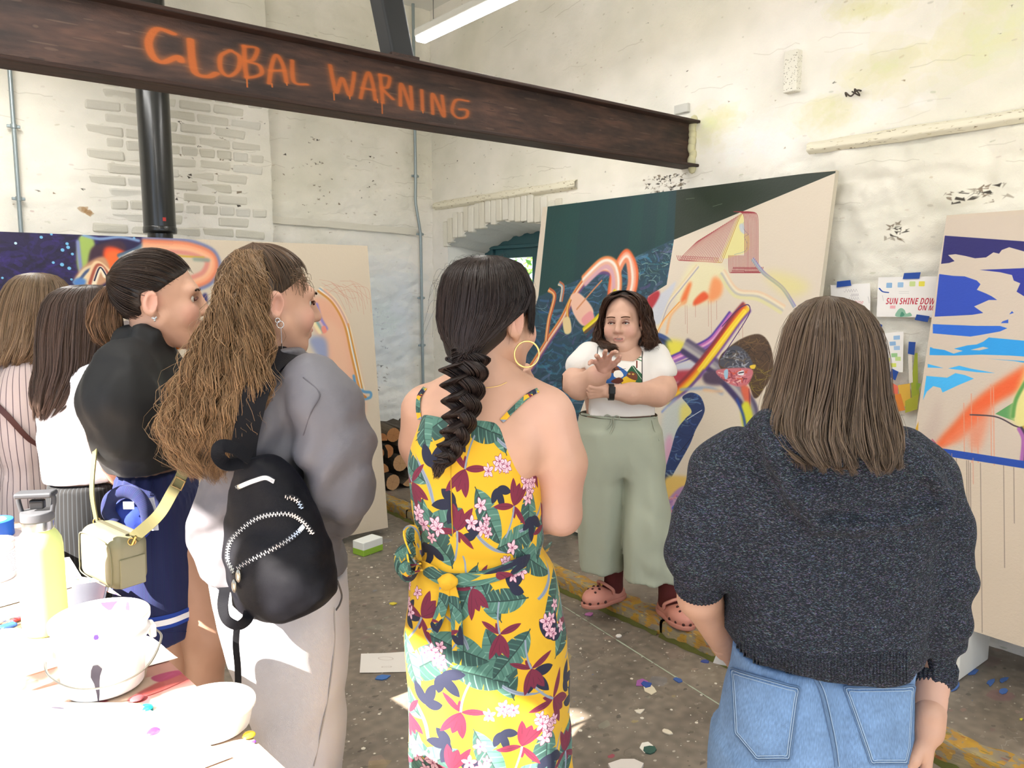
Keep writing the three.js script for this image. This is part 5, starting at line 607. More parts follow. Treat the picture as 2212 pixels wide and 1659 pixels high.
// head: origin between the ears, face toward +z of its own axes
function makeHead(fig, c, yaw, tilt = 0, s = 1, roll = 0, opt = {}) {
  const M = new THREE.Matrix4().makeRotationFromEuler(new THREE.Euler(tilt, yaw, roll, 'YXZ')).scale(V(s, s, s)).setPosition(c), I = M.clone().invert(), e = I.elements, v = (x, y, z) => V(x, y, z), full = opt.full ?? 1;
  const solid = uni([ell(v(0, 0.03, -0.012), [0.074, 0.088, 0.094]), ell(v(0, -0.025, 0.03), [0.062 * full, 0.08, 0.062]), ell(v(0, -0.088, 0.052), [0.034 * full, 0.026, 0.032]), cap(v(-0.052 * full, -0.05, 0.008), v(-0.012, -0.096, 0.056), 0.022), cap(v(0.052 * full, -0.05, 0.008), v(0.012, -0.096, 0.056), 0.022), ell(v(-0.034, -0.03, 0.062), [0.028 * full, 0.03, 0.026]), ell(v(0.034, -0.03, 0.062), [0.028 * full, 0.03, 0.026]), cap(v(-0.036, 0.026, 0.078), v(0.036, 0.026, 0.078), 0.013)], 0.022);
  const nose = uni([cap(v(0, 0.014, 0.09), v(0, -0.026, 0.108), 0.0085, 0.0125), ell(v(-0.012, -0.031, 0.098), [0.0085, 0.0075, 0.0095]), ell(v(0.012, -0.031, 0.098), [0.0085, 0.0075, 0.0095])], 0.01);
  const lips = uni([cap(v(-0.02, -0.061, 0.084), v(0, -0.058, 0.094), 0.0055), cap(v(0.02, -0.061, 0.084), v(0, -0.058, 0.094), 0.0055), cap(v(-0.015, -0.069, 0.085), v(0.015, -0.069, 0.085), 0.0075)], 0.008);
  const sock = uni([ell(v(-0.031, 0.006, 0.098), [0.018, 0.013, 0.02]), ell(v(0.031, 0.006, 0.098), [0.018, 0.013, 0.02])], 0.002);
  const ear = (sx) => { const shell = ell(v(sx * 0.079, -0.004, -0.014), [0.011, 0.032, 0.02], [0.12, sx * 0.45, 0]), bowl = ell(v(sx * 0.089, -0.004, -0.009), [0.009, 0.021, 0.012], [0.12, sx * 0.45, 0]), lobe = ell(v(sx * 0.075, -0.032, -0.006), [0.007, 0.011, 0.009]); return (x, y, z) => smin(smax(shell(x, y, z), -bowl(x, y, z), 0.005), lobe(x, y, z), 0.008); }, e1 = ear(1), e2 = ear(-1);
  const mouth = ell(v(0, -0.0645, 0.094), [0.019, 0.0022 + (opt.open ?? 0), 0.012]);
  const own = (x, y, z) => { let d = solid(x, y, z); if (d < 0.09) { d = smax(d, -sock(x, y, z), 0.014); d = smin(d, nose(x, y, z), 0.012); d = smin(d, lips(x, y, z), 0.006); d = smax(d, -mouth(x, y, z), 0.003); d = smin(d, e1(x, y, z), 0.006); d = smin(d, e2(x, y, z), 0.006); } return d; };
  const f = (x, y, z) => own(e[0] * x + e[4] * y + e[8] * z + e[12], e[1] * x + e[5] * y + e[9] * z + e[13], e[2] * x + e[6] * y + e[10] * z + e[14]) * s;
  const P = (x, y, z) => V(x, y, z).applyMatrix4(M);
  const neck = (to, r0 = 0.05, r1 = 0.055) => cap(P(0, -0.06, -0.022), to, r0 * s, r1);
  const geo = (neckF, lo = 0.24) => surfaceNets(neckF ? (x, y, z) => smin(f(x, y, z), neckF(x, y, z), 0.025) : f, [c.x - 0.14 * s, c.y - lo, c.z - 0.15 * s], [c.x + 0.14 * s, c.y + 0.14 * s, c.z + 0.15 * s], 0.0036);
  const spots = [[P(0, -0.064, 0.092), 0.017, [0.5, 0.2, 0.17], 0.8], [P(-0.013, -0.064, 0.088), 0.014, [0.5, 0.2, 0.17], 0.75], [P(0.013, -0.064, 0.088), 0.014, [0.5, 0.2, 0.17], 0.75], [P(0.038, -0.03, 0.07), 0.04, [0.68, 0.33, 0.27], 0.5], [P(-0.038, -0.03, 0.07), 0.04, [0.68, 0.33, 0.27], 0.5], [P(0.082, 0, -0.01), 0.035, [0.7, 0.34, 0.27], 0.5], [P(-0.082, 0, -0.01), 0.035, [0.7, 0.34, 0.27], 0.5], [P(0, -0.028, 0.108), 0.018, [0.68, 0.34, 0.28], 0.5]];
  return { M, f, P, neck, geo, spots, s };
}
function eyes(h, fig, iris = 0x4a5a4a, brow = 0x4a3226) {
  for (const sx of [-1, 1]) {
    const g = new THREE.SphereGeometry(0.0118 * h.s, 20, 14).rotateX(Math.PI / 2); mesh('eyeball', g, mat(0xe2dcd4, 0.2), fig.g).position.copy(h.P(sx * 0.031, 0.004, 0.0715));
    const dir = V(sx * 0.04 + (h.gaze ?? 0), 0, 1).transformDirection(h.M), ic = h.P(sx * 0.031, 0.004, 0.0715).addScaledVector(dir, 0.0078 * h.s); mesh('iris', new THREE.SphereGeometry(0.0058 * h.s, 14, 10), mat(iris, 0.15), fig.g).position.copy(ic); mesh('pupil', new THREE.SphereGeometry(0.0032 * h.s, 12, 8), mat(0x050505, 0.1), fig.g).position.copy(ic.clone().addScaledVector(dir, 0.0031 * h.s));
    mesh('eyelid', tube([-1, -0.5, 0, 0.5, 1].map((t) => h.P(sx * 0.031 + t * 0.0145, 0.0085 - 0.006 * t * t, 0.0905 - 0.006 * t * t)), 0.003 * h.s, 16, 6), mat(0x6b4238, 0.6), fig.g); mesh('eyebrow', tube([-1, -0.4, 0.3, 1].map((t) => h.P(sx * 0.031 + t * 0.019, 0.0265 + 0.003 * (1 - t * t) , 0.0935 - 0.006 * (0.4 + sx * t * 0.5) ** 2)), 0.0025 * h.s, 16, 6), mat(brow, 0.9), fig.g);
  }
}
// hair: thousands of thin tubes merged into one mesh
function hair(name, parent, strands, seg = 14, sides = 3, roughness = 0.42) {
  const P = [], C = [], N = [], ix = [];
  for (const st of strands) {
    const c = new THREE.CatmullRomCurve3(st.p), n = st.seg ?? seg, base = P.length / 3; let U = null;
    for (let i = 0; i <= n; i++) {
      const t = i / n, p = c.getPoint(t), q = c.getPoint(Math.min(1, t + 0.02)), r = c.getPoint(Math.max(0, t - 0.02)), T = q.sub(r).normalize();
      if (!U) U = Math.abs(T.y) < 0.9 ? V(0, 1, 0).cross(T).normalize() : V(1, 0, 0).cross(T).normalize(); U.addScaledVector(T, -U.dot(T)).normalize(); const W = T.clone().cross(U);
      const rad = st.r * (st.taper ? Math.min(1, (1 - t) * 4 + 0.12) : 1) * Math.min(1, t * 8 + 0.4), k = 1 + (st.tip ?? 0) * t;
      for (let s = 0; s < sides; s++) { const a = s / sides * 6.2832, nx = U.x * Math.cos(a) + W.x * Math.sin(a), ny = U.y * Math.cos(a) + W.y * Math.sin(a), nz = U.z * Math.cos(a) + W.z * Math.sin(a); P.push(p.x + nx * rad, p.y + ny * rad, p.z + nz * rad); N.push(nx, ny, nz); C.push(st.c[0] * k, st.c[1] * k, st.c[2] * k); }
    }
    for (let i = 0; i < n; i++) for (let s = 0; s < sides; s++) { const a = base + i * sides + s, b = base + i * sides + (s + 1) % sides; ix.push(a, b, a + sides, b, b + sides, a + sides); }
  }
  const g = new THREE.BufferGeometry(); g.setAttribute('position', new THREE.Float32BufferAttribute(P, 3)); g.setAttribute('normal', new THREE.Float32BufferAttribute(N, 3)); g.setAttribute('color', new THREE.Float32BufferAttribute(C, 3)); g.setIndex(ix);
  return mesh(name, g, new THREE.MeshPhysicalMaterial({ vertexColors: true, roughness, specularIntensity: 0.6 }), parent);
}
const tone = (c, R, v = 0.25) => { const k = 1 + v * (R() * 2 - 1); return [c[0] * k, c[1] * k * (1 + 0.05 * (R() - 0.5)), c[2] * k]; };
const scalp = (h, n, up = 1) => h.P(n.x * 0.0795 * up, 0.03 + n.y * 0.0945 * up, -0.012 + n.z * 0.1 * up);
// hand: wrist at the origin, fingers along +y, palm toward +z, thumb on the +x side (side = 1) or the -x side (-1)
function handField(M, side, curl, spread = 0.1, s = 1) {
  const fs = [], P = (x, y, z) => V(x * side, y, z).multiplyScalar(s).applyMatrix4(M), c4 = Array.isArray(curl) ? curl : [curl, curl, curl, curl, curl * 0.6];
  fs.push(cap(P(0, -0.03, 0), P(0, 0.01, 0), 0.026 * s, 0.026 * s)); for (const [x0, x1] of [[0.022, 0.03], [0.008, 0.01], [-0.008, -0.01], [-0.02, -0.028]]) fs.push(cap(P(x0 * 0.8, 0.008, 0), P(x1, 0.082, 0), 0.014 * s, 0.0115 * s));
  [[0.03, 0.084, 0.043, 0.027, 0.022, 1.1], [0.0105, 0.088, 0.047, 0.03, 0.023, 0.3], [-0.0105, 0.085, 0.044, 0.028, 0.022, -0.4], [-0.029, 0.077, 0.034, 0.021, 0.019, -1.3]].forEach(([x, y, a, b, c, sp], i) => {
    let p = V(x, y, 0), ang = 0; const sx = Math.sin(sp * spread), ph = [a, b, c]; let q = P(p.x, p.y, p.z);
    ph.forEach((l, k) => { ang += c4[i] * [0.9, 1.15, 0.8][k]; p = p.clone().add(V(sx * l * Math.cos(ang), l * Math.cos(ang) * Math.cos(sp * spread), l * Math.sin(ang))); const q2 = P(p.x, p.y, p.z); fs.push(cap(q, q2, [0.0098, 0.009, 0.008][k] * s, [0.009, 0.008, 0.0068][k] * s)); q = q2; });
  });
  const tc = c4[4], t0 = P(0.018, 0.022, 0.008), t1 = P(0.045, 0.05, 0.018 + 0.01 * tc), t2 = P(0.06 - 0.02 * tc, 0.078, 0.026 + 0.02 * tc), t3 = P(0.066 - 0.045 * tc, 0.1, 0.03 + 0.035 * tc); fs.push(cap(t0, t1, 0.0155 * s, 0.0125 * s), cap(t1, t2, 0.0115 * s, 0.0105 * s), cap(t2, t3, 0.01 * s, 0.0078 * s));
  const f = uni(fs, 0.008), c = P(0, 0.08, 0.02); f.c = c; return f;
}
const basis = (o, yDir, zDir) => { const y = yDir.clone().normalize(), z = zDir.clone().addScaledVector(y, -zDir.dot(y)).normalize(), x = y.clone().cross(z); return new THREE.Matrix4().makeBasis(x, y, z).setPosition(o); };
const around = (f, c, r, cell) => surfaceNets(f, [c.x - r, c.y - r, c.z - r], [c.x + r, c.y + r, c.z + r], cell);
const bodyMesh = (fig, geos, spots, base = SKIN) => { const list = geos.map((g) => skinTint(g, base, spots).toNonIndexed()); list.forEach((g) => { for (const k of Object.keys(g.attributes)) if (!['position', 'normal', 'color'].includes(k)) g.deleteAttribute(k); }); return mesh('body', mergeGeometries(list), mSkin, fig.g); };
// cloth textures
const weave = pixelTex(256, 256, (u, v, x, y) => { const k = 128 + 50 * Math.sin(x * 0.8) * Math.sin(y * 0.8) + 60 * (rnd() - 0.5); return [k, k, k]; }, false);
const cloth = (color, o = {}) => new THREE.MeshPhysicalMaterial({ color: new THREE.Color(color), roughness: 0.85, sheen: 0.3, sheenColor: new THREE.Color(0.5, 0.5, 0.5), sheenRoughness: 0.5, bumpMap: rep(weave, o.bs ?? 8, o.bs ?? 8), bumpScale: o.b ?? 0.0006, ...(o.m ?? {}) });
const ribCuff = (a, b, r0, r1, n) => { const d = b.clone().sub(a), T = d.clone().normalize(), U = V(1, 0, 0).addScaledVector(T, -T.x).normalize(), W = T.clone().cross(U); return grid(n * 6, 5, (s, t) => { const an = -s * 6.28319, r = lerp(r1, r0, t) + 0.0014 * Math.sin(an * n) - (t < 0.01 || t > 0.99 ? 0.004 : 0); return b.clone().addScaledVector(d, -t).addScaledVector(U, Math.cos(an) * r).addScaledVector(W, Math.sin(an) * r); }, (s, t) => [s * 0.9, t * 0.15]); };
// ───────────────────────── people ─────────────────────────
// hair that falls from the crown over level rows [py, left, right, halfDepth, dd]
function dropHair(fig, list, o) {
  const R = mulberry(o.seed ?? 1), rows = fig.rows(list), out = [], n = rows.length;
  for (let i = 0; i < o.n; i++) {
    const nc = o.clumps ?? 26, ph0 = lerp(o.phi[0], o.phi[1], R()), lay = R() < 0.5 ? 0 : 1, cl = Math.round(ph0 * nc / 4 + lay * 0.5) , H1 = (q) => { const h = Math.sin(cl * 91.7 + q * 37.3 + lay * 11.1 + (o.seed ?? 1)) * 43758.5; return h - Math.floor(h); };
    const k = 1.0 - (o.thick ?? 0.16) * R() ** 1.6, lastF = n - 1 - (o.endJit ?? 0.8) * (H1(1) * 1.1 + R() * R() * 0.8) - ((o.layer ?? 0) * lay * H1(2)), last = Math.max(3, Math.min(n - 1, lastF)), pts = [], w1 = H1(3) * 6.28 + R() * 0.7, w2 = H1(4) * 6.28 + R() * 0.7, phc = cl * 4 / nc + (H1(5) - 0.5) * 0.2, sp = (H1(6) - 0.5) * 0.3 + (R() - 0.5) * 0.1;
    for (let j = 0; j <= Math.ceil(last); j++) {
      const t = Math.min(j, last), a = Math.floor(t), b = Math.min(n - 1, a + 1), q = rows[a].map((v, m) => lerp(v, rows[b][m], t - a)), f = j / n, wv = (o.wave ?? 0.004) * Math.pow(f, o.wpow ?? 1.3), ph = lerp(ph0, phc, (o.clump ?? 0.55) * sstep(0.35, 1, f));
      const p2 = ph + sp * f, kk = k + (lay ? 0.05 * (H1(7) - 0.3) * f : 0), x = q[1] + q[3] * Math.sin(p2) * kk + wv * Math.sin(w1 + f * (o.freq ?? 9) + ph * 2), z = q[2] + q[4] * Math.cos(p2) * kk + wv * Math.cos(w2 + f * (o.freq ?? 9)), y = q[0] + 0.003 * (R() - 0.5);
      const pv = V(x, y, z); o.push?.(pv); pts.push(pv);
    }
    const ph = ph0;
    if (o.skip && o.skip(ph, pts)) continue;
    out.push({ p: pts, r: lerp(o.r[0], o.r[1], R() ** 2), c: tone(o.c, R, o.var ?? 0.35), taper: true, tip: o.tip ?? 0.4, seg: o.seg });
  }
  return out;
}
function fringe(fig, list, o) { return dropHair(fig, list, { ...o, n: o.fly ?? 60, r: [0.0003, 0.0005], thick: -0.10, wave: 0.012, endJit: 1.6 }); }
const mDenim = (() => { const t = canvasTex(512, 512, (g, w, h) => { g.drawImage(noiseCanvas(512, 512, (u, v) => { const n = fbm(u * 6, v * 6, 2, 3), s = noise(u * 150, v * 40, 3), k = 1 + 0.16 * n + 0.13 * s; return [112 * k, 143 * k, 182 * k]; }), 0, 0); }); return new THREE.MeshPhysicalMaterial({ map: rep(t, 3, 3), roughness: 0.9, bumpMap: rep(weave, 14, 14), bumpScale: 0.0006 }); })();
const mStitch = mat(0x9db4cc, 0.8), mStitchDark = mat(0x3f5f92, 0.8);

// ── the woman in the charcoal hooded jumper and jeans ──
{
  const F = new Figure('person seen from behind with straight brown hair, charcoal hooded jumper and blue jeans', 1.42, 1775), A = (x, y, d = 0) => F.at(x, y, d);
  const head = makeHead(F, A(1792, 784, 0.02), Math.PI - 0.1, 0, 1.02);
  const torso = trunk(F.rows([[935, 1690, 1890, 0.07], [985, 1580, 1985, 0.085], [1060, 1560, 2000, 0.105], [1200, 1580, 1975, 0.115], [1400, 1590, 1960, 0.115], [1480, 1580, 1965, 0.12], [1560, 1568, 1975, 0.125], [1659, 1555, 1975, 0.12]]));
  const armL = chain([[A(1575, 1020), 0.038], [A(1512, 1190, -0.01), 0.04], [A(1512, 1290, 0.02), 0.04], [A(1570, 1400, 0.10), 0.028]]), armR = chain([[A(1980, 1025), 0.036], [A(2030, 1220, -0.02), 0.038], [A(2016, 1440, -0.02), 0.033], [A(2006, 1570, -0.085), 0.026]]);
  const hip = A(1770, 1600).y, legs = uni([chain([[V(A(1660, 1640).x, hip, 0), 0.09], [V(-0.1, 0.48, 0), 0.06], [V(-0.1, 0.08, 0.0), 0.045]]), chain([[V(A(1880, 1640).x, hip, 0), 0.09], [V(0.1, 0.48, 0), 0.06], [V(0.1, 0.08, 0), 0.045]])], 0.03);
  const skin = uni([off(torso, -0.02), armL, armR, head.neck(A(1790, 940, 0.0))], 0.03);
  const HM = basis(A(2006, 1574, -0.086), V(-0.05, -1, 0.02), V(-0.9, 0, -0.45)), handR = handField(HM, -1, [0.55, 0.6, 0.65, 0.7, 0.5], 0.06, 0.92);
  const HL = basis(A(1572, 1402, 0.10), V(0.6, -0.6, -0.5), V(0.4, 0, -0.8)), handL = handField(HL, 1, 0.5, 0.06, 0.92);
  bodyMesh(F, [surfaceNets(skin, [-0.36, 0.6, -0.25], [0.36, 1.55, 0.2], 0.009), head.geo(head.neck(A(1790, 930, 0.0))), surfaceNets(uni([handR, cap(A(2008, 1540, -0.07), A(2006, 1575, -0.086), 0.029, 0.026)], 0.01), [handR.c.x - 0.09, handR.c.y - 0.15, handR.c.z - 0.09], [handR.c.x + 0.09, handR.c.y + 0.15, handR.c.z + 0.09], 0.0035), around(handL, handL.c, 0.13, 0.004)], [...head.spots, [A(2016, 1500, -0.02), 0.1, [0.7, 0.42, 0.34], 0.4]]);
  // hooded jumper
  const sh = trunk(F.rows([[925, 1700, 1880, 0.075], [950, 1610, 1960, 0.088], [1000, 1565, 2005, 0.105], [1060, 1556, 2015, 0.122], [1150, 1562, 2005, 0.132], [1250, 1566, 1990, 0.14], [1350, 1566, 1985, 0.145], [1410, 1566, 1982, 0.142], [1425, 1570, 1976, 0.132], [1480, 1572, 1974, 0.13]]), 2.4);
  const sL = chain([[A(1600, 988), 0.056], [A(1562, 1025), 0.06], [A(1526, 1120, -0.01), 0.058], [A(1508, 1200, -0.01), 0.055], [A(1512, 1255, 0.005), 0.046]], 0.03), sR = chain([[A(1950, 988), 0.056], [A(1992, 1035), 0.058], [A(2020, 1130, -0.01), 0.06], [A(2030, 1250, -0.02), 0.057], [A(2020, 1350, -0.02), 0.051], [A(2012, 1450, -0.02), 0.045]], 0.03);
  const hood = uni([ell(A(1850, 1015, -0.095), [0.16, 0.075, 0.045], [0.3, 0, -0.2]), cap(A(1925, 975, -0.075), A(2030, 1078, -0.06), 0.028, 0.028), cap(A(1672, 928, -0.05), A(1735, 1050, -0.1), 0.03, 0.036), cap(A(1740, 1070, -0.105), A(1985, 1095, -0.08), 0.03, 0.03), cap(A(1662, 918, -0.02), A(1642, 950, -0.04), 0.026, 0.03)], 0.04);
  let jumper = uni([sh, sL, sR], 0.035); const j0 = jumper;
  jumper = (x, y, z) => { let d = smin(j0(x, y, z), hood(x, y, z), 0.006); if (Math.abs(d) < 0.05) { const arm = Math.max(0, Math.abs(x) - 0.17) / 0.1; d -= 0.0045 * fbm(x * 7, y * 9, z * 7, 3) * 2 + Math.min(1, arm) * (0.003 * Math.sin(y * 80 + x * 50 + z * 40 + 6 * noise(x * 9, y * 9, z * 9)) * sstep(1.18, 1.05, y) ) + 0.004 * Math.sin((x * 0.8 + y) * 32 + 3 * noise(x * 5, y * 5, 1)) * sstep(0.0, 0.12, x) * sstep(1.25, 1.0, y); const band = y < F.y(1412) && y > 0 && Math.abs(x) < 0.2; if (band) d -= 0.0012 * Math.sin(Math.atan2(x, z + 0.02) * 150); } return d; };
  const hemL = A(1512, 1272).y, hemR = A(2012, 1466, -0.02).y, hemT = [[1560, 1400], [1580, 1425], [1640, 1447], [1770, 1466], [1900, 1480], [1960, 1478], [1985, 1460]], hemPx = table1(hemT), hemB = table1(hemT.map(([px, py]) => { const p = A(px, py, -0.125); return [p.x, p.y]; }));
  const rim = chain([[1648, 930], [1672, 985], [1715, 1070], [1765, 1135], [1850, 1140], [1960, 1122], [2035, 1098], [2046, 1070], [2010, 1030]].map(([x, y]) => [F.surf((a, b, c) => Math.min(j0(a, b, c), hood(a, b, c)), x, y, 0.004), 0.013]), 0.01), j1 = jumper; jumper = (x, y, z) => { const d = j1(x, y, z); return Math.abs(d) < 0.06 ? smin(d, rim(x, y, z), 0.012) : d; };
  const jc = cut(jumper, (x, y, z) => (x < A(1566, 1300).x && z > -0.5 ? hemL - y : x > A(1978, 1400).x ? hemR - y : hemB(x) - y), 0.006);
  const heather = canvasTex(1024, 1024, (g, w, h) => { g.fillStyle = '#22252c'; g.fillRect(0, 0, w, h); const R = mulberry(3); for (let i = 0; i < 52000; i++) { const l = R(); g.strokeStyle = l < 0.5 ? `rgba(18,19,23,.5)` : `rgba(${100 + R() * 70},${106 + R() * 70},${124 + R() * 70},${0.3 + 0.35 * R()})`; g.lineWidth = 1 + R(); const x = R() * w, y = R() * h, a = (R() - 0.5) * 1.1; g.beginPath(); g.moveTo(x, y); g.lineTo(x + Math.cos(a) * (4 + R() * 9), y + Math.sin(a) * (4 + R() * 9)); g.stroke(); } });
  const mJ = new THREE.MeshPhysicalMaterial({ map: heather, roughness: 0.95, specularIntensity: 0.4, sheen: 0.12, sheenColor: new THREE.Color(0.4, 0.42, 0.5), sheenRoughness: 0.6, bumpMap: heather, bumpScale: 0.0016 });
  mesh('hooded_jumper', boxUV(surfaceNets(jc, [-0.36, 0.76, -0.22], [0.36, 1.5, 0.26], 0.0062), 3), mJ, F.g);
  mesh('ribbed_cuff', ribCuff(A(1512, 1236, 0), A(1511, 1277, 0.012), 0.049, 0.047, 38), mJ, F.g); mesh('ribbed_cuff', ribCuff(A(2014, 1428, -0.02), A(2011, 1472, -0.022), 0.0445, 0.043, 38), mJ, F.g);
  mesh('ribbed_hem', grid(330, 5, (s, t) => { const px = lerp(1590, 1962, s), top = 1392 + 22 * sstep(0, 0.5, s) - 8 * sstep(0.6, 1, s), bot = hemPx(px) - 1; return F.surf(jc, px, lerp(bot, top, t), 0.0025 + 0.0013 * Math.sin(s * 330) - (t < 0.01 || t > 0.99 ? 0.003 : 0)); }, (s, t) => [s * 1.2, t * 0.2]), mJ, F.g);
  // jeans
  const jr = F.rows([[1400, 1590, 1965, 0.12], [1450, 1586, 1955, 0.128], [1500, 1572, 1955, 0.138], [1560, 1560, 1958, 0.146], [1620, 1550, 1960, 0.148], [1659, 1545, 1960, 0.146]]), lo = jr.at(-1), yy = lo[0];
  const jl = trunk([...jr, [yy - 0.05, lo[1], lo[2], lo[3], 0.135]], 2.4), legR = trunk([[yy + 0.06, lo[1] + lo[3] * 0.48, 0, lo[3] * 0.5, 0.13], [yy - 0.1, lo[1] + lo[3] * 0.5, 0, lo[3] * 0.5, 0.115], [0.45, lo[1] + 0.105, -0.01, 0.085, 0.09], [0.09, lo[1] + 0.105, 0.0, 0.095, 0.1]]), legL = trunk([[yy + 0.06, lo[1] - lo[3] * 0.48, 0, lo[3] * 0.5, 0.13], [yy - 0.1, lo[1] - lo[3] * 0.5, 0, lo[3] * 0.5, 0.115], [0.45, lo[1] - 0.105, -0.01, 0.085, 0.09], [0.09, lo[1] - 0.105, 0, 0.095, 0.1]]);
  const cleft = (x, y, z) => 0.012 * Math.exp(-((x - lo[1] - 0.004) ** 2) / 0.0006) * (z > 0 ? 1 : 0);
  const jeans = (x, y, z) => { const d = smin(smin(jl(x, y, z), legL(x, y, z), 0.03), legR(x, y, z), 0.03); return Math.abs(d) < 0.05 ? d + cleft(x, y, z) - 0.003 * fbm(x * 9, y * 14, z * 9, 2) : d; };
  const J = mesh('jeans', wrapUV(surfaceNets(jeans, [-0.3, 0.07, -0.2], [0.3, 0.93, 0.2], 0.008), lo[1], 0, 0.17), mDenim, F.g);
  for (const [q, seam] of [[[[1578, 1444], [1727, 1486], [1706, 1641], [1634, 1642], [1586, 1584]], 0], [[[1824, 1484], [1975, 1482], [1968, 1616], [1960, 1650], [1882, 1650]], 1]]) {
    const cx = q.reduce((a, p) => a + p[0], 0) / 5, cy = q.reduce((a, p) => a + p[1], 0) / 5, N = 5; const dense = []; for (let i = 0; i < N; i++) for (let k = 0; k < 8; k++) dense.push([lerp(q[i][0], q[(i + 1) % N][0], k / 8), lerp(q[i][1], q[(i + 1) % N][1], k / 8)]);
    const g = grid(dense.length, 8, (s, t) => { const p = dense[Math.round(s * dense.length) % dense.length]; return F.surf(jeans, lerp(cx, p[0], t), lerp(cy, p[1], t), t > 0.99 ? 0.0005 : 0.0042); }, (s, t, p) => [p.x, p.y]);
    const pk = mesh('pocket', wrapUV(g, lo[1], 0, 0.17), mDenim, J);
    for (const k of [0.955, 0.89]) mesh('stitching', tube(dense.map((p) => F.surf(jeans, lerp(cx, p[0], k), lerp(cy, p[1], k), 0.0045)), 0.0009, 120, 5, true), mStitch, pk);
    mesh('pocket_edge', tube(dense.map((p) => F.surf(jeans, p[0], p[1], 0.002)), 0.0022, 120, 6, true), mDenim, pk);
  }
  mesh('centre_seam', tube([[1762, 1466], [1776, 1500], [1790, 1560], [1800, 1610], [1806, 1656]].map((p) => F.surf(jeans, ...p, 0.001)), 0.0035, 40, 8), mDenim, J); mesh('stitching', tube([[1768, 1466], [1783, 1500], [1797, 1560], [1807, 1610], [1813, 1656]].map((p) => F.surf(jeans, ...p, 0.002)), 0.0009, 40, 5), mStitch, J);
  for (const s of [-1, 1]) mesh('shoe', uni && surfaceNets(cut(uni([ell(V(s * 0.11 + lo[1], 0.04, -0.05), [0.045, 0.045, 0.13]), ell(V(s * 0.11 + lo[1], 0.06, 0.01), [0.04, 0.06, 0.06])], 0.02), (x, y) => 0.002 - y), [s * 0.11 + lo[1] - 0.06, -0.01, -0.2], [s * 0.11 + lo[1] + 0.06, 0.13, 0.1], 0.008), mat(0xe2e0da, 0.6), F.g);
  // hair
  const HR = [[641, 1785, 1797, 0.006, 0.0], [648, 1755, 1828, 0.045], [664, 1730, 1856, 0.075], [700, 1706, 1880, 0.105], [760, 1690, 1897, 0.118], [830, 1674, 1908, 0.115, -0.01], [880, 1660, 1922, 0.11, -0.03], [925, 1655, 1936, 0.1, -0.06], [965, 1685, 1940, 0.08, -0.1], [995, 1720, 1935, 0.06, -0.13], [1020, 1735, 1930, 0.05, -0.145]];
  const core = trunk(F.rows(HR.slice(0, 9).map(([a, l, r, b, d = 0]) => [a, lerp(l, r, 0.05), lerp(l, r, 0.95), b * 0.9, d + 0.004])), 2); mesh('hair_volume', surfaceNets(cut(core, (x, y, z) => -0.075 - z), [-0.2, 1.28, -0.2], [0.25, 1.64, 0.2], 0.009), mat([0.03, 0.02, 0.014], 0.7), F.g);
  const S = dropHair(F, HR, { n: 3000, phi: [-2.0, 2.0], c: [0.088, 0.059, 0.04], r: [0.0006, 0.0016], wave: 0.011, freq: 8, seed: 4, tip: 0.55, var: 0.5, layer: 1.2, endJit: 1 }); S.push(...fringe(F, HR, { phi: [-2, 2], c: [0.16, 0.11, 0.07], seed: 5, fly: 90, tip: 0.3 }));
  hair('hair', F.g, S);
  const pp = mesh('held_paper', grid(6, 6, (s, t) => { const a = A(1540, 1432, 0.2), b = A(1600, 1440, 0.22), c = A(1554, 1396, 0.2); return a.clone().addScaledVector(b.clone().sub(a), s).addScaledVector(c.clone().sub(a), t).add(V(0, 0, 0.006 * Math.sin(s * 3))); }), mat(0xe9e5da, 0.85)); F.g.remove(pp); pp.position.copy(F.g.position); pp.rotation.y = -YAW; tag(pp, 'corner of cream paper held by the charcoal-jumpered person', 'paper');
}
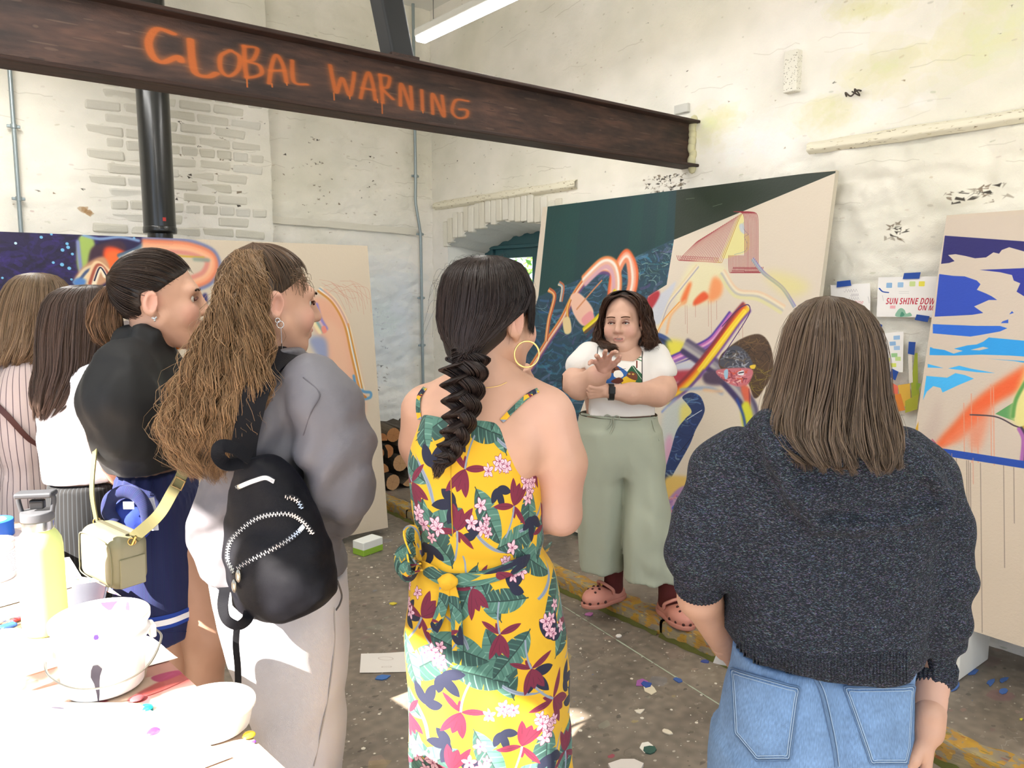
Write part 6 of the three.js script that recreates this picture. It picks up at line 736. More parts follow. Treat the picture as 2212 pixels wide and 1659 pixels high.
// ── the woman in the yellow flowered dress ──
const floral = canvasTex(1024, 1024, (g, w, h) => {
  g.fillStyle = '#dfae1c'; g.fillRect(0, 0, w, h); const R = mulberry(14);
  const wrap = (x, y, r, fn) => { for (const dx of [-w, 0, w]) for (const dy of [-h, 0, h]) if (x + dx > -r && x + dx < w + r && y + dy > -r && y + dy < h + r) { g.save(); g.translate(x + dx, y + dy); fn(); g.restore(); } };
  const leafShape = (l, b) => { g.beginPath(); g.moveTo(0, 0); g.bezierCurveTo(b, -l * 0.25, b * 0.9, -l * 0.75, 0, -l); g.bezierCurveTo(-b * 0.9, -l * 0.75, -b, -l * 0.25, 0, 0); };
  const banana = (x, y, a, l) => wrap(x, y, l, () => { g.rotate(a); const b = l * 0.3; leafShape(l, b); g.fillStyle = '#4d7a6c'; g.fill(); g.save(); leafShape(l, b); g.clip(); g.fillStyle = '#2c4f49'; g.fillRect(0, -l, b, l); g.strokeStyle = '#7fa596'; g.lineWidth = 5; for (let i = 0; i < 9; i++) { const yy = -l * (0.08 + i * 0.1); g.beginPath(); g.moveTo(0, yy); g.quadraticCurveTo(-b * 0.5, yy - 14, -b, yy - 50); g.stroke(); g.strokeStyle = i % 2 ? '#6b9586' : '#3c655a'; g.beginPath(); g.moveTo(0, yy); g.quadraticCurveTo(b * 0.5, yy - 14, b, yy - 50); g.stroke(); } g.fillStyle = '#dfae1c'; for (const [s, t] of [[1, 0.3], [-1, 0.45], [1, 0.62]]) { g.beginPath(); g.moveTo(s * b, -l * t); g.lineTo(s * b * 0.35, -l * (t - 0.05)); g.lineTo(s * b, -l * (t - 0.06)); g.fill(); } g.restore(); g.strokeStyle = '#1f3a36'; g.lineWidth = 5; g.beginPath(); g.moveTo(0, 10); g.lineTo(0, -l * 0.96); g.stroke(); });
  const navy = (x, y, a, s) => wrap(x, y, 140 * s, () => { g.rotate(a); g.fillStyle = '#141a36'; for (const [b, l] of [[-0.7, 95], [0.25, 110], [1.1, 80]]) { g.save(); g.rotate(b); leafShape(l * s, 30 * s); g.fill(); g.restore(); } });
  const crimson = (x, y, a, s) => wrap(x, y, 150 * s, () => { g.rotate(a); for (const [b, l, wd] of [[-1.95, 112, 19], [-0.42, 108, 27], [0, 92, 30], [0.4, 118, 24], [2.05, 104, 17], [2.7, 50, 14]]) { g.save(); g.rotate(b); g.fillStyle = '#741a38'; leafShape(l * s, wd * s); g.fill(); g.strokeStyle = '#55102a'; g.lineWidth = 2; g.beginPath(); g.moveTo(0, 0); g.lineTo(0, -l * s * 0.8); g.stroke(); g.restore(); } g.strokeStyle = '#8b97a8'; g.lineWidth = 9 * s; g.beginPath(); g.moveTo(0, 0); g.quadraticCurveTo(20, 60, 6, 130 * s); g.stroke(); });
  const blade = (x, y, a, l) => wrap(x, y, l, () => { g.rotate(a); g.fillStyle = '#8b97a8'; g.beginPath(); g.moveTo(0, 0); g.quadraticCurveTo(l * 0.25, -l * 0.5, 0, -l); g.quadraticCurveTo(l * 0.12, -l * 0.5, -14, 0); g.fill(); g.strokeStyle = '#66718a'; g.lineWidth = 2; g.beginPath(); g.moveTo(-6, 0); g.quadraticCurveTo(l * 0.18, -l * 0.5, 0, -l); g.stroke(); });
  const more = (list) => list.flatMap((q) => [q, [(q[0] + 530) % 1024, (q[1] + 410) % 1024, q[2] + 1.3, q[3] * 0.92]]);
  const star = (x, y, s) => wrap(x, y, 40 * s, () => { g.rotate(R() * 3); for (let i = 0; i < 5; i++) { g.save(); g.rotate(i * 1.2566); leafShape(30 * s, 11 * s); g.fillStyle = '#ecc4d0'; g.fill(); g.strokeStyle = '#7a2a4c'; g.lineWidth = 2; g.stroke(); g.strokeStyle = '#c0708c'; g.beginPath(); g.moveTo(0, -4); g.lineTo(0, -18 * s); g.stroke(); g.restore(); } g.fillStyle = '#8a3a5c'; g.beginPath(); g.arc(0, 0, 4 * s, 0, 7); g.fill(); });
  for (const [x, y, a, l] of more([[120, 420, -0.4, 330], [640, 380, 0.9, 320], [820, 900, -0.6, 340], [330, 900, 0.5, 300], [960, 560, 2.6, 280], [560, 700, -1.9, 240], [430, 480, 2.2, 280], [760, 160, 1.9, 290], [200, 140, -2.4, 260], [700, 620, 3.4, 260], [60, 820, 1.3, 270]])) banana(x, y, a, l);
  for (const [x, y, a, l] of more([[420, 340, 0.7, 240], [760, 640, -0.5, 230], [200, 760, 1.0, 220], [940, 200, -0.8, 200], [560, 980, 0.5, 210]])) blade(x, y, a, l);
  for (const [x, y, a, s] of [[300, 200, 0.3, 1.1], [820, 320, 2.2, 1.1], [480, 560, -0.5, 1.1], [120, 980, 0.8, 1], [700, 820, 3.0, 1], [960, 760, -1, 0.9], [60, 560, 2.5, 0.9], [620, 120, 1.2, 0.9], [200, 320, 2.2, 1.1], [560, 880, 0.4, 1.2], [860, 620, -2, 1.1], [380, 420, 1.5, 1], [740, 480, 0.2, 1.1], [280, 700, 2.9, 1]]) navy(x, y, a, s);
  for (const [x, y, a, s] of [[480, 180, 2.9, 1.15], [160, 640, 0.4, 1.1], [900, 480, 3.5, 1.1], [640, 560, 2.6, 1], [400, 760, 0.2, 1], [940, 980, 2.7, 1.1], [60, 140, 3.2, 1], [720, 100, 0.6, 1.1], [300, 460, 2.4, 1.15], [560, 820, 3.1, 1.1], [860, 740, 0.3, 1.1], [200, 300, 3.0, 1]]) crimson(x, y, a, s);
  for (const [x, y] of [[330, 130], [800, 230], [520, 470], [150, 880], [720, 740], [980, 690], [60, 470], [620, 60], [260, 560]]) for (let i = 0; i < 6; i++) star(x + (R() - 0.5) * 130, y + (R() - 0.5) * 120, 0.9 + R() * 0.4);
});
{
  const F = new Figure('person seen from behind with a long dark braid and a yellow flowered strappy dress', 1.6, 1055), A = (x, y, d = 0) => F.at(x, y, d);
  const head = makeHead(F, A(1062, 690, 0.005), 2.42, 0.04, 1.0, 0.0);
  const neckF = head.neck(A(1046, 868, -0.01), 0.05, 0.058);
  const back = trunk(F.rows([[845, 985, 1105, 0.055], [880, 920, 1185, 0.07, 0.0], [920, 905, 1178, 0.085], [980, 898, 1160, 0.092], [1060, 900, 1155, 0.095], [1150, 912, 1160, 0.09], [1200, 908, 1168, 0.095], [1300, 890, 1205, 0.11], [1420, 886, 1212, 0.12]]), 2.2);
  const armR = chain([[A(1188, 905, -0.03), 0.054], [A(1215, 1000, -0.03), 0.049], [A(1212, 1112, -0.01), 0.041], [A(1150, 1118, 0.12), 0.036], [A(1080, 1085, 0.25), 0.026]], 0.02), armL = chain([[A(912, 885, 0.04), 0.046], [A(906, 960, 0.06), 0.042], [A(930, 1050, 0.12), 0.036], [A(1010, 960, 0.26), 0.03], [A(1092, 862, 0.27), 0.025]], 0.02);
  const trap = uni([cap(A(1050, 815, -0.01), A(930, 868, 0.03), 0.046, 0.038), cap(A(1055, 815, -0.01), A(1175, 880, -0.02), 0.046, 0.046)], 0.03);
  const legs = uni([chain([[V(-0.07, 0.85, 0), 0.068], [V(-0.08, 0.45, 0), 0.055], [V(-0.08, 0.06, 0.01), 0.036], [V(-0.1, 0.03, -0.13), 0.028]]), chain([[V(0.07, 0.85, 0), 0.068], [V(0.08, 0.45, 0), 0.055], [V(0.08, 0.06, 0.01), 0.036], [V(0.1, 0.03, -0.13), 0.028]])], 0.02);
  const blade = uni([ell(A(985, 960, -0.06), [0.035, 0.06, 0.03]), ell(A(1130, 970, -0.065), [0.035, 0.06, 0.03])], 0.02);
  const skin = uni([back, trap, neckF, armR, armL, blade, legs], 0.028);
  const HL = basis(A(1092, 862, 0.27), V(0.2, 1, 0.1), V(0.2, 0, 1)), handL = handField(HL, 1, [1.2, 1.2, 1.25, 1.3, 0.8], 0.05, 0.9), HR2 = basis(A(1080, 1085, 0.25), V(-1, 0.1, -0.2), V(0, 0.3, -1)), handR = handField(HR2, 1, 0.5, 0.06, 0.9);
  bodyMesh(F, [surfaceNets(skin, [-0.26, 0.0, -0.34], [0.26, 1.5, 0.2], 0.008), head.geo(neckF), around(handL, handL.c, 0.12, 0.004), around(handR, handR.c, 0.12, 0.004)], [...head.spots, [A(1225, 1080, -0.03), 0.12, [0.68, 0.38, 0.31], 0.4], [A(1200, 900, -0.06), 0.1, [0.7, 0.42, 0.34], 0.35]]);
  // dress
  const dr = F.rows([[885, 912, 1120, 0.078], [920, 903, 1145, 0.092], [960, 890, 1165, 0.1], [1010, 884, 1170, 0.105], [1060, 888, 1172, 0.108], [1110, 896, 1174, 0.106], [1165, 905, 1177, 0.1], [1195, 903, 1180, 0.102], [1240, 890, 1200, 0.115], [1300, 881, 1214, 0.125], [1370, 876, 1224, 0.132], [1480, 880, 1228, 0.134], [1659, 890, 1230, 0.134]]), lo = dr.at(-1);
  const dt = trunk([...dr, [0.3, lo[1], 0, lo[3] * 1.02, 0.14], [0.09, lo[1], 0, lo[3] * 1.06, 0.15]], 2.25);
  const topT = table1([[862, 985], [880, 945], [893, 925], [905, 903], [990, 908], [1087, 908], [1096, 948], [1118, 985], [1150, 1012], [1185, 1022]].map(([px, py]) => { const p = A(px, py, -0.085); return [p.x, p.y]; }));
  const dress = (x, y, z) => { let d = dt(x, y, z); if (Math.abs(d) < 0.05) { const low = sstep(1.0, 0.75, y); d -= low * 0.007 * Math.sin(Math.atan2(x, z) * 9 + 1.5 * noise(y * 2, 3)) * sstep(0.95, 0.4, y) + 0.0035 * fbm(x * 9, y * 12, z * 9, 2) * 2 - 0.004 * Math.exp(-(((y - F.y(1180)) / 0.012) ** 2)); } return smax(d, y - (z > -0.02 ? topT(x) : F.y(930)), 0.004); };
  const mD = new THREE.MeshPhysicalMaterial({ map: floral, roughness: 0.75, sheen: 0.15, sheenColor: new THREE.Color(1, 1, 1), bumpMap: rep(weave, 20, 20), bumpScale: 0.0003 });
  const D = mesh('dress', wrapUV(surfaceNets(dress, [-0.24, 0.08, -0.2], [0.24, 1.36, 0.2], 0.007), 0, 0, 0.15, 2.0, 2.0), mD, F.g);
  const strapN = () => V(0, 0.4, 1), uvS = (g) => { const u = g.attributes.uv; for (let i = 0; i < u.count; i++) u.setXY(i, u.getX(i) * 4 + 0.3, u.getY(i) * 0.35); return g; };
  mesh('shoulder_strap', uvS(ribbonOn([[906, 906], [903, 880], [906, 856], [918, 838]].map(([x, y]) => F.surf(skin, x, y, 0.0015)), 0.009, 0.003, strapN)), mD, D); mesh('shoulder_strap', uvS(ribbonOn([[1084, 910], [1105, 888], [1128, 866], [1148, 850], [1162, 843]].map(([x, y]) => F.surf(skin, x, y, 0.0015)), 0.01, 0.003, strapN)), mD, D);
  mesh('back_seam', tube([[973, 935], [974, 1000], [975, 1080], [978, 1160]].map(([x, y]) => F.surf(dress, x, y, 0.0)), 0.0012, 30, 5), mat(0xb98f14, 0.8), D);
  // sash tied at the back: band, knot, two tails and loops at the side
  const band = (pts, w) => uvS(ribbonOn(pts.map(([x, y]) => F.surf(dress, x, y, 0.003)), w, 0.004, (t, p) => V(p.x * 1.5, 0.05, 1)));
  mesh('sash', band([[890, 1205], [920, 1228], [962, 1250], [1010, 1252], [1070, 1240], [1130, 1215], [1185, 1180]], 0.028), mD, D);
  mesh('sash_knot', ell && surfaceNets(ripple(ell(F.surf(dress, 968, 1256, 0.012), [0.02, 0.016, 0.016]), 0.004, 60, 60, 60), [-0.16, F.y(1300), 0.04], [0, F.y(1200), 0.2], 0.004), mat(0xd2a31c, 0.75), D);
  for (const [pts, w] of [[[[962, 1262], [958, 1300], [946, 1340], [932, 1368]], 0.022], [[[972, 1262], [984, 1310], [988, 1360], [990, 1405]], 0.024]]) mesh('sash_tail', uvS(ribbonOn(pts.map(([x, y], i) => F.surf(dress, x, y, 0.006 + i * 0.002)), w, 0.003, () => V(-0.25, 0, 1))), mD, D);
  const loop = (pts, w) => mesh('sash_loop', uvS(ribbonOn(pts.map(([x, y, d]) => A(x, y, d)), w, 0.004, (t) => V(Math.sin(t * 5), 0.5, Math.cos(t * 5)))), mD, D); loop([[905, 1165, -0.05], [885, 1160, -0.09], [872, 1200, -0.1], [884, 1232, -0.08], [905, 1215, -0.07]], 0.045); loop([[905, 1195, -0.05], [888, 1190, -0.1], [874, 1232, -0.11], [888, 1246, -0.08], [910, 1230, -0.07]], 0.03);
  // hair: drawn to a loose three-strand braid
  const R = mulberry(8), hc = [0.016, 0.0095, 0.008], tie = A(1000, 768, -0.105), S = [], side = (n) => V(...n).normalize();
  const C = head.P(0, 0.03, -0.012), hv = (x, y, z) => 0;
  const HV = [[552, 1040, 1062, 0.008, 0.0], [556, 1015, 1090, 0.04], [570, 978, 1124, 0.075], [600, 956, 1144, 0.1], [650, 947, 1154, 0.115], [700, 946, 1128, 0.112, -0.005], [735, 952, 1090, 0.10, -0.02], [765, 962, 1052, 0.08, -0.04]];
  const vol = trunk(F.rows(HV.map(([a, l, r, b, d = 0]) => [a + 4, lerp(l, r, 0.04), lerp(l, r, 0.96), b * 0.94, d])), 2.1), earP = head.P(-0.088, -0.016, -0.004);
  const faceCut = (x, y, z) => { const q = V(x, y, z).applyMatrix4(head.M.clone().invert()); return q.z - 0.045 - 0.03 * sstep(0.05, 0.1, q.y); };
  mesh('hair_volume', surfaceNets((x, y, z) => smax(vol(x, y, z), smax(faceCut(x, y, z), 0.032 - Math.hypot(x - earP.x, (y - earP.y) * 0.8, z - earP.z), 0.01), 0.012), [-0.22, 1.35, -0.2], [0.2, 1.72, 0.2], 0.007), mat([0.008, 0.005, 0.004], 0.6), F.g);
  const rowsV = F.rows(HV), nv = rowsV.length;
  for (let i = 0; i < 2600; i++) {
    const part = R() < 0.5, ph = lerp(-2.2, 1.75, R()), k = 1.01 - 0.1 * R() ** 2, stop = 3.2 + 3.4 * clamp(1 - Math.abs(ph + 0.5) / 2.2, 0, 1) * (0.7 + 0.3 * R()), pts = [];
    for (let j = 0; j <= 5; j++) { const t = Math.min(j, stop * j / 5 + (j ? 0 : 0)), tt = j / 5 * Math.min(stop, 5.8), a = Math.floor(tt), q = rowsV[a].map((v, m) => lerp(v, rowsV[Math.min(nv - 1, a + 1)][m], tt - a)); pts.push(V(q[1] + q[3] * Math.sin(ph) * k + 0.002 * Math.sin(i + j), q[0], q[2] + q[4] * Math.cos(ph) * k)); }
    const e = pts.at(-1); pts.push(e.clone().lerp(tie, 0.5).add(V(0, -0.01, 0.012)), tie.clone().add(V((R() - 0.5) * 0.045, (R() - 0.5) * 0.03, (R() - 0.5) * 0.03)));
    const mid = V(...pts[4].toArray()); if (pts.some((p, j) => (j > 1 && faceCut(p.x, p.y, p.z) > -0.004) || Math.hypot(p.x - earP.x, (p.y - earP.y) * 0.85, p.z - earP.z) < 0.034)) continue;
    S.push({ p: pts, r: 0.0006 + 0.0009 * R() ** 2, c: tone(hc, R, 0.5), tip: 0.5 });
  }
  // fringe over the temple
  for (let i = 0; i < 620; i++) { const a = lerp(-0.2, 1.05, R()), b = R(), n0 = V(-Math.sin(a) * 0.8, 0.85, -0.1 + Math.cos(a) * 0.35), p0 = scalp(head, n0.normalize(), 1.03), n1 = V(-Math.sin(a + 0.2), 0.35, Math.cos(a + 0.2)).normalize(), p1 = scalp(head, n1, 1.1 + 0.04 * R()), p2 = scalp(head, V(n1.x, -0.05 - 0.12 * b, n1.z), 1.12 + 0.05 * R()), p3 = scalp(head, V(n1.x, -0.3 - 0.25 * b, n1.z * 0.95), 1.12 + 0.08 * R()); S.push({ p: [p0, p0.clone().lerp(p1, 0.5).addScaledVector(p0.clone().sub(C).normalize(), 0.012), p1, p2, p3], r: 0.0006 + 0.0006 * R(), c: tone([0.015, 0.009, 0.0075], R, 0.4), taper: true }); }
  // braid: three bundles weaving
  const path = new THREE.CatmullRomCurve3([[1003, 758, -0.1], [1003, 800, -0.112], [1000, 850, -0.118], [995, 900, -0.118], [982, 945, -0.118], [966, 982, -0.122], [956, 1000, -0.122]].map((p) => A(...p)));
  const bw = (t) => 0.037 * (1 - 0.66 * t) * (0.35 + 0.65 * sstep(0, 0.1, t)), turns = 4.2;
  for (let b = 0; b < 3; b++) for (let i = 0; i < 210; i++) {
    const pts = [], ro = Math.sqrt(R()), ra = R() * 6.28; for (let j = 0; j <= 34; j++) { const t = j / 34, p = path.getPoint(t), ph = t * turns * 6.283 / 1.5 + b * 2.0944, w = bw(t), x = Math.sin(ph) * w * 0.9, z = Math.sin(2 * ph) * w * 0.42, br = w * 0.62; pts.push(V(p.x + x + Math.cos(ra + t * 3) * ro * br, p.y + Math.cos(ra) * ro * br * 0.25 + Math.cos(ph) * 0.006, p.z + z + Math.sin(ra + t * 3) * ro * br * 0.8)); }
    S.push({ p: pts, r: 0.0012 + 0.0006 * R(), c: tone([0.018, 0.0105, 0.009], R, 0.5), seg: 68, tip: 0.2 });
  }
  for (let i = 0; i < 160; i++) { const e = A(955, 995, -0.12), q = A(934 + 16 * R(), 1012 + 26 * R(), -0.12); S.push({ p: [e.clone().add(V((R() - 0.5) * 0.016, 0, (R() - 0.5) * 0.016)), e.clone().lerp(q, 0.5).add(V((R() - 0.5) * 0.02, 0, (R() - 0.5) * 0.016)), q], r: 0.0008, c: tone([0.05, 0.03, 0.024], R, 0.4), taper: true }); }
  for (let i = 0; i < 110; i++) { const ph = lerp(-2.2, 1.6, R()), t0 = 0.5 + R() * 4, a = Math.floor(t0), q = rowsV[a].map((v, m) => lerp(v, rowsV[a + 1][m], t0 - a)), p0 = V(q[1] + q[3] * Math.sin(ph), q[0], q[2] + q[4] * Math.cos(ph)), o = V(Math.sin(ph), 0.3, Math.cos(ph)).multiplyScalar(0.006 + 0.012 * R()); S.push({ p: [p0, p0.clone().add(o), p0.clone().add(o).add(V((R() - 0.7) * 0.05, -0.03 - 0.05 * R(), (R() - 0.5) * 0.03))], r: 0.0002, c: hc }); }
  hair('hair', F.g, S, 12);
  mesh('hair_tie', new THREE.TorusGeometry(0.009, 0.0035, 8, 20).rotateX(1.3).translate(...A(957, 992, -0.12).toArray()), mat(0x2a2020, 0.7), F.g);
  const gold = mat(0xf0cf86, 0.3, { metalness: 0.85 }), lobe = head.P(-0.084, -0.043, -0.003);
  mesh('hoop_earring', new THREE.TorusGeometry(0.026, 0.0018, 8, 60).rotateY(0.3).translate(lobe.x + 0.012, lobe.y - 0.024, lobe.z + 0.012), gold, F.g);
  mesh('necklace', tube([[1020, 836], [1045, 838], [1075, 834], [1095, 826]].map(([x, y]) => F.surf(skin, x, y, 0.0012)), 0.0008, 40, 5), gold, F.g);
}
// hair drawn back over the scalp to a tie, and hair hanging from it
function pulledHair(head, tieN, n, c, seed, o = {}) {
  const R = mulberry(seed), out = [], T = V(...tieN).normalize();
  for (let i = 0; i < n; i++) {
    const z = 2 * R() - 1, a = R() * 6.283, q = Math.sqrt(1 - z * z), d = V(q * Math.cos(a), z, q * Math.sin(a));
    const hq = V(d.x * 0.08, 0.03 + d.y * 0.094, -0.012 + d.z * 0.1); if (hq.z > 0.07 + 0.01 * R() || (hq.z > -0.035 && hq.y < 0.004 + 0.03 * R() + 0.75 * Math.max(0, hq.z)) || hq.y < -0.045 || d.angleTo(T) < 0.15) continue;
    const pts = [], k = 1.035 + 0.035 * R(), ang = d.angleTo(T), ax = d.clone().cross(T).normalize();
    for (let j = 0; j <= 6; j++) { const t = j / 6, v = d.clone().applyAxisAngle(ax, ang * t); v.y += 0.06 * Math.sin(t * 3.14) * (o.sag ?? 0); pts.push(scalp(head, v.normalize(), k + 0.02 * Math.sin(t * Math.PI) + (j === 0 ? -0.03 : 0) + (j === 6 ? 0.05 : 0))); }
    out.push({ p: pts, r: 0.0006 + 0.0009 * R() ** 2, c: tone(c, R, 0.45) });
  }
  return out;
}
function tailHair(fig, guides, n, c, seed, o = {}) {
  const R = mulberry(seed), out = [], G = guides.map(([x, y, d, w, b]) => [fig.at(x, y, d), w, b ?? w]);
  for (let i = 0; i < n; i++) {
    const cl = Math.floor(R() * (o.clumps ?? 40)), h = (q) => { const s = Math.sin(cl * 77.1 + q * 31.7 + seed) * 43758.5; return s - Math.floor(s); }, cr = Math.sqrt(h(1)) * 0.92, ca = h(2) * 6.283, u = Math.cos(ca) * cr + (R() - 0.5) * 0.3, v = Math.sin(ca) * cr + (R() - 0.5) * 0.3, end = G.length - 1 - (o.jit ?? 1.2) * h(3) * 0.9 - R() * 0.3, pts = [], w1 = h(4) * 6.283 + R() * 0.8, fr = (o.freq ?? 5) * (0.8 + 0.4 * h(5)), N = o.pts ?? 18;
    for (let j = 0; j <= N; j++) { const t = end * j / N, a = Math.min(G.length - 2, Math.floor(t)), k = t - a, p = G[a][0].clone().lerp(G[a + 1][0], k), w = lerp(G[a][1], G[a + 1][1], k), b = lerp(G[a][2], G[a + 1][2], k), am = (o.curl ?? 0.01) * Math.min(1, j / 4); pts.push(V(p.x + u * w + am * Math.sin(w1 + t * fr), p.y + am * 0.4 * Math.sin(w1 * 2 + t * fr * 1.3), p.z + v * b + am * Math.cos(w1 + t * fr))); }
    out.push({ p: pts, r: lerp(0.0006, 0.0016, R() ** 2), c: tone(c, R, o.var ?? 0.4), seg: o.seg ?? 30, taper: true, tip: o.tip ?? 0.5 });
  }
  return out;
}
function skullCap(head, col, o = {}) { return surfaceNets((x, y, z) => { const q = V(x, y, z).applyMatrix4(head.I ??= head.M.clone().invert()), e = (Math.hypot(q.x / 0.078, (q.y - 0.03) / 0.0925, (q.z + 0.012) / 0.098) - 1) * 0.08; const face = q.z - 0.072, low = (q.z > -0.035 ? 0.018 + 0.75 * Math.max(0, q.z) : -0.045) - q.y; return smax(smax(e, face, 0.012), low, 0.012); }, head.box[0], head.box[1], 0.006); }
const boxOf = (head, c) => { head.box = [[c.x - 0.14, c.y - 0.13, c.z - 0.14], [c.x + 0.14, c.y + 0.14, c.z + 0.14]]; };
function held(fig, name, label, cat, base) { const p = base.clone().applyAxisAngle(V(0, 1, 0), -YAW).add(fig.g.position), o = thing(name, label, cat, [p.x, p.y, p.z], -YAW); o.put = (n, g, m, par = o) => mesh(n, g.translate(-base.x, -base.y, -base.z), m, par); return o; }
const simpleLegs = (x, z, h = 0.85, sp = 0.08, r = 0.075) => uni([chain([[V(x - sp, h, z), r], [V(x - sp, 0.46, z), 0.05], [V(x - sp, 0.07, z + 0.01), 0.036], [V(x - sp, 0.035, z - 0.12), 0.032]]), chain([[V(x + sp, h, z), r], [V(x + sp, 0.46, z), 0.05], [V(x + sp, 0.07, z + 0.01), 0.036], [V(x + sp, 0.035, z - 0.12), 0.032]])], 0.02);

// ── the woman with the curly high ponytail, grey shirt and pale trousers ──
{
  const F = new Figure('person with a long curly golden-brown high ponytail, grey shirt and pale trousers', 1.75, 625), A = (x, y, d = 0) => F.at(x, y, d), hc = A(584, 655, 0.0);
  const head = makeHead(F, hc, 2.16, 0.06, 1.0); boxOf(head, hc); const neckF = head.neck(A(588, 800, 0.0), 0.05, 0.055);
  const tor = trunk(F.rows([[790, 555, 665, 0.07], [850, 530, 690, 0.13], [950, 500, 695, 0.14], [1100, 480, 700, 0.13], [1250, 490, 725, 0.13], [1400, 530, 730, 0.13]])), armN = chain([[A(680, 850, -0.13), 0.045], [A(735, 1050, -0.13), 0.04], [A(715, 1105, 0.1), 0.03], [A(690, 1090, 0.2), 0.025]], 0.02);
  const hand = handField(basis(A(690, 1090, 0.2), V(-0.6, 0.2, -0.7), V(0, 0.2, -1)), 1, 0.5, 0.06, 0.9), lx = A(661, 1659).x;
  bodyMesh(F, [surfaceNets(uni([off(tor, -0.01), neckF, armN, simpleLegs(lx - 0.01, -0.02, 0.8, 0.03, 0.05)], 0.03), [-0.3, 0, -0.3], [0.3, 1.55, 0.25], 0.01), head.geo(neckF), around(hand, hand.c, 0.12, 0.0045)], head.spots);
  eyes(head, F);
  const sh = trunk(F.rows([[782, 560, 655, 0.075], [800, 545, 680, 0.12], [850, 520, 700, 0.16], [920, 490, 712, 0.17], [1000, 455, 718, 0.165], [1080, 430, 720, 0.16], [1160, 425, 730, 0.155], [1230, 442, 744, 0.155], [1262, 455, 748, 0.155]]), 2.2), sl = chain([[A(672, 822, -0.11), 0.062], [A(706, 880, -0.135), 0.072], [A(726, 970, -0.145), 0.076], [A(730, 1050, -0.13), 0.07], [A(722, 1095, -0.05), 0.06], [A(700, 1110, 0.08), 0.05]], 0.03), sl2 = chain([[A(545, 840, 0.13), 0.07], [A(560, 1000, 0.2), 0.06], [A(640, 1080, 0.24), 0.05]], 0.03);
  const collar = chain([[A(575, 770, -0.07), 0.022], [A(612, 745, -0.06), 0.02], [A(640, 765, -0.02), 0.02], [A(655, 785, 0.04), 0.02], [A(600, 770, 0.1), 0.02], [A(560, 775, 0.04), 0.02], [A(575, 770, -0.07), 0.022]], 0.02);
  const shirt0 = uni([sh, sl, sl2, collar], 0.03), shirt = (x, y, z) => { let d = shirt0(x, y, z); if (Math.abs(d) < 0.05) d -= 0.007 * fbm(x * 8 + y * 5, y * 9 - x * 6, z * 8, 3) * 2 + 0.0055 * Math.sin((x * 1.4 - y * 0.8) * 38 + 5 * noise(x * 6, y * 6, z * 6)) * sstep(1.42, 1.25, y); return smax(d, Math.max(F.y(1255, -0.1) - y + 0.02 * noise(x * 9, z * 9), y - F.y(752, -0.05)), 0.006); };
  const mSh = cloth(0x67656b, { bs: 16, b: 0.0004, m: { roughness: 0.6 } });
  const S0 = mesh('shirt', wrapUV(surfaceNets(shirt, [-0.28, 0.9, -0.34], [0.26, 1.55, 0.28], 0.0075), 0, 0, 0.2), mSh, F.g);
  mesh('sleeve_seam', tube([[655, 815], [690, 850], [672, 890], [655, 940]].map(([x, y]) => F.surf(shirt, x, y, 0.0005)), 0.0014, 30, 5), mat(0x56545a, 0.8), S0);
  const pr = F.rows([[1235, 462, 746, 0.15], [1300, 474, 750, 0.155], [1380, 498, 748, 0.155], [1480, 533, 744, 0.15], [1580, 562, 740, 0.14], [1659, 584, 738, 0.135]]), l = pr.at(-1), pants0 = trunk([...pr, [0.35, l[1], 0.02, l[3] * 0.95, 0.12], [0.04, l[1], 0.02, l[3] * 0.95, 0.12]], 2.2);
  const pants = (x, y, z) => { const d = pants0(x, y, z); return Math.abs(d) > 0.05 ? d : d - 0.0045 * fbm(x * 7, y * 7 + x * 7, z * 7, 3) * 2 - 0.004 * Math.sin((y * 1.0 - x * 1.4) * 34 + 3 * noise(x * 5, y * 5, 2)) * sstep(0.85, 0.65, y) * 0.8; };
  const T = mesh('trousers', wrapUV(surfaceNets(pants, [-0.26, 0.03, -0.24], [0.26, 1.02, 0.24], 0.009), 0, 0, 0.2), cloth(0xc0bec4, { bs: 10 }), F.g);
  mesh('side_seam', tube([[715, 1255], [722, 1330], [722, 1400], [710, 1500], [690, 1600], [678, 1655]].map(([x, y]) => F.surf(pants, x, y, 0.0006)), 0.0016, 50, 5), mat(0xa39d9a, 0.8), T); mesh('pocket_slit', tube([[729, 1255], [738, 1285], [734, 1305], [726, 1318]].map(([x, y]) => F.surf(pants, x, y, 0.0005)), 0.0024, 24, 6), mat(0x5f5a58, 0.9), T);
  // hair
  const hcC = [0.17, 0.1, 0.05], tieP = A(553, 549, -0.02), tn = tieP.clone().applyMatrix4(head.M.clone().invert()); const tieN = [tn.x / 0.08, (tn.y - 0.03) / 0.094, (tn.z + 0.012) / 0.1];
  mesh('hair_volume', skullCap(head), mat([0.05, 0.03, 0.018], 0.6), F.g);
  const TG = [[553, 548, -0.02, 0.01, 0.01], [537, 541, -0.06, 0.022, 0.022], [526, 600, -0.11, 0.042, 0.036], [516, 670, -0.13, 0.06, 0.042], [500, 750, -0.15, 0.083, 0.046], [478, 830, -0.165, 0.102, 0.05], [452, 900, -0.175, 0.105, 0.05], [438, 960, -0.18, 0.09, 0.045], [440, 1010, -0.18, 0.06, 0.035], [452, 1048, -0.18, 0.03, 0.02]];
  const core = trunk(F.rows(TG.slice(1, 9).map(([x, y, d, w, b]) => [y, x - w / 0.00095 * 0.72, x + w / 0.00095 * 0.72, b * 0.55, d + 0.006])), 2);
  mesh('hair_volume', surfaceNets(core, [-0.4, 1.05, -0.05], [0.1, 1.75, 0.3], 0.011), mat([0.05, 0.028, 0.015], 0.7), F.g);
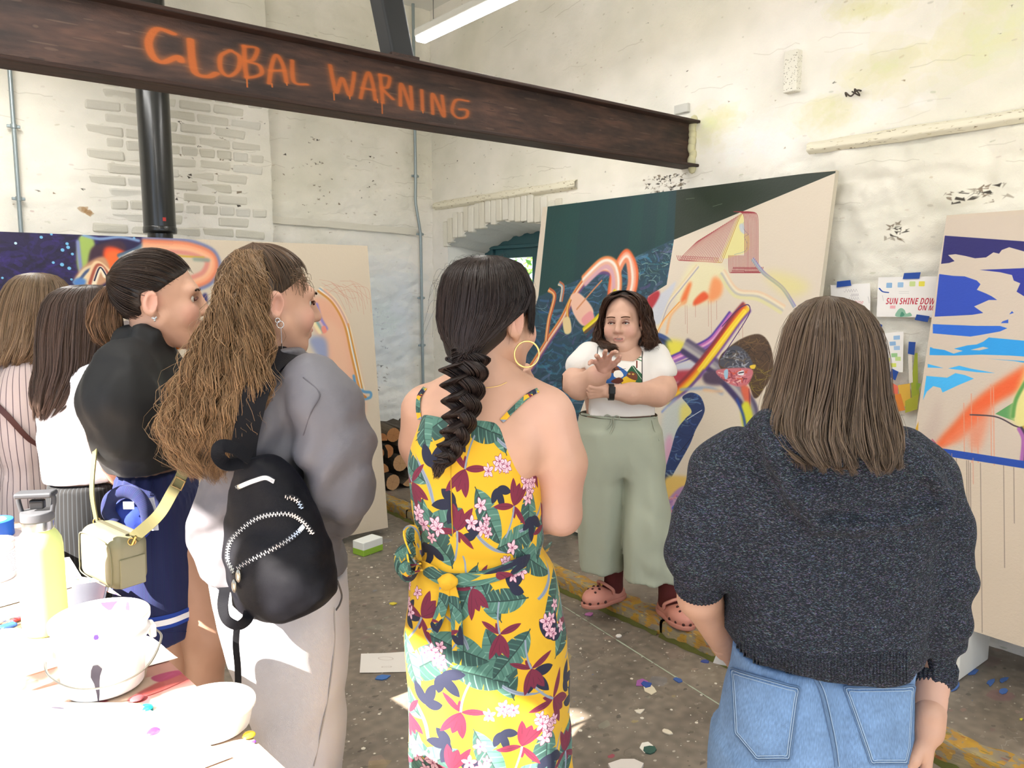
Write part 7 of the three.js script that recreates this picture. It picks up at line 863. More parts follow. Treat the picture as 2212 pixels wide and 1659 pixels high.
  hair('hair', F.g, [...pulledHair(head, tieN, 2600, [0.085, 0.05, 0.03], 3), ...tailHair(F, TG, 3400, hcC, 6, { curl: 0.0085, freq: 4.2, clumps: 120, jit: 2.4, pts: 22, seg: 34, tip: 0.8, var: 0.55 }).map((s) => ({ ...s, r: s.r * 0.68 })), ...tailHair(F, TG.map((g) => [g[0], g[1], g[2], g[3] * 1.22, g[4] * 1.2]), 190, [0.24, 0.15, 0.08], 9, { curl: 0.016, freq: 5, clumps: 190, jit: 3, pts: 24 }).map((s) => ({ ...s, r: 0.0004 }))]);
  mesh('hair_tie', new THREE.TorusGeometry(0.014, 0.008, 10, 24).rotateZ(0.5).rotateX(0.9).translate(tieP.x, tieP.y - 0.002, tieP.z + 0.01), mat(0x0c0c0d, 0.8), F.g);
  { const R = mulberry(31), w = []; for (let i = 0; i < 60; i++) { const n = V(-0.55 - R() * 0.35, 0.42 - R() * 0.3, 0.25 + R() * 0.4).normalize(), p = scalp(head, n, 1.03), q = p.clone().add(V(0.006 + R() * 0.018, -0.008 - R() * 0.026, (R() - 0.3) * 0.02)); w.push({ p: [p, p.clone().lerp(q, 0.5).add(V(0.01 * R(), 0.008, 0)), q], r: 0.0005, c: tone([0.13, 0.08, 0.045], R) }); } hair('stray_hair', F.g, w, 8); }
  const sil = mat(0xd6d8da, 0.2, { metalness: 1 }), lobe = head.P(-0.086, -0.042, -0.004);
  mesh('earring', join([new THREE.TorusGeometry(0.0075, 0.0011, 8, 28).rotateY(0.6).translate(lobe.x + 0.002, lobe.y - 0.003, lobe.z + 0.004), new THREE.TorusGeometry(0.005, 0.0009, 8, 24).rotateY(0.6).translate(lobe.x - 0.003, lobe.y + 0.006, lobe.z + 0.005), cyl(0.0006, 0.0006, V(lobe.x + 0.004, lobe.y - 0.01, lobe.z + 0.006), V(lobe.x + 0.005, lobe.y - 0.045, lobe.z + 0.008), 6), box(0.002, 0.012, 0.004, lobe.x + 0.005, lobe.y - 0.05, lobe.z + 0.008)]), sil, F.g);
  // backpack on one shoulder
  const top = A(560, 985, -0.2), bot = A(622, 1325, -0.23), U = top.clone().sub(bot).normalize(), Nn = V(-0.35, 0.05, 0.93), N = Nn.addScaledVector(U, -Nn.dot(U)).normalize(), X = U.clone().cross(N), O = top.clone().lerp(bot, 0.5), hh = top.distanceTo(bot) / 2;
  const wt = table1([[-hh, 0.085], [-hh * 0.8, 0.118], [-hh * 0.2, 0.122], [hh * 0.3, 0.1], [hh * 0.75, 0.07], [hh, 0.035]]);
  const pack0 = (x, y, z) => { const dx = x - O.x, dy = y - O.y, dz = z - O.z, a = dx * X.x + dy * X.y + dz * X.z, b = dx * U.x + dy * U.y + dz * U.z, c = dx * N.x + dy * N.y + dz * N.z, w = wt(b), dep = 0.06 * (0.75 + 0.25 * sstep(hh, -hh * 0.2, b)), r = Math.pow(Math.pow(Math.abs(a) / w, 2.8) + Math.pow(Math.abs(c) / dep, 2.8), 1 / 2.8), d = (r - 1) * dep; return smax(d, Math.abs(b) - hh + 0.0, 0.03); };
  const pocket = (x, y, z) => { const dx = x - O.x, dy = y - O.y, dz = z - O.z, a = dx * X.x + dy * X.y + dz * X.z, b = dx * U.x + dy * U.y + dz * U.z, c = dx * N.x + dy * N.y + dz * N.z; return (Math.hypot((a - 0.008) / 0.098, (b + hh * 0.42) / 0.1, (c - 0.035) / 0.05) - 1) * 0.05; };
  const pack = (x, y, z) => { const d = smin(pack0(x, y, z), pocket(x, y, z), 0.006); return Math.abs(d) > 0.04 ? d : d - 0.003 * fbm(x * 18, y * 18, z * 18, 2) * 2; };
  const B = held(F, 'backpack', 'small black nylon backpack with silver zips hanging from the grey shirt', 'backpack', A(625, 1335, -0.23)), mB = mat(0x04050d, 0.62, { specularIntensity: 0.45, sheen: 0.06, sheenColor: new THREE.Color(0.3, 0.3, 0.5), bumpMap: rep(weave, 16, 16), bumpScale: 0.0006 }), mZip = mat(0xb9bcc2, 0.3, { metalness: 0.8 });
  B.put('bag_body', wrapUV(surfaceNets(pack, [O.x - 0.2, O.y - 0.22, O.z - 0.12], [O.x + 0.2, O.y + 0.22, O.z + 0.12], 0.0058), O.x, O.z - 0.1, 0.15), mB);
  const zip = (pts) => { const c = new THREE.CatmullRomCurve3(pts.map(([x, y]) => F.surf(pack, x, y, 0.0015))), n = Math.round(c.getLength() / 0.0036), gs = []; for (let i = 0; i < n; i++) { const t = (i + 0.5) / n, p = c.getPoint(t), T2 = c.getTangent(t), S = T2.clone().cross(V(0, 0, 1)).normalize(), M = new THREE.Matrix4().makeBasis(T2, S, T2.clone().cross(S)).setPosition(p.addScaledVector(S, i % 2 ? 0.0016 : -0.0016)); gs.push(box(0.0022, 0.0056, 0.003).applyMatrix4(M)); } B.put('zip', join(gs), mZip); B.put('zip_tape', ribbonOn(pts.map(([x, y]) => F.surf(pack, x, y, 0.0)), 0.014, 0.001, () => V(-0.2, 0.2, 1)), mat(0x12131a, 0.9)); };
  zip([[472, 1106], [484, 1072], [515, 1052], [550, 1038], [575, 1032], [592, 1040]]); zip([[614, 1074], [634, 1077], [646, 1086], [652, 1100]]); zip([[506, 1236], [492, 1205], [496, 1175], [520, 1145], [555, 1120], [590, 1111], [630, 1112], [655, 1128], [676, 1154]]); zip([[512, 1228], [545, 1208], [585, 1188], [620, 1168], [645, 1148], [656, 1136]]);
  for (const [x, y] of [[515, 1244], [506, 1266]]) { const p = F.surf(pack, x, y, 0.004); B.put('zip_pull', ell && new THREE.SphereGeometry(0.007, 14, 10).scale(0.8, 2.0, 0.5).translate(p.x, p.y, p.z), mat(0x9a968c, 0.25, { metalness: 0.9 })); }
  B.put('top_handle', ribbonOn([A(540, 990, -0.24), A(505, 968, -0.26), A(476, 965, -0.27), A(472, 985, -0.275), A(490, 1004, -0.265), A(525, 1002, -0.25)], 0.026, 0.004, () => V(0.1, 0.6, 0.8)), mB);
  const strapPts = [[640, 770, -0.02], [610, 772, -0.08], [580, 792, -0.13], [556, 840, -0.185], [540, 900, -0.2], [528, 960, -0.205], [525, 1000, -0.21]].map((p) => A(...p)); B.put('shoulder_strap', ribbonOn(strapPts, 0.05, 0.01, (t) => V(0.35, 0.8 - t, 0.4 + t)), mB);
  B.put('shoulder_strap', ribbonOn([A(486, 1270, -0.22), A(482, 1310, -0.25), A(492, 1340, -0.27), A(515, 1350, -0.27), A(533, 1338, -0.27), A(538, 1322, -0.26)], 0.022, 0.003, () => V(0.2, -0.3, 1)), mB); B.put('loose_strap', ribbonOn([A(513, 1345, -0.27), A(510, 1390, -0.265), A(514, 1440, -0.26), A(515, 1484, -0.255)], 0.013, 0.002, () => V(0, 0, 1)), mB);
}
// ── the woman with the short ponytail, black blouse and navy jumper tied at the waist ──
{
  const F = new Figure('person in profile with dark ponytail, black blouse and navy striped knit around the hips', 2.0, 335), A = (x, y, d = 0) => F.at(x, y, d), hc = A(346, 650, 0);
  const head = makeHead(F, hc, 1.886, 0.0, 1.02); boxOf(head, hc); const neckF = head.neck(A(318, 760, 0.0), 0.05, 0.056);
  const tor = trunk(F.rows([[745, 265, 360, 0.07], [800, 245, 375, 0.12], [900, 245, 380, 0.13], [1020, 285, 390, 0.11], [1150, 280, 410, 0.12], [1260, 290, 420, 0.12]])), leg = uni([chain([[A(390, 1200, 0.0), 0.075], [A(446, 1390, -0.03), 0.055], [A(440, 1490, -0.03), 0.048], [V(A(430, 1659).x, 0.09, 0.03), 0.036], [V(A(430, 1659).x + 0.1, 0.035, 0.0), 0.03]]), chain([[A(370, 1200, 0.05), 0.07], [A(400, 1450, 0.09), 0.055], [V(A(400, 1659).x, 0.09, -0.1), 0.036], [V(A(400, 1659).x + 0.1, 0.035, -0.1), 0.03]])], 0.02);
  bodyMesh(F, [surfaceNets(uni([off(tor, -0.008), neckF, leg], 0.03), [-0.3, 0, -0.25], [0.35, 1.6, 0.25], 0.01), head.geo(neckF)], head.spots); eyes(head, F, 0x3a3028, 0x2a1a14);
  const bl0 = uni([trunk(F.rows([[716, 262, 352, 0.07], [745, 248, 366, 0.1], [790, 226, 384, 0.135], [850, 215, 396, 0.15], [920, 220, 404, 0.155], [980, 242, 406, 0.145], [1012, 262, 402, 0.13], [1026, 270, 400, 0.12]]), 2.2), chain([[A(268, 800, -0.12), 0.075], [A(255, 870, -0.15), 0.085], [A(268, 940, -0.15), 0.07], [A(300, 985, -0.12), 0.05]], 0.03), chain([[A(276, 722, -0.055), 0.013], [A(302, 716, -0.07), 0.013], [A(334, 722, -0.06), 0.013], [A(348, 738, 0.0), 0.013], [A(300, 725, 0.065), 0.013], [A(276, 722, -0.055), 0.013]], 0.01)], 0.03);
  const blouse = (x, y, z) => { let d = bl0(x, y, z); if (Math.abs(d) < 0.05) d -= 0.008 * fbm(x * 10, y * 5, z * 10, 3) * 2 + 0.006 * Math.pow(Math.abs(Math.sin((x * 1.6 + z * 0.8 + y * 0.6) * 22 + 3 * noise(x * 5, y * 4, z * 5))), 3) ; return smax(d, F.y(1022, -0.1) - y, 0.006); };
  mesh('blouse', wrapUV(surfaceNets(blouse, [-0.26, 1.0, -0.24], [0.2, 1.62, 0.3], 0.009), 0, 0, 0.2), mat(0x0a0c0f, 0.72, { sheen: 0.1, sheenColor: new THREE.Color(0.4, 0.45, 0.5) }), F.g);
  // navy knit tied round the hips, white and blue bands above a ribbed hem
  const knitTex = canvasTex(512, 512, (g) => { g.fillStyle = '#151c46'; g.fillRect(0, 0, 512, 512); const R = mulberry(4); for (let x = 0; x < 512; x += 8) { g.strokeStyle = `rgba(${30 + R() * 20},${40 + R() * 20},100,.6)`; g.lineWidth = 3; g.beginPath(); for (let y = 0; y <= 512; y += 8) g.lineTo(x + (y % 16 ? 2 : -2), y); g.stroke(); } });
  const kr = trunk(F.rows([[1012, 274, 402, 0.12], [1060, 264, 412, 0.13], [1150, 262, 424, 0.14], [1250, 268, 438, 0.148], [1310, 275, 442, 0.148], [1360, 285, 432, 0.142], [1412, 298, 412, 0.135]]), 2.3), knit = (x, y, z) => { const d = kr(x, y, z); return Math.abs(d) > 0.04 ? d : smax(d - 0.004 * fbm(x * 10, y * 10, z * 10, 2) * 2 - 0.0035 * Math.sin(Math.atan2(x, z) * 26 + 3 * Math.sin(y * 40)) * sstep(F.y(1110), F.y(1060), y), F.y(1400, -0.12) - y, 0.004); };
  const mK = new THREE.MeshPhysicalMaterial({ map: knitTex, roughness: 0.95, sheen: 0.3, sheenColor: new THREE.Color(0.3, 0.35, 0.7), bumpMap: knitTex, bumpScale: 0.003 });
  const K = mesh('navy_knit', wrapUV(surfaceNets(knit, [-0.2, 0.66, -0.2], [0.25, 1.14, 0.22], 0.0085), 0.03, 0, 0.2, 5, 5), mK, F.g);
  const bandY = (y0, y1, m, o) => mesh('knit_band', grid(60, 3, (s, t) => { const a = lerp(-2.6, 2.6, s), yy = lerp(F.y(y1, -0.14), F.y(y0, -0.14), t), c = A(358, 1340); let r = 0.25; for (let i = 0; i < 60; i++) { const d = knit(c.x + Math.sin(a) * r, yy, Math.cos(a) * r); if (d < 0.0015 + o) break; r -= Math.max(0.0015, d * 0.6); } return V(c.x + Math.sin(a) * r, yy, Math.cos(a) * r); }), m, K);
  bandY(1333, 1342, mat(0x1e3f9a, 0.9), 0.001); bandY(1342, 1354, mat(0xe9eaf0, 0.9), 0.0015); bandY(1354, 1362, mat(0x1e3f9a, 0.9), 0.001);
  { const gs = []; for (let i = 0; i < 60; i++) { const px = 318 + i * 1.9; const a = F.surf(knit, px, 1364, 0.0), b = F.surf(knit, px - (px - 360) * 0.12, 1408, 0.0); gs.push(cyl(0.002, 0.002, a, b, 5)); } mesh('ribbed_hem', join(gs), mK, K); }
  mesh('collar', tube([[250, 1128, -0.2], [234, 1105, -0.2], [240, 1076, -0.2], [268, 1062, -0.2], [296, 1070, -0.2], [314, 1096, -0.2], [322, 1130, -0.19]].map((p) => A(...p)), 0.016, 50, 10), mK, K); mesh('knit_fold', surfaceNets(ripple(ell(A(284, 1122, -0.17), [0.055, 0.055, 0.03]), 0.004, 30, 30, 30), [-0.2, 0.85, 0.1], [0.05, 1.15, 0.24], 0.007), mat(0x2a3f9a, 0.95), K); mesh('knit_label', rbox(0.026, 0.018, 0.002, 0.0008).translate(...A(278, 1092, -0.215).toArray()), mat(0xe6eaf2, 0.7), K); mesh('knit_band', ribbonOn([A(326, 1075, -0.17), A(332, 1110, -0.175), A(336, 1145, -0.175)], 0.016, 0.003, () => V(0, 0, 1)), mat(0xdfe3f0, 0.9), K);
  const tieP = A(264, 606, -0.03), tn = tieP.clone().applyMatrix4(head.M.clone().invert()), hcC = [0.035, 0.02, 0.013];
  mesh('hair_volume', skullCap(head), mat([0.014, 0.008, 0.006], 0.5), F.g);
  hair('hair', F.g, [...pulledHair(head, [tn.x / 0.08, (tn.y - 0.03) / 0.094, (tn.z + 0.012) / 0.1], 3000, hcC, 13), ...tailHair(F, [[264, 606, -0.03, 0.012, 0.012], [246, 622, -0.035, 0.026, 0.024], [232, 660, -0.04, 0.04, 0.03], [226, 700, -0.045, 0.046, 0.03], [232, 735, -0.045, 0.036, 0.024], [246, 758, -0.04, 0.02, 0.015]], 1300, [0.07, 0.038, 0.02], 15, { curl: 0.003, freq: 2.5, clumps: 70, jit: 1, tip: 1.6, var: 0.5 })]);
  mesh('hair_tie', new THREE.TorusGeometry(0.0145, 0.007, 10, 24).rotateY(1.2).translate(tieP.x - 0.004, tieP.y, tieP.z), mat(0x0a0a0b, 0.8), F.g); mesh('glitter_clip', surfaceNets(ell(A(259, 634, -0.055), [0.011, 0.02, 0.012]), [-0.2, 1.5, 0], [0, 1.7, 0.12], 0.004), mat(0xb99a2a, 0.3, { metalness: 0.5 }), F.g);
  const lobe = head.P(-0.087, -0.042, -0.004); mesh('earring', join([[0, 0], [0.004, 0.003], [-0.004, 0.002], [0.001, -0.004]].map(([a, b]) => new THREE.IcosahedronGeometry(0.0034, 0).translate(lobe.x + a, lobe.y + b, lobe.z + 0.003))), mat(0xdfe2e6, 0.1, { metalness: 0.8 }), F.g);
  mesh('orange_collar_tab', rbox(0.03, 0.035, 0.01, 0.003).rotateZ(0.4).translate(...A(388, 738, 0.03).toArray()), mat(0xe07a2a, 0.7), F.g);
  // khaki camera bag
  const c = A(246, 1196, -0.26), b = held(F, 'shoulder_bag', 'khaki leather camera bag with webbing strap hanging by the navy knit', 'bag', c.clone().add(V(0, -0.066, 0))), m = mat(0x77745a, 0.5), mW = mat(0x6f6a45, 0.8), gold = mat(0xcfae6c, 0.25, { metalness: 1 }), rot = (g) => g.rotateZ(-0.06).rotateY(-0.62).translate(c.x, c.y, c.z);
  b.put('bag_body', rot(rbox(0.165, 0.128, 0.09, 0.028, 0, 0, 0, 5)), m); b.put('top_zip', rot(rbox(0.135, 0.004, 0.014, 0.0015, 0, 0.0645, 0)), mat(0x4d4b3a, 0.6)); b.put('piping', rot(tube([V(-0.058, 0.05, 0.0452), V(0, 0.0545, 0.0458), V(0.058, 0.05, 0.0452), V(0.07, 0.03, 0.044), V(0.072, -0.03, 0.044), V(0.058, -0.05, 0.045), V(-0.058, -0.05, 0.045), V(-0.072, -0.03, 0.044), V(-0.07, 0.03, 0.044)], 0.0014, 80, 6, true)), m); b.put('side_pocket', rot(rbox(0.006, 0.07, 0.06, 0.003, 0.083, -0.02, 0)), m);
  const L1 = V(-0.07, 0.06, 0).applyAxisAngle(V(0, 1, 0), -0.62).add(c), L2 = V(0.085, 0.04, 0.0).applyAxisAngle(V(0, 1, 0), -0.62).add(c);
  b.put('strap', ribbonOn([L1.clone().add(V(0, 0.008, 0)), A(200, 1060, -0.24), A(206, 980, -0.22), A(212, 920, -0.2), A(222, 870, -0.16)], 0.016, 0.003, () => V(-0.5, 0, 0.85)), mW); b.put('strap', ribbonOn([L2.clone().add(V(0.004, 0.014, 0)), A(345, 1110, -0.23), A(372, 1065, -0.22), A(396, 1020, -0.2), A(412, 960, -0.16)], 0.027, 0.003, () => V(0.1, 0.1, 1)), mW);
  b.put('buckle', join([new THREE.TorusGeometry(0.017, 0.0026, 8, 4).rotateZ(Math.PI / 4 - 0.5).translate(...A(386, 1044, -0.222).toArray())]), mat(0x8a7550, 0.3, { metalness: 0.9 })); for (const p of [L1, L2]) b.put('ring', new THREE.TorusGeometry(0.008, 0.0016, 8, 24).rotateY(0.5).translate(p.x, p.y + 0.006, p.z), gold); b.put('clasp', cyl(0.003, 0.003, L2.clone().add(V(0.002, 0.0, 0.004)), L2.clone().add(V(0.012, 0.02, 0.004)), 8), gold);
}
// ── the woman in the white T-shirt ──
{
  const F = new Figure('person with long dark hair in a white T-shirt and black pinstriped trousers', 2.35, 190), A = (x, y, d = 0) => F.at(x, y, d), hc = A(178, 714, 0);
  const head = makeHead(F, hc, 2.35, 0, 0.98), neckF = head.neck(A(180, 810, 0), 0.05, 0.055);
  const tor = trunk(F.rows([[800, 140, 230, 0.07], [840, 118, 250, 0.11], [950, 120, 250, 0.11], [1060, 135, 262, 0.11], [1200, 140, 270, 0.12]])), arm = chain([[A(212, 850, -0.1), 0.045], [A(210, 925, -0.12), 0.043], [A(238, 985, -0.11), 0.04], [A(268, 1045, -0.02), 0.03]], 0.02), hand = handField(basis(A(268, 1045, -0.02), V(0.4, -0.7, -0.6), V(0.2, 0, -1)), 1, 0.5, 0.06, 0.9);
  bodyMesh(F, [surfaceNets(uni([off(tor, -0.01), neckF, arm, simpleLegs(0.02, 0)], 0.03), [-0.25, 0, -0.25], [0.3, 1.6, 0.22], 0.01), head.geo(neckF), around(hand, hand.c, 0.12, 0.005)], [...head.spots, [A(235, 985, -0.15), 0.14, [0.72, 0.34, 0.3], 0.6]]);
  const tb0 = uni([trunk(F.rows([[790, 145, 225, 0.08], [815, 118, 248, 0.11], [870, 102, 262, 0.13], [940, 99, 258, 0.135], [1000, 108, 262, 0.13], [1052, 119, 276, 0.13]]), 2.2), chain([[A(135, 835, 0.08), 0.06], [A(128, 900, 0.1), 0.056]], 0.03)], 0.03), ts0 = cut(chain([[A(200, 832, -0.08), 0.066], [A(206, 880, -0.115), 0.06], [A(212, 940, -0.125), 0.056]], 0.03), (x, y) => F.y(921, -0.13) - y - (x - A(208, 900).x) * 0.3, 0.004), tee = (x, y, z) => { const d = smin(smax(tb0(x, y, z), F.y(1050, -0.12) - y, 0.004), ts0(x, y, z), 0.02); return Math.abs(d) < 0.05 ? d - 0.004 * fbm(x * 9, y * 12, z * 9, 3) * 2 - 0.002 * Math.sin(y * 70 + x * 40 + 3 * noise(x * 8, y * 8, 1)) : d; };
  mesh('t_shirt', wrapUV(surfaceNets(tee, [-0.22, 1.0, -0.22], [0.25, 1.5, 0.24], 0.009), 0, 0, 0.2), cloth(0xe4e6f0, { bs: 14 }), F.g);
  const pin = canvasTex(256, 64, (g) => { g.fillStyle = '#0b0d10'; g.fillRect(0, 0, 256, 64); g.fillStyle = '#2c3136'; for (let x = 0; x < 256; x += 32) g.fillRect(x, 0, 7, 64); }), pr = F.rows([[1035, 120, 274, 0.125], [1100, 118, 280, 0.135], [1200, 122, 286, 0.14], [1300, 130, 290, 0.14]]), l = pr.at(-1);
  mesh('trousers', wrapUV(surfaceNets(ripple(trunk([...pr, [0.4, l[1], 0, l[3] * 0.95, 0.13], [0.04, l[1], 0, l[3] * 0.95, 0.14]], 2.2), 0.004, 9, 4, 9), [-0.25, 0.03, -0.22], [0.28, 1.1, 0.22], 0.012), 0, 0, 0.2, 6.5, 1), new THREE.MeshPhysicalMaterial({ map: pin, roughness: 0.85 }), F.g);
  const HR = [[616, 176, 206, 0.01], [622, 138, 234, 0.06], [645, 108, 250, 0.1], [690, 96, 256, 0.118], [740, 92, 250, 0.118], [790, 88, 236, 0.1, -0.03], [835, 76, 205, 0.08, -0.07], [875, 78, 165, 0.06, -0.09], [912, 88, 122, 0.04, -0.09]];
  mesh('hair_volume', surfaceNets(trunk(F.rows(HR.slice(0, 8).map(([a, l2, r, b, d = 0]) => [a + 3, lerp(l2, r, 0.05), lerp(l2, r, 0.94), b * 0.92, d])), 2), [-0.25, 1.2, -0.2], [0.2, 1.72, 0.2], 0.011), mat([0.02, 0.013, 0.01], 0.6), F.g);
  hair('hair', F.g, dropHair(F, HR, { n: 2000, phi: [-2.0, 1.6], c: [0.05, 0.032, 0.025], r: [0.0008, 0.002], wave: 0.01, freq: 6, seed: 9, tip: 0.5, var: 0.45 }));
}
// ── the woman in the striped dress ──
{
  const F = new Figure('person with light brown hair in a pale pink pinstriped dress with brown bag strap', 2.7, 65), A = (x, y, d = 0) => F.at(x, y, d), hc = A(72, 680, 0);
  const head = makeHead(F, hc, -2.05, 0, 1.02), neckF = head.neck(A(72, 775, 0), 0.05, 0.055);
  const tor = trunk(F.rows([[775, 40, 105, 0.07], [830, 15, 118, 0.11], [930, 18, 118, 0.11], [1000, 40, 118, 0.1], [1150, 35, 130, 0.12]])), arm = chain([[A(25, 850, -0.02), 0.045], [A(-5, 960, 0.0), 0.04], [A(-30, 1020, 0.1), 0.03]], 0.02), hand = handField(basis(A(-30, 1020, 0.1), V(-0.5, -0.5, -0.6), V(0.2, 0, -1)), -1, 0.5, 0.06, 0.9);
  bodyMesh(F, [surfaceNets(uni([off(tor, -0.01), neckF, arm, simpleLegs(0.02, 0)], 0.03), [-0.3, 0, -0.3], [0.25, 1.6, 0.2], 0.011), head.geo(neckF), around(hand, hand.c, 0.12, 0.005)], head.spots); eyes(head, F);
  const pin = canvasTex(256, 64, (g) => { g.fillStyle = '#c9b9b6'; g.fillRect(0, 0, 256, 64); g.fillStyle = '#574b52'; for (let x = 10; x < 256; x += 64) g.fillRect(x, 0, 7, 64); }), dr = F.rows([[765, 45, 100, 0.075], [790, 22, 122, 0.11], [840, 2, 130, 0.14], [920, 0, 132, 0.15], [975, 16, 130, 0.14], [1000, 24, 128, 0.132], [1025, 22, 132, 0.138], [1100, 18, 140, 0.15], [1200, 14, 146, 0.16]]), l = dr.at(-1);
  const d0 = uni([trunk([...dr, [0.3, l[1], 0, l[3] * 1.05, 0.17]], 2.2), chain([[A(18, 835, -0.03), 0.07], [A(-2, 900, -0.03), 0.062]], 0.03)], 0.03);
  mesh('dress', wrapUV(surfaceNets((x, y, z) => { const d = d0(x, y, z); return Math.abs(d) > 0.05 ? d : d - 0.004 * fbm(x * 9, y * 7, z * 9, 2) * 2 - 0.004 * Math.sin(Math.atan2(x, z) * 22) * Math.exp(-(((y - F.y(1010)) / 0.06) ** 2)); }, [-0.28, 0.28, -0.24], [0.25, 1.55, 0.26], 0.011), 0, 0, 0.2, 8.5, 1), new THREE.MeshPhysicalMaterial({ map: pin, roughness: 0.85, bumpMap: rep(weave, 3, 3), bumpScale: 0.0006 }), F.g);
  mesh('bag_strap', ribbonOn([[-10, 872], [20, 902], [60, 945], [118, 990], [150, 1006]].map(([x, y]) => F.surf(d0, x, y, 0.004)), 0.02, 0.003, () => V(-0.2, 0.3, 1)), mat(0x4a2622, 0.5), F.g);
  const HR = [[590, 66, 92, 0.01], [597, 38, 120, 0.05], [618, 18, 142, 0.09], [660, 4, 150, 0.112], [705, -6, 146, 0.112], [745, -16, 132, 0.1, -0.02], [775, -22, 100, 0.08, -0.04], [800, -24, 60, 0.05, -0.05]], earP = head.P(0.08, -0.01, 0);
  const nearEar = (x, y, z) => 0.02 - Math.hypot(x - earP.x, (y - earP.y) * 0.7, z - earP.z);
  mesh('hair_volume', surfaceNets(cut(trunk(F.rows(HR.slice(0, 7).map(([a, l2, r, b, d = 0]) => [a + 3, lerp(l2, r, 0.06), lerp(l2, r, 0.93), b * 0.9, d])), 2), nearEar), [-0.25, 1.35, -0.2], [0.2, 1.75, 0.2], 0.01), mat([0.05, 0.035, 0.022], 0.6), F.g);
  hair('hair', F.g, dropHair(F, HR, { n: 2000, phi: [-2.0, 2.0], c: [0.15, 0.1, 0.06], r: [0.0008, 0.002], wave: 0.012, freq: 9, seed: 19, tip: 0.4, var: 0.4, push: (p) => { const d = p.clone().sub(earP), l = d.length(); if (l < 0.024) p.copy(earP).addScaledVector(d.normalize(), 0.024); } }));
}
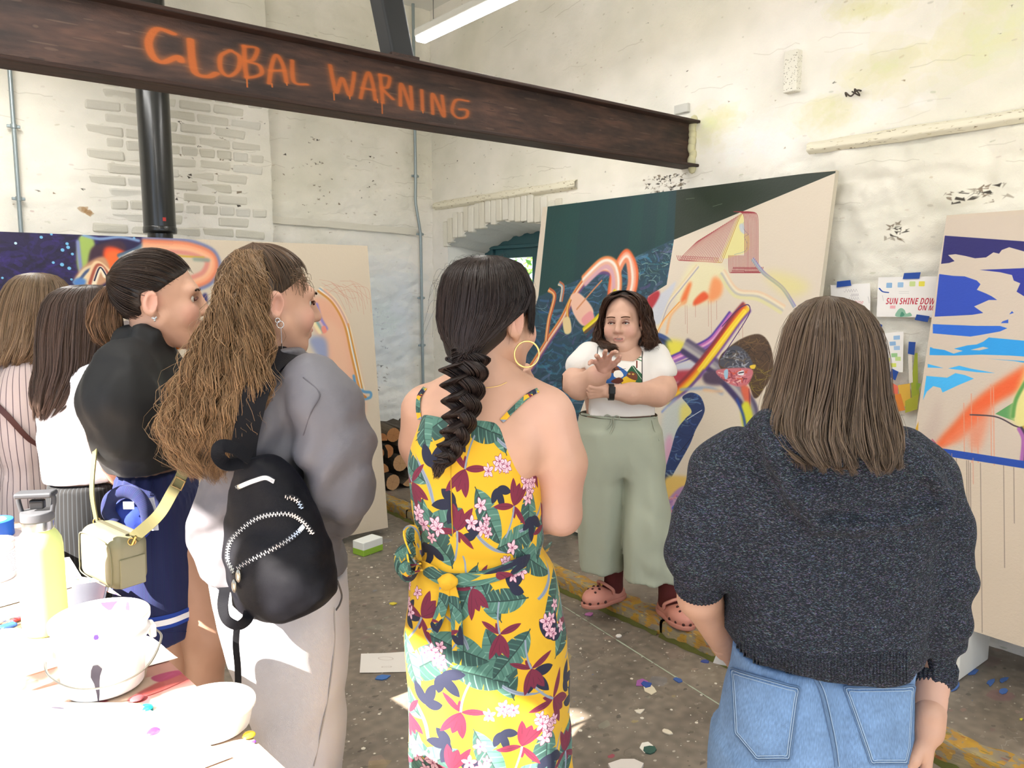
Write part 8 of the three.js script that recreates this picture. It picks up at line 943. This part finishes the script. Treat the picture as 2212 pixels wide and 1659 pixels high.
// ── the artist who is speaking ──
{
  const F = new Figure('person speaking with raised hand, white printed T-shirt, sage wide trousers and pink clogs', 3.6, 1345, PLAT), A = (x, y, d = 0) => F.at(x, y, d), hc = A(1346, 697, 0.0), Rn = mulberry(90);
  const head = makeHead(F, hc, -0.36, 0.02, 1.09, 0.03, { full: 1.13, open: 0.002 }); head.gaze = -0.25; boxOf(head, hc); const neckF = head.neck(A(1350, 765, 0.0), 0.062, 0.068), chin2 = ell(head.P(0, -0.1, 0.03), [0.055, 0.03, 0.05]);
  const torso = trunk(F.rows([[752, 1310, 1388, 0.07], [772, 1275, 1418, 0.1], [810, 1265, 1415, 0.135], [850, 1262, 1415, 0.14], [900, 1268, 1404, 0.125], [960, 1268, 1406, 0.12]]));
  const armR = chain([[A(1268, 780, -0.02), 0.048], [A(1240, 825, -0.1), 0.058], [A(1252, 836, -0.16), 0.056], [A(1288, 812, -0.24), 0.043], [A(1306, 800, -0.27), 0.031]], 0.025), armL = chain([[A(1420, 783, -0.02), 0.05], [A(1432, 838, -0.08), 0.06], [A(1420, 850, -0.13), 0.058], [A(1365, 850, -0.22), 0.045], [A(1316, 846, -0.235), 0.031]], 0.025);
  const hR = handField(basis(A(1306, 800, -0.272), V(-0.22, 0.62, 0.74), V(0.2, -0.72, 0.66)), 1, [0.25, 0.18, 0.22, 0.3, -0.2], 0.4, 1.0), hL = handField(basis(A(1314, 846, -0.236), V(-0.98, 0.0, 0.05), V(0.0, 0.5, -0.85)), -1, [1.15, 1.15, 1.2, 1.2, 0.9], 0.05, 0.95);
  const ank = uni([chain([[A(1305, 1130, 0.02), 0.045], [A(1312, 1200, 0.04), 0.035]]), chain([[A(1405, 1120, -0.06), 0.045], [A(1440, 1215, -0.1), 0.035]])], 0.02);
  const skin = uni([torso, neckF, chin2, armR, armL], 0.03);
  bodyMesh(F, [surfaceNets(uni([skin, ank], 0.02), [-0.3, 0.02, -0.22], [0.3, 1.5, 0.36], 0.01), head.geo(uni([neckF, chin2], 0.04), 0.2), around(hR, hR.c, 0.14, 0.004), around(hL, hL.c, 0.13, 0.004)], [...head.spots, [hR.c, 0.12, [0.66, 0.33, 0.27], 0.5]], [0.62, 0.37, 0.27]);
  eyes(head, F, 0x4a5a58, 0x5a3a26); mesh('teeth', rbox(0.022, 0.004, 0.006, 0.0015).applyMatrix4(head.M.clone().multiply(new THREE.Matrix4().makeTranslation(0, -0.063, 0.086))), mat(0xe9e2d6, 0.3), F.g);
  // T-shirt with its framed print of birds, hill, palm and red sun
  const t0 = uni([trunk(F.rows([[747, 1315, 1384, 0.09], [758, 1288, 1410, 0.11], [785, 1264, 1424, 0.135], [820, 1258, 1424, 0.15], [860, 1254, 1426, 0.158], [902, 1246, 1424, 0.165], [925, 1246, 1424, 0.166]]), 2.3), chain([[A(1274, 770, -0.01), 0.068], [A(1254, 792, -0.05), 0.072]], 0.03), chain([[A(1416, 772, -0.01), 0.07], [A(1428, 804, -0.045), 0.074]], 0.03)], 0.03);
  const tee = (x, y, z) => { const d = t0(x, y, z), e = x < A(1262, 790).x - 0.0 ? 1 : x > A(1412, 800).x ? 2 : 0; let q = Math.abs(d) < 0.05 ? d - 0.0045 * fbm(x * 7, y * 8, z * 7, 3) * 2 - 0.003 * Math.sin((x * 0.7 + y) * 60 + 3 * noise(x * 6, y * 6, 1)) * sstep(1.12, 1.0, y) : d; q = smax(q, F.y(901, -0.16) - y, 0.006); if (e === 1) q = smax(q, F.y(792, -0.08) - y - (x - A(1262, 790).x) * -0.35, 0.005); if (e === 2) q = smax(q, F.y(812, -0.08) - y, 0.005); return smax(q, 0.085 - Math.hypot(x - A(1350, 742).x, (y - F.y(738, -0.06)) * 0.9, (z - 0.09) * 0.8), 0.006); };
  const S0 = mesh('t_shirt', wrapUV(surfaceNets(tee, [-0.3, 0.9, -0.22], [0.3, 1.5, 0.24], 0.0085), 0, 0, 0.2), cloth(0xe6e2dd, { bs: 14 }), F.g);
  const art = canvasTex(512, 512, (g) => {
    g.fillStyle = '#ece8e2'; g.fillRect(0, 0, 512, 512); const P = (u, v) => [u * 512, v * 512], blob = (pts, c) => { g.fillStyle = c; curve(g, pts.map(([u, v]) => P(u, v)), true); g.fill(); };
    blob([[0.55, 1], [0.72, 0.55], [0.8, 0.45], [0.88, 0.55], [1, 0.72], [1, 1]], '#23593a'); g.strokeStyle = '#e9e6dc'; g.lineWidth = 5; g.beginPath(); g.moveTo(...P(0.78, 0.46)); g.lineTo(...P(1, 0.86)); g.stroke(); g.fillStyle = '#7a3524'; g.fillRect(...P(0.86, 0.3), 16, 110); g.strokeStyle = '#3c7d4c'; g.lineWidth = 13; for (const [u, v] of [[0.76, 0.22], [0.8, 0.12], [0.92, 0.1], [0.98, 0.2], [0.99, 0.3], [0.78, 0.32]]) { g.beginPath(); g.moveTo(...P(0.875, 0.25)); g.quadraticCurveTo(...P((0.875 + u) / 2, v - 0.03), ...P(u, v)); g.stroke(); }
    g.fillStyle = '#c8262a'; g.beginPath(); g.arc(...P(0.55, 0.2), 42, 0, 7); g.fill(); blob([[0.1, 0.85], [0.22, 0.55], [0.4, 0.48], [0.6, 0.58], [0.7, 0.72], [0.62, 0.95], [0.3, 1], [0.1, 1]], '#2b62a8'); blob([[0.0, 1], [0.04, 0.75], [0.2, 0.7], [0.24, 0.9], [0.2, 1]], '#2c6b3c'); blob([[0.28, 0.6], [0.42, 0.5], [0.52, 0.6], [0.46, 0.7], [0.32, 0.7]], '#6a3a26'); blob([[0.4, 0.66], [0.52, 0.62], [0.6, 0.76], [0.5, 0.84], [0.4, 0.8]], '#efece4'); blob([[0.56, 0.9], [0.64, 0.78], [0.82, 0.76], [0.86, 0.9], [0.74, 1], [0.58, 1]], '#e2bb2c'); blob([[0.66, 0.74], [0.76, 0.62], [0.88, 0.7], [0.88, 0.86], [0.76, 0.84]], '#6a3a26'); blob([[0.04, 0.86], [0.14, 0.78], [0.2, 0.92], [0.1, 1]], '#e0b82a'); blob([[0.34, 0.95], [0.5, 0.82], [0.6, 0.9], [0.5, 1]], '#5c2a1e');
    g.fillStyle = '#15110f'; g.beginPath(); g.arc(...P(0.4, 0.6), 13, 0, 7); g.fill(); g.fillStyle = '#e6c35a'; for (const u of [0.72, 0.8]) { g.beginPath(); g.arc(...P(u, 0.7), 12, 0, 7); g.fill(); } g.fillStyle = '#15110f'; for (const u of [0.72, 0.8]) { g.beginPath(); g.arc(...P(u, 0.7), 5, 0, 7); g.fill(); } g.strokeStyle = '#15110f'; g.lineWidth = 6; g.beginPath(); g.moveTo(...P(0.46, 0.6)); g.lineTo(...P(0.64, 0.56)); g.stroke(); g.lineWidth = 9; g.strokeStyle = '#1c1a1a'; g.strokeRect(5, 5, 502, 560);
  });
  const pr = mesh('printed_picture', F.patch(tee, [[1291, 748], [1388, 758], [1388, 832], [1284, 826]], 26, 26, 0.002), new THREE.MeshPhysicalMaterial({ map: art, roughness: 0.8 }), S0);
  mesh('neckband', tube([[1322, 742], [1335, 752], [1352, 757], [1368, 753], [1380, 744]].map(([x, y]) => F.surf(tee, x, y, 0.001)), 0.004, 30, 6), cloth(0xe0dbd5), S0);
  // wide trousers
  const up = trunk(F.rows([[866, 1254, 1418, 0.15], [930, 1249, 1424, 0.155], [985, 1250, 1428, 0.145], [1012, 1262, 1420, 0.12]]), 2.3), LL = trunk(F.rows([[930, 1258, 1346, 0.14, 0.0], [1040, 1249, 1349, 0.14, 0.008], [1140, 1249, 1350, 0.13, 0.03], [1226, 1254, 1346, 0.115, 0.05]]), 2.4), RL = trunk(F.rows([[930, 1338, 1420, 0.14, -0.005], [1040, 1344, 1436, 0.14, -0.03], [1140, 1345, 1450, 0.125, -0.09], [1246, 1348, 1464, 0.12, -0.1]]), 2.4);
  const leg0 = (x, y, z) => smin(up(x, y, z), smin(LL(x, y, z), RL(x, y, z), 0.008), 0.07), pants = (x, y, z) => { const d = leg0(x, y, z); return Math.abs(d) > 0.05 ? d : d - 0.005 * Math.sin(x * 60 + 2 * noise(x * 4, y * 2, 1)) * sstep(0.85, 0.4, y) - 0.006 * fbm(x * 7 + y * 2, y * 2.5 - x * 2, z * 6, 3) * 2 - 0.004 * Math.sin((x * 0.8 + y * 0.9) * 40 + 3 * noise(x * 6, y * 6, 7)) * sstep(0.02, 0.12, x) * sstep(0.95, 0.5, y); };
  const Tm = cloth(0xa4aa98, { bs: 16, b: 0.0005 }), T = mesh('trousers', wrapUV(surfaceNets(pants, [-0.28, 0.06, -0.26], [0.32, 0.95, 0.32], 0.009), 0, 0, 0.2), Tm, F.g);
  mesh('waistband', tube([[1256, 894], [1290, 900], [1325, 904], [1370, 906], [1415, 902]].map(([x, y]) => F.surf(pants, x, y, 0.0)), 0.006, 40, 8), Tm, T); mesh('drawstring', join([tube([[1324, 903], [1312, 896], [1306, 901], [1322, 905]].map(([x, y]) => F.surf(pants, x, y, 0.006)), 0.0028, 20, 6), tube([[1324, 903], [1334, 897], [1338, 904], [1324, 905]].map(([x, y]) => F.surf(pants, x, y, 0.006)), 0.0028, 20, 6), tube([[1322, 904], [1318, 918], [1310, 928]].map(([x, y]) => F.surf(pants, x, y, 0.005)), 0.003, 16, 6), tube([[1325, 904], [1326, 920], [1318, 938]].map(([x, y]) => F.surf(pants, x, y, 0.005)), 0.003, 16, 6)]), Tm, T); mesh('pocket_edge', tube([[1408, 908], [1414, 930], [1424, 952]].map(([x, y]) => F.surf(pants, x, y, 0.001)), 0.0025, 16, 6), Tm, T);
  // socks and clogs
  const mSock = cloth(0x5a1f1c), mClog = mat(0xc98878, 0.55), hole = mat(0x3c1f1a, 0.9);
  for (const [cx, cy, dd, yaw, seed] of [[1308, 1268, 0.06, -0.95, 1], [1456, 1322, -0.14, 0.35, 2]]) {
    const c = A(cx, cy, dd); c.y = 0.002; const f = V(Math.sin(yaw), 0, Math.cos(yaw)), r = V(f.z, 0, -f.x), P = (u, y, w) => V(c.x + f.x * w + r.x * u, y, c.z + f.z * w + r.z * u), rot = [0, yaw, 0];
    mesh('sock', surfaceNets(uni([cap(P(0, 0.3, -0.05), P(0, 0.07, -0.055), 0.052, 0.046), cap(P(0, 0.055, -0.05), P(0, 0.045, 0.06), 0.034, 0.03)], 0.03), [c.x - 0.16, 0.0, c.z - 0.16], [c.x + 0.16, 0.34, c.z + 0.16], 0.008), mSock, F.g);
    const up2 = uni([ell(P(0, 0.04, 0.055), [0.056, 0.05, 0.085], rot), ell(P(0, 0.03, -0.05), [0.045, 0.05, 0.075], rot)], 0.03), open = ell(P(0, 0.1, -0.06), [0.04, 0.06, 0.085], rot), shoe = (x, y, z) => smax(smax(up2(x, y, z), -open(x, y, z), 0.008), 0.012 - y, 0.008);
    const K = mesh('clog', surfaceNets(shoe, [c.x - 0.16, 0, c.z - 0.16], [c.x + 0.16, 0.12, c.z + 0.16], 0.0055), mClog, F.g);
    mesh('sole', surfaceNets((x, y, z) => smax(off(up2, 0.006)(x, y < 0.03 ? 0.03 : y, z), Math.max(y - 0.024, 0.001 - y), 0.004), [c.x - 0.17, -0.01, c.z - 0.17], [c.x + 0.17, 0.05, c.z + 0.17], 0.006), mat(0xb97a6a, 0.6), K);
    mesh('heel_strap', tube([P(0.05, 0.055, -0.01), P(0.052, 0.08, 0.0), P(0.03, 0.1, 0.02), P(0, 0.106, 0.025), P(-0.03, 0.1, 0.02), P(-0.052, 0.08, 0.0), P(-0.05, 0.055, -0.01)], 0.008, 40, 8), mClog, K);
    for (const [u, y, w] of [[0.055, 0.03, 0.05], [0.046, 0.03, 0.09], [0.028, 0.028, 0.125], [0, 0.028, 0.137], [-0.028, 0.028, 0.125], [-0.046, 0.03, 0.09], [-0.055, 0.03, 0.05], [0.02, 0.085, 0.06], [-0.02, 0.085, 0.06], [0, 0.083, 0.085], [0.025, 0.075, 0.09], [-0.025, 0.075, 0.09], [0, 0.091, 0.05]]) mesh('vent_hole', new THREE.SphereGeometry(0.0075, 10, 8).translate(...P(u, y, w).toArray()), hole, K);
  }
  const w = A(1314, 847, -0.235), wy = V(-0.98, 0, 0.05); mesh('wrist_watch', join([ribbonOn([0, 1, 2, 3, 4, 5, 6, 7, 8].map((k) => { const a = k / 8 * 6.283; return V(w.x + 0.012, w.y + Math.sin(a) * 0.034, w.z + Math.cos(a) * 0.034); }), 0.024, 0.003, (t) => V(0, Math.sin(t * 6.283), Math.cos(t * 6.283))), rbox(0.03, 0.034, 0.01, 0.004, w.x + 0.012, w.y + 0.012, w.z + 0.036)]), mat(0x0e0e10, 0.35), F.g);
  // wavy hair parted over the forehead
  const HR = [[628, 1338, 1356, 0.02, 0.0], [634, 1320, 1376, 0.07], [648, 1306, 1394, 0.11], [672, 1299, 1404, 0.13, 0.02], [700, 1294, 1410, 0.12, 0.03], [722, 1286, 1416, 0.115, 0.02], [742, 1284, 1420, 0.11, 0.0], [758, 1290, 1414, 0.1, -0.01]], inv = head.M.clone().invert();
  const faceClear = (x, y, z) => { const q = V(x, y, z).applyMatrix4(inv); return q.z > 0.012 ? 0.09 - Math.hypot(q.x, (q.y + 0.012) * 0.74) : -1; };
  mesh('hair_volume', surfaceNets(cut(trunk(F.rows(HR.slice(0, 7).map(([a, l, r, b, d = 0]) => [a + 2, lerp(l, r, 0.08), lerp(l, r, 0.92), b * 0.86, d + 0.035])), 2), faceClear, 0.012), [-0.25, 1.25, -0.25], [0.25, 1.62, 0.2], 0.009), mat([0.016, 0.008, 0.005], 0.7), F.g);
  const St = dropHair(F, HR, { n: 3400, phi: [-3.14, 3.14], c: [0.042, 0.02, 0.012], r: [0.0012, 0.0026], wave: 0.022, wpow: 0.9, freq: 17, seed: 29, tip: 0.7, var: 0.5, clumps: 44, clump: 0.6, skip: (ph, pts) => pts.some((p, j) => j > 0 && faceClear(p.x, p.y, p.z) > 0) });
  // front lengths sweep from the parting round the cheeks to the chest
  const R = mulberry(66); for (let i = 0; i < 900; i++) { const s = R() < 0.55 ? -1 : 1, q = R(), k = R(), end = s < 0 ? A(1312 + 26 * q, 750 + 14 * k, -0.13) : A(1392 + 22 * q, 738 + 12 * k, -0.1), p0 = head.P(-0.01 + 0.015 * R(), 0.122 - 0.004 * k, 0.045 - 0.08 * q), p1 = head.P(s * (0.042 + 0.02 * k), 0.1 + 0.008 * k, 0.068 - 0.09 * q), p2 = head.P(s * (0.084 + 0.012 * k), 0.03, 0.04 - 0.07 * q), p3 = head.P(s * (0.098 + 0.02 * k), -0.06, 0.03 - 0.05 * q), wv = R() * 6.28, pts = [p0, p1, p2, p3, p3.clone().lerp(end, 0.5), end]; const fin = []; const c = new THREE.CatmullRomCurve3(pts); for (let j = 0; j <= 16; j++) { const t = j / 16, p = c.getPoint(t), am = 0.011 * sstep(0.25, 0.6, t); fin.push(p.add(V(am * Math.sin(wv * 0.3 + Math.floor(q * 9) * 2 + t * 20), 0, am * Math.cos(Math.floor(q * 9) * 2 + t * 20)))); } St.push({ p: fin, r: 0.0011 + 0.0012 * R() ** 2, c: tone([0.045, 0.021, 0.012], R, 0.5), seg: 26, taper: true, tip: 0.7 }); }
  hair('hair', F.g, St, 20);
}
renderer.render(scene, camera);
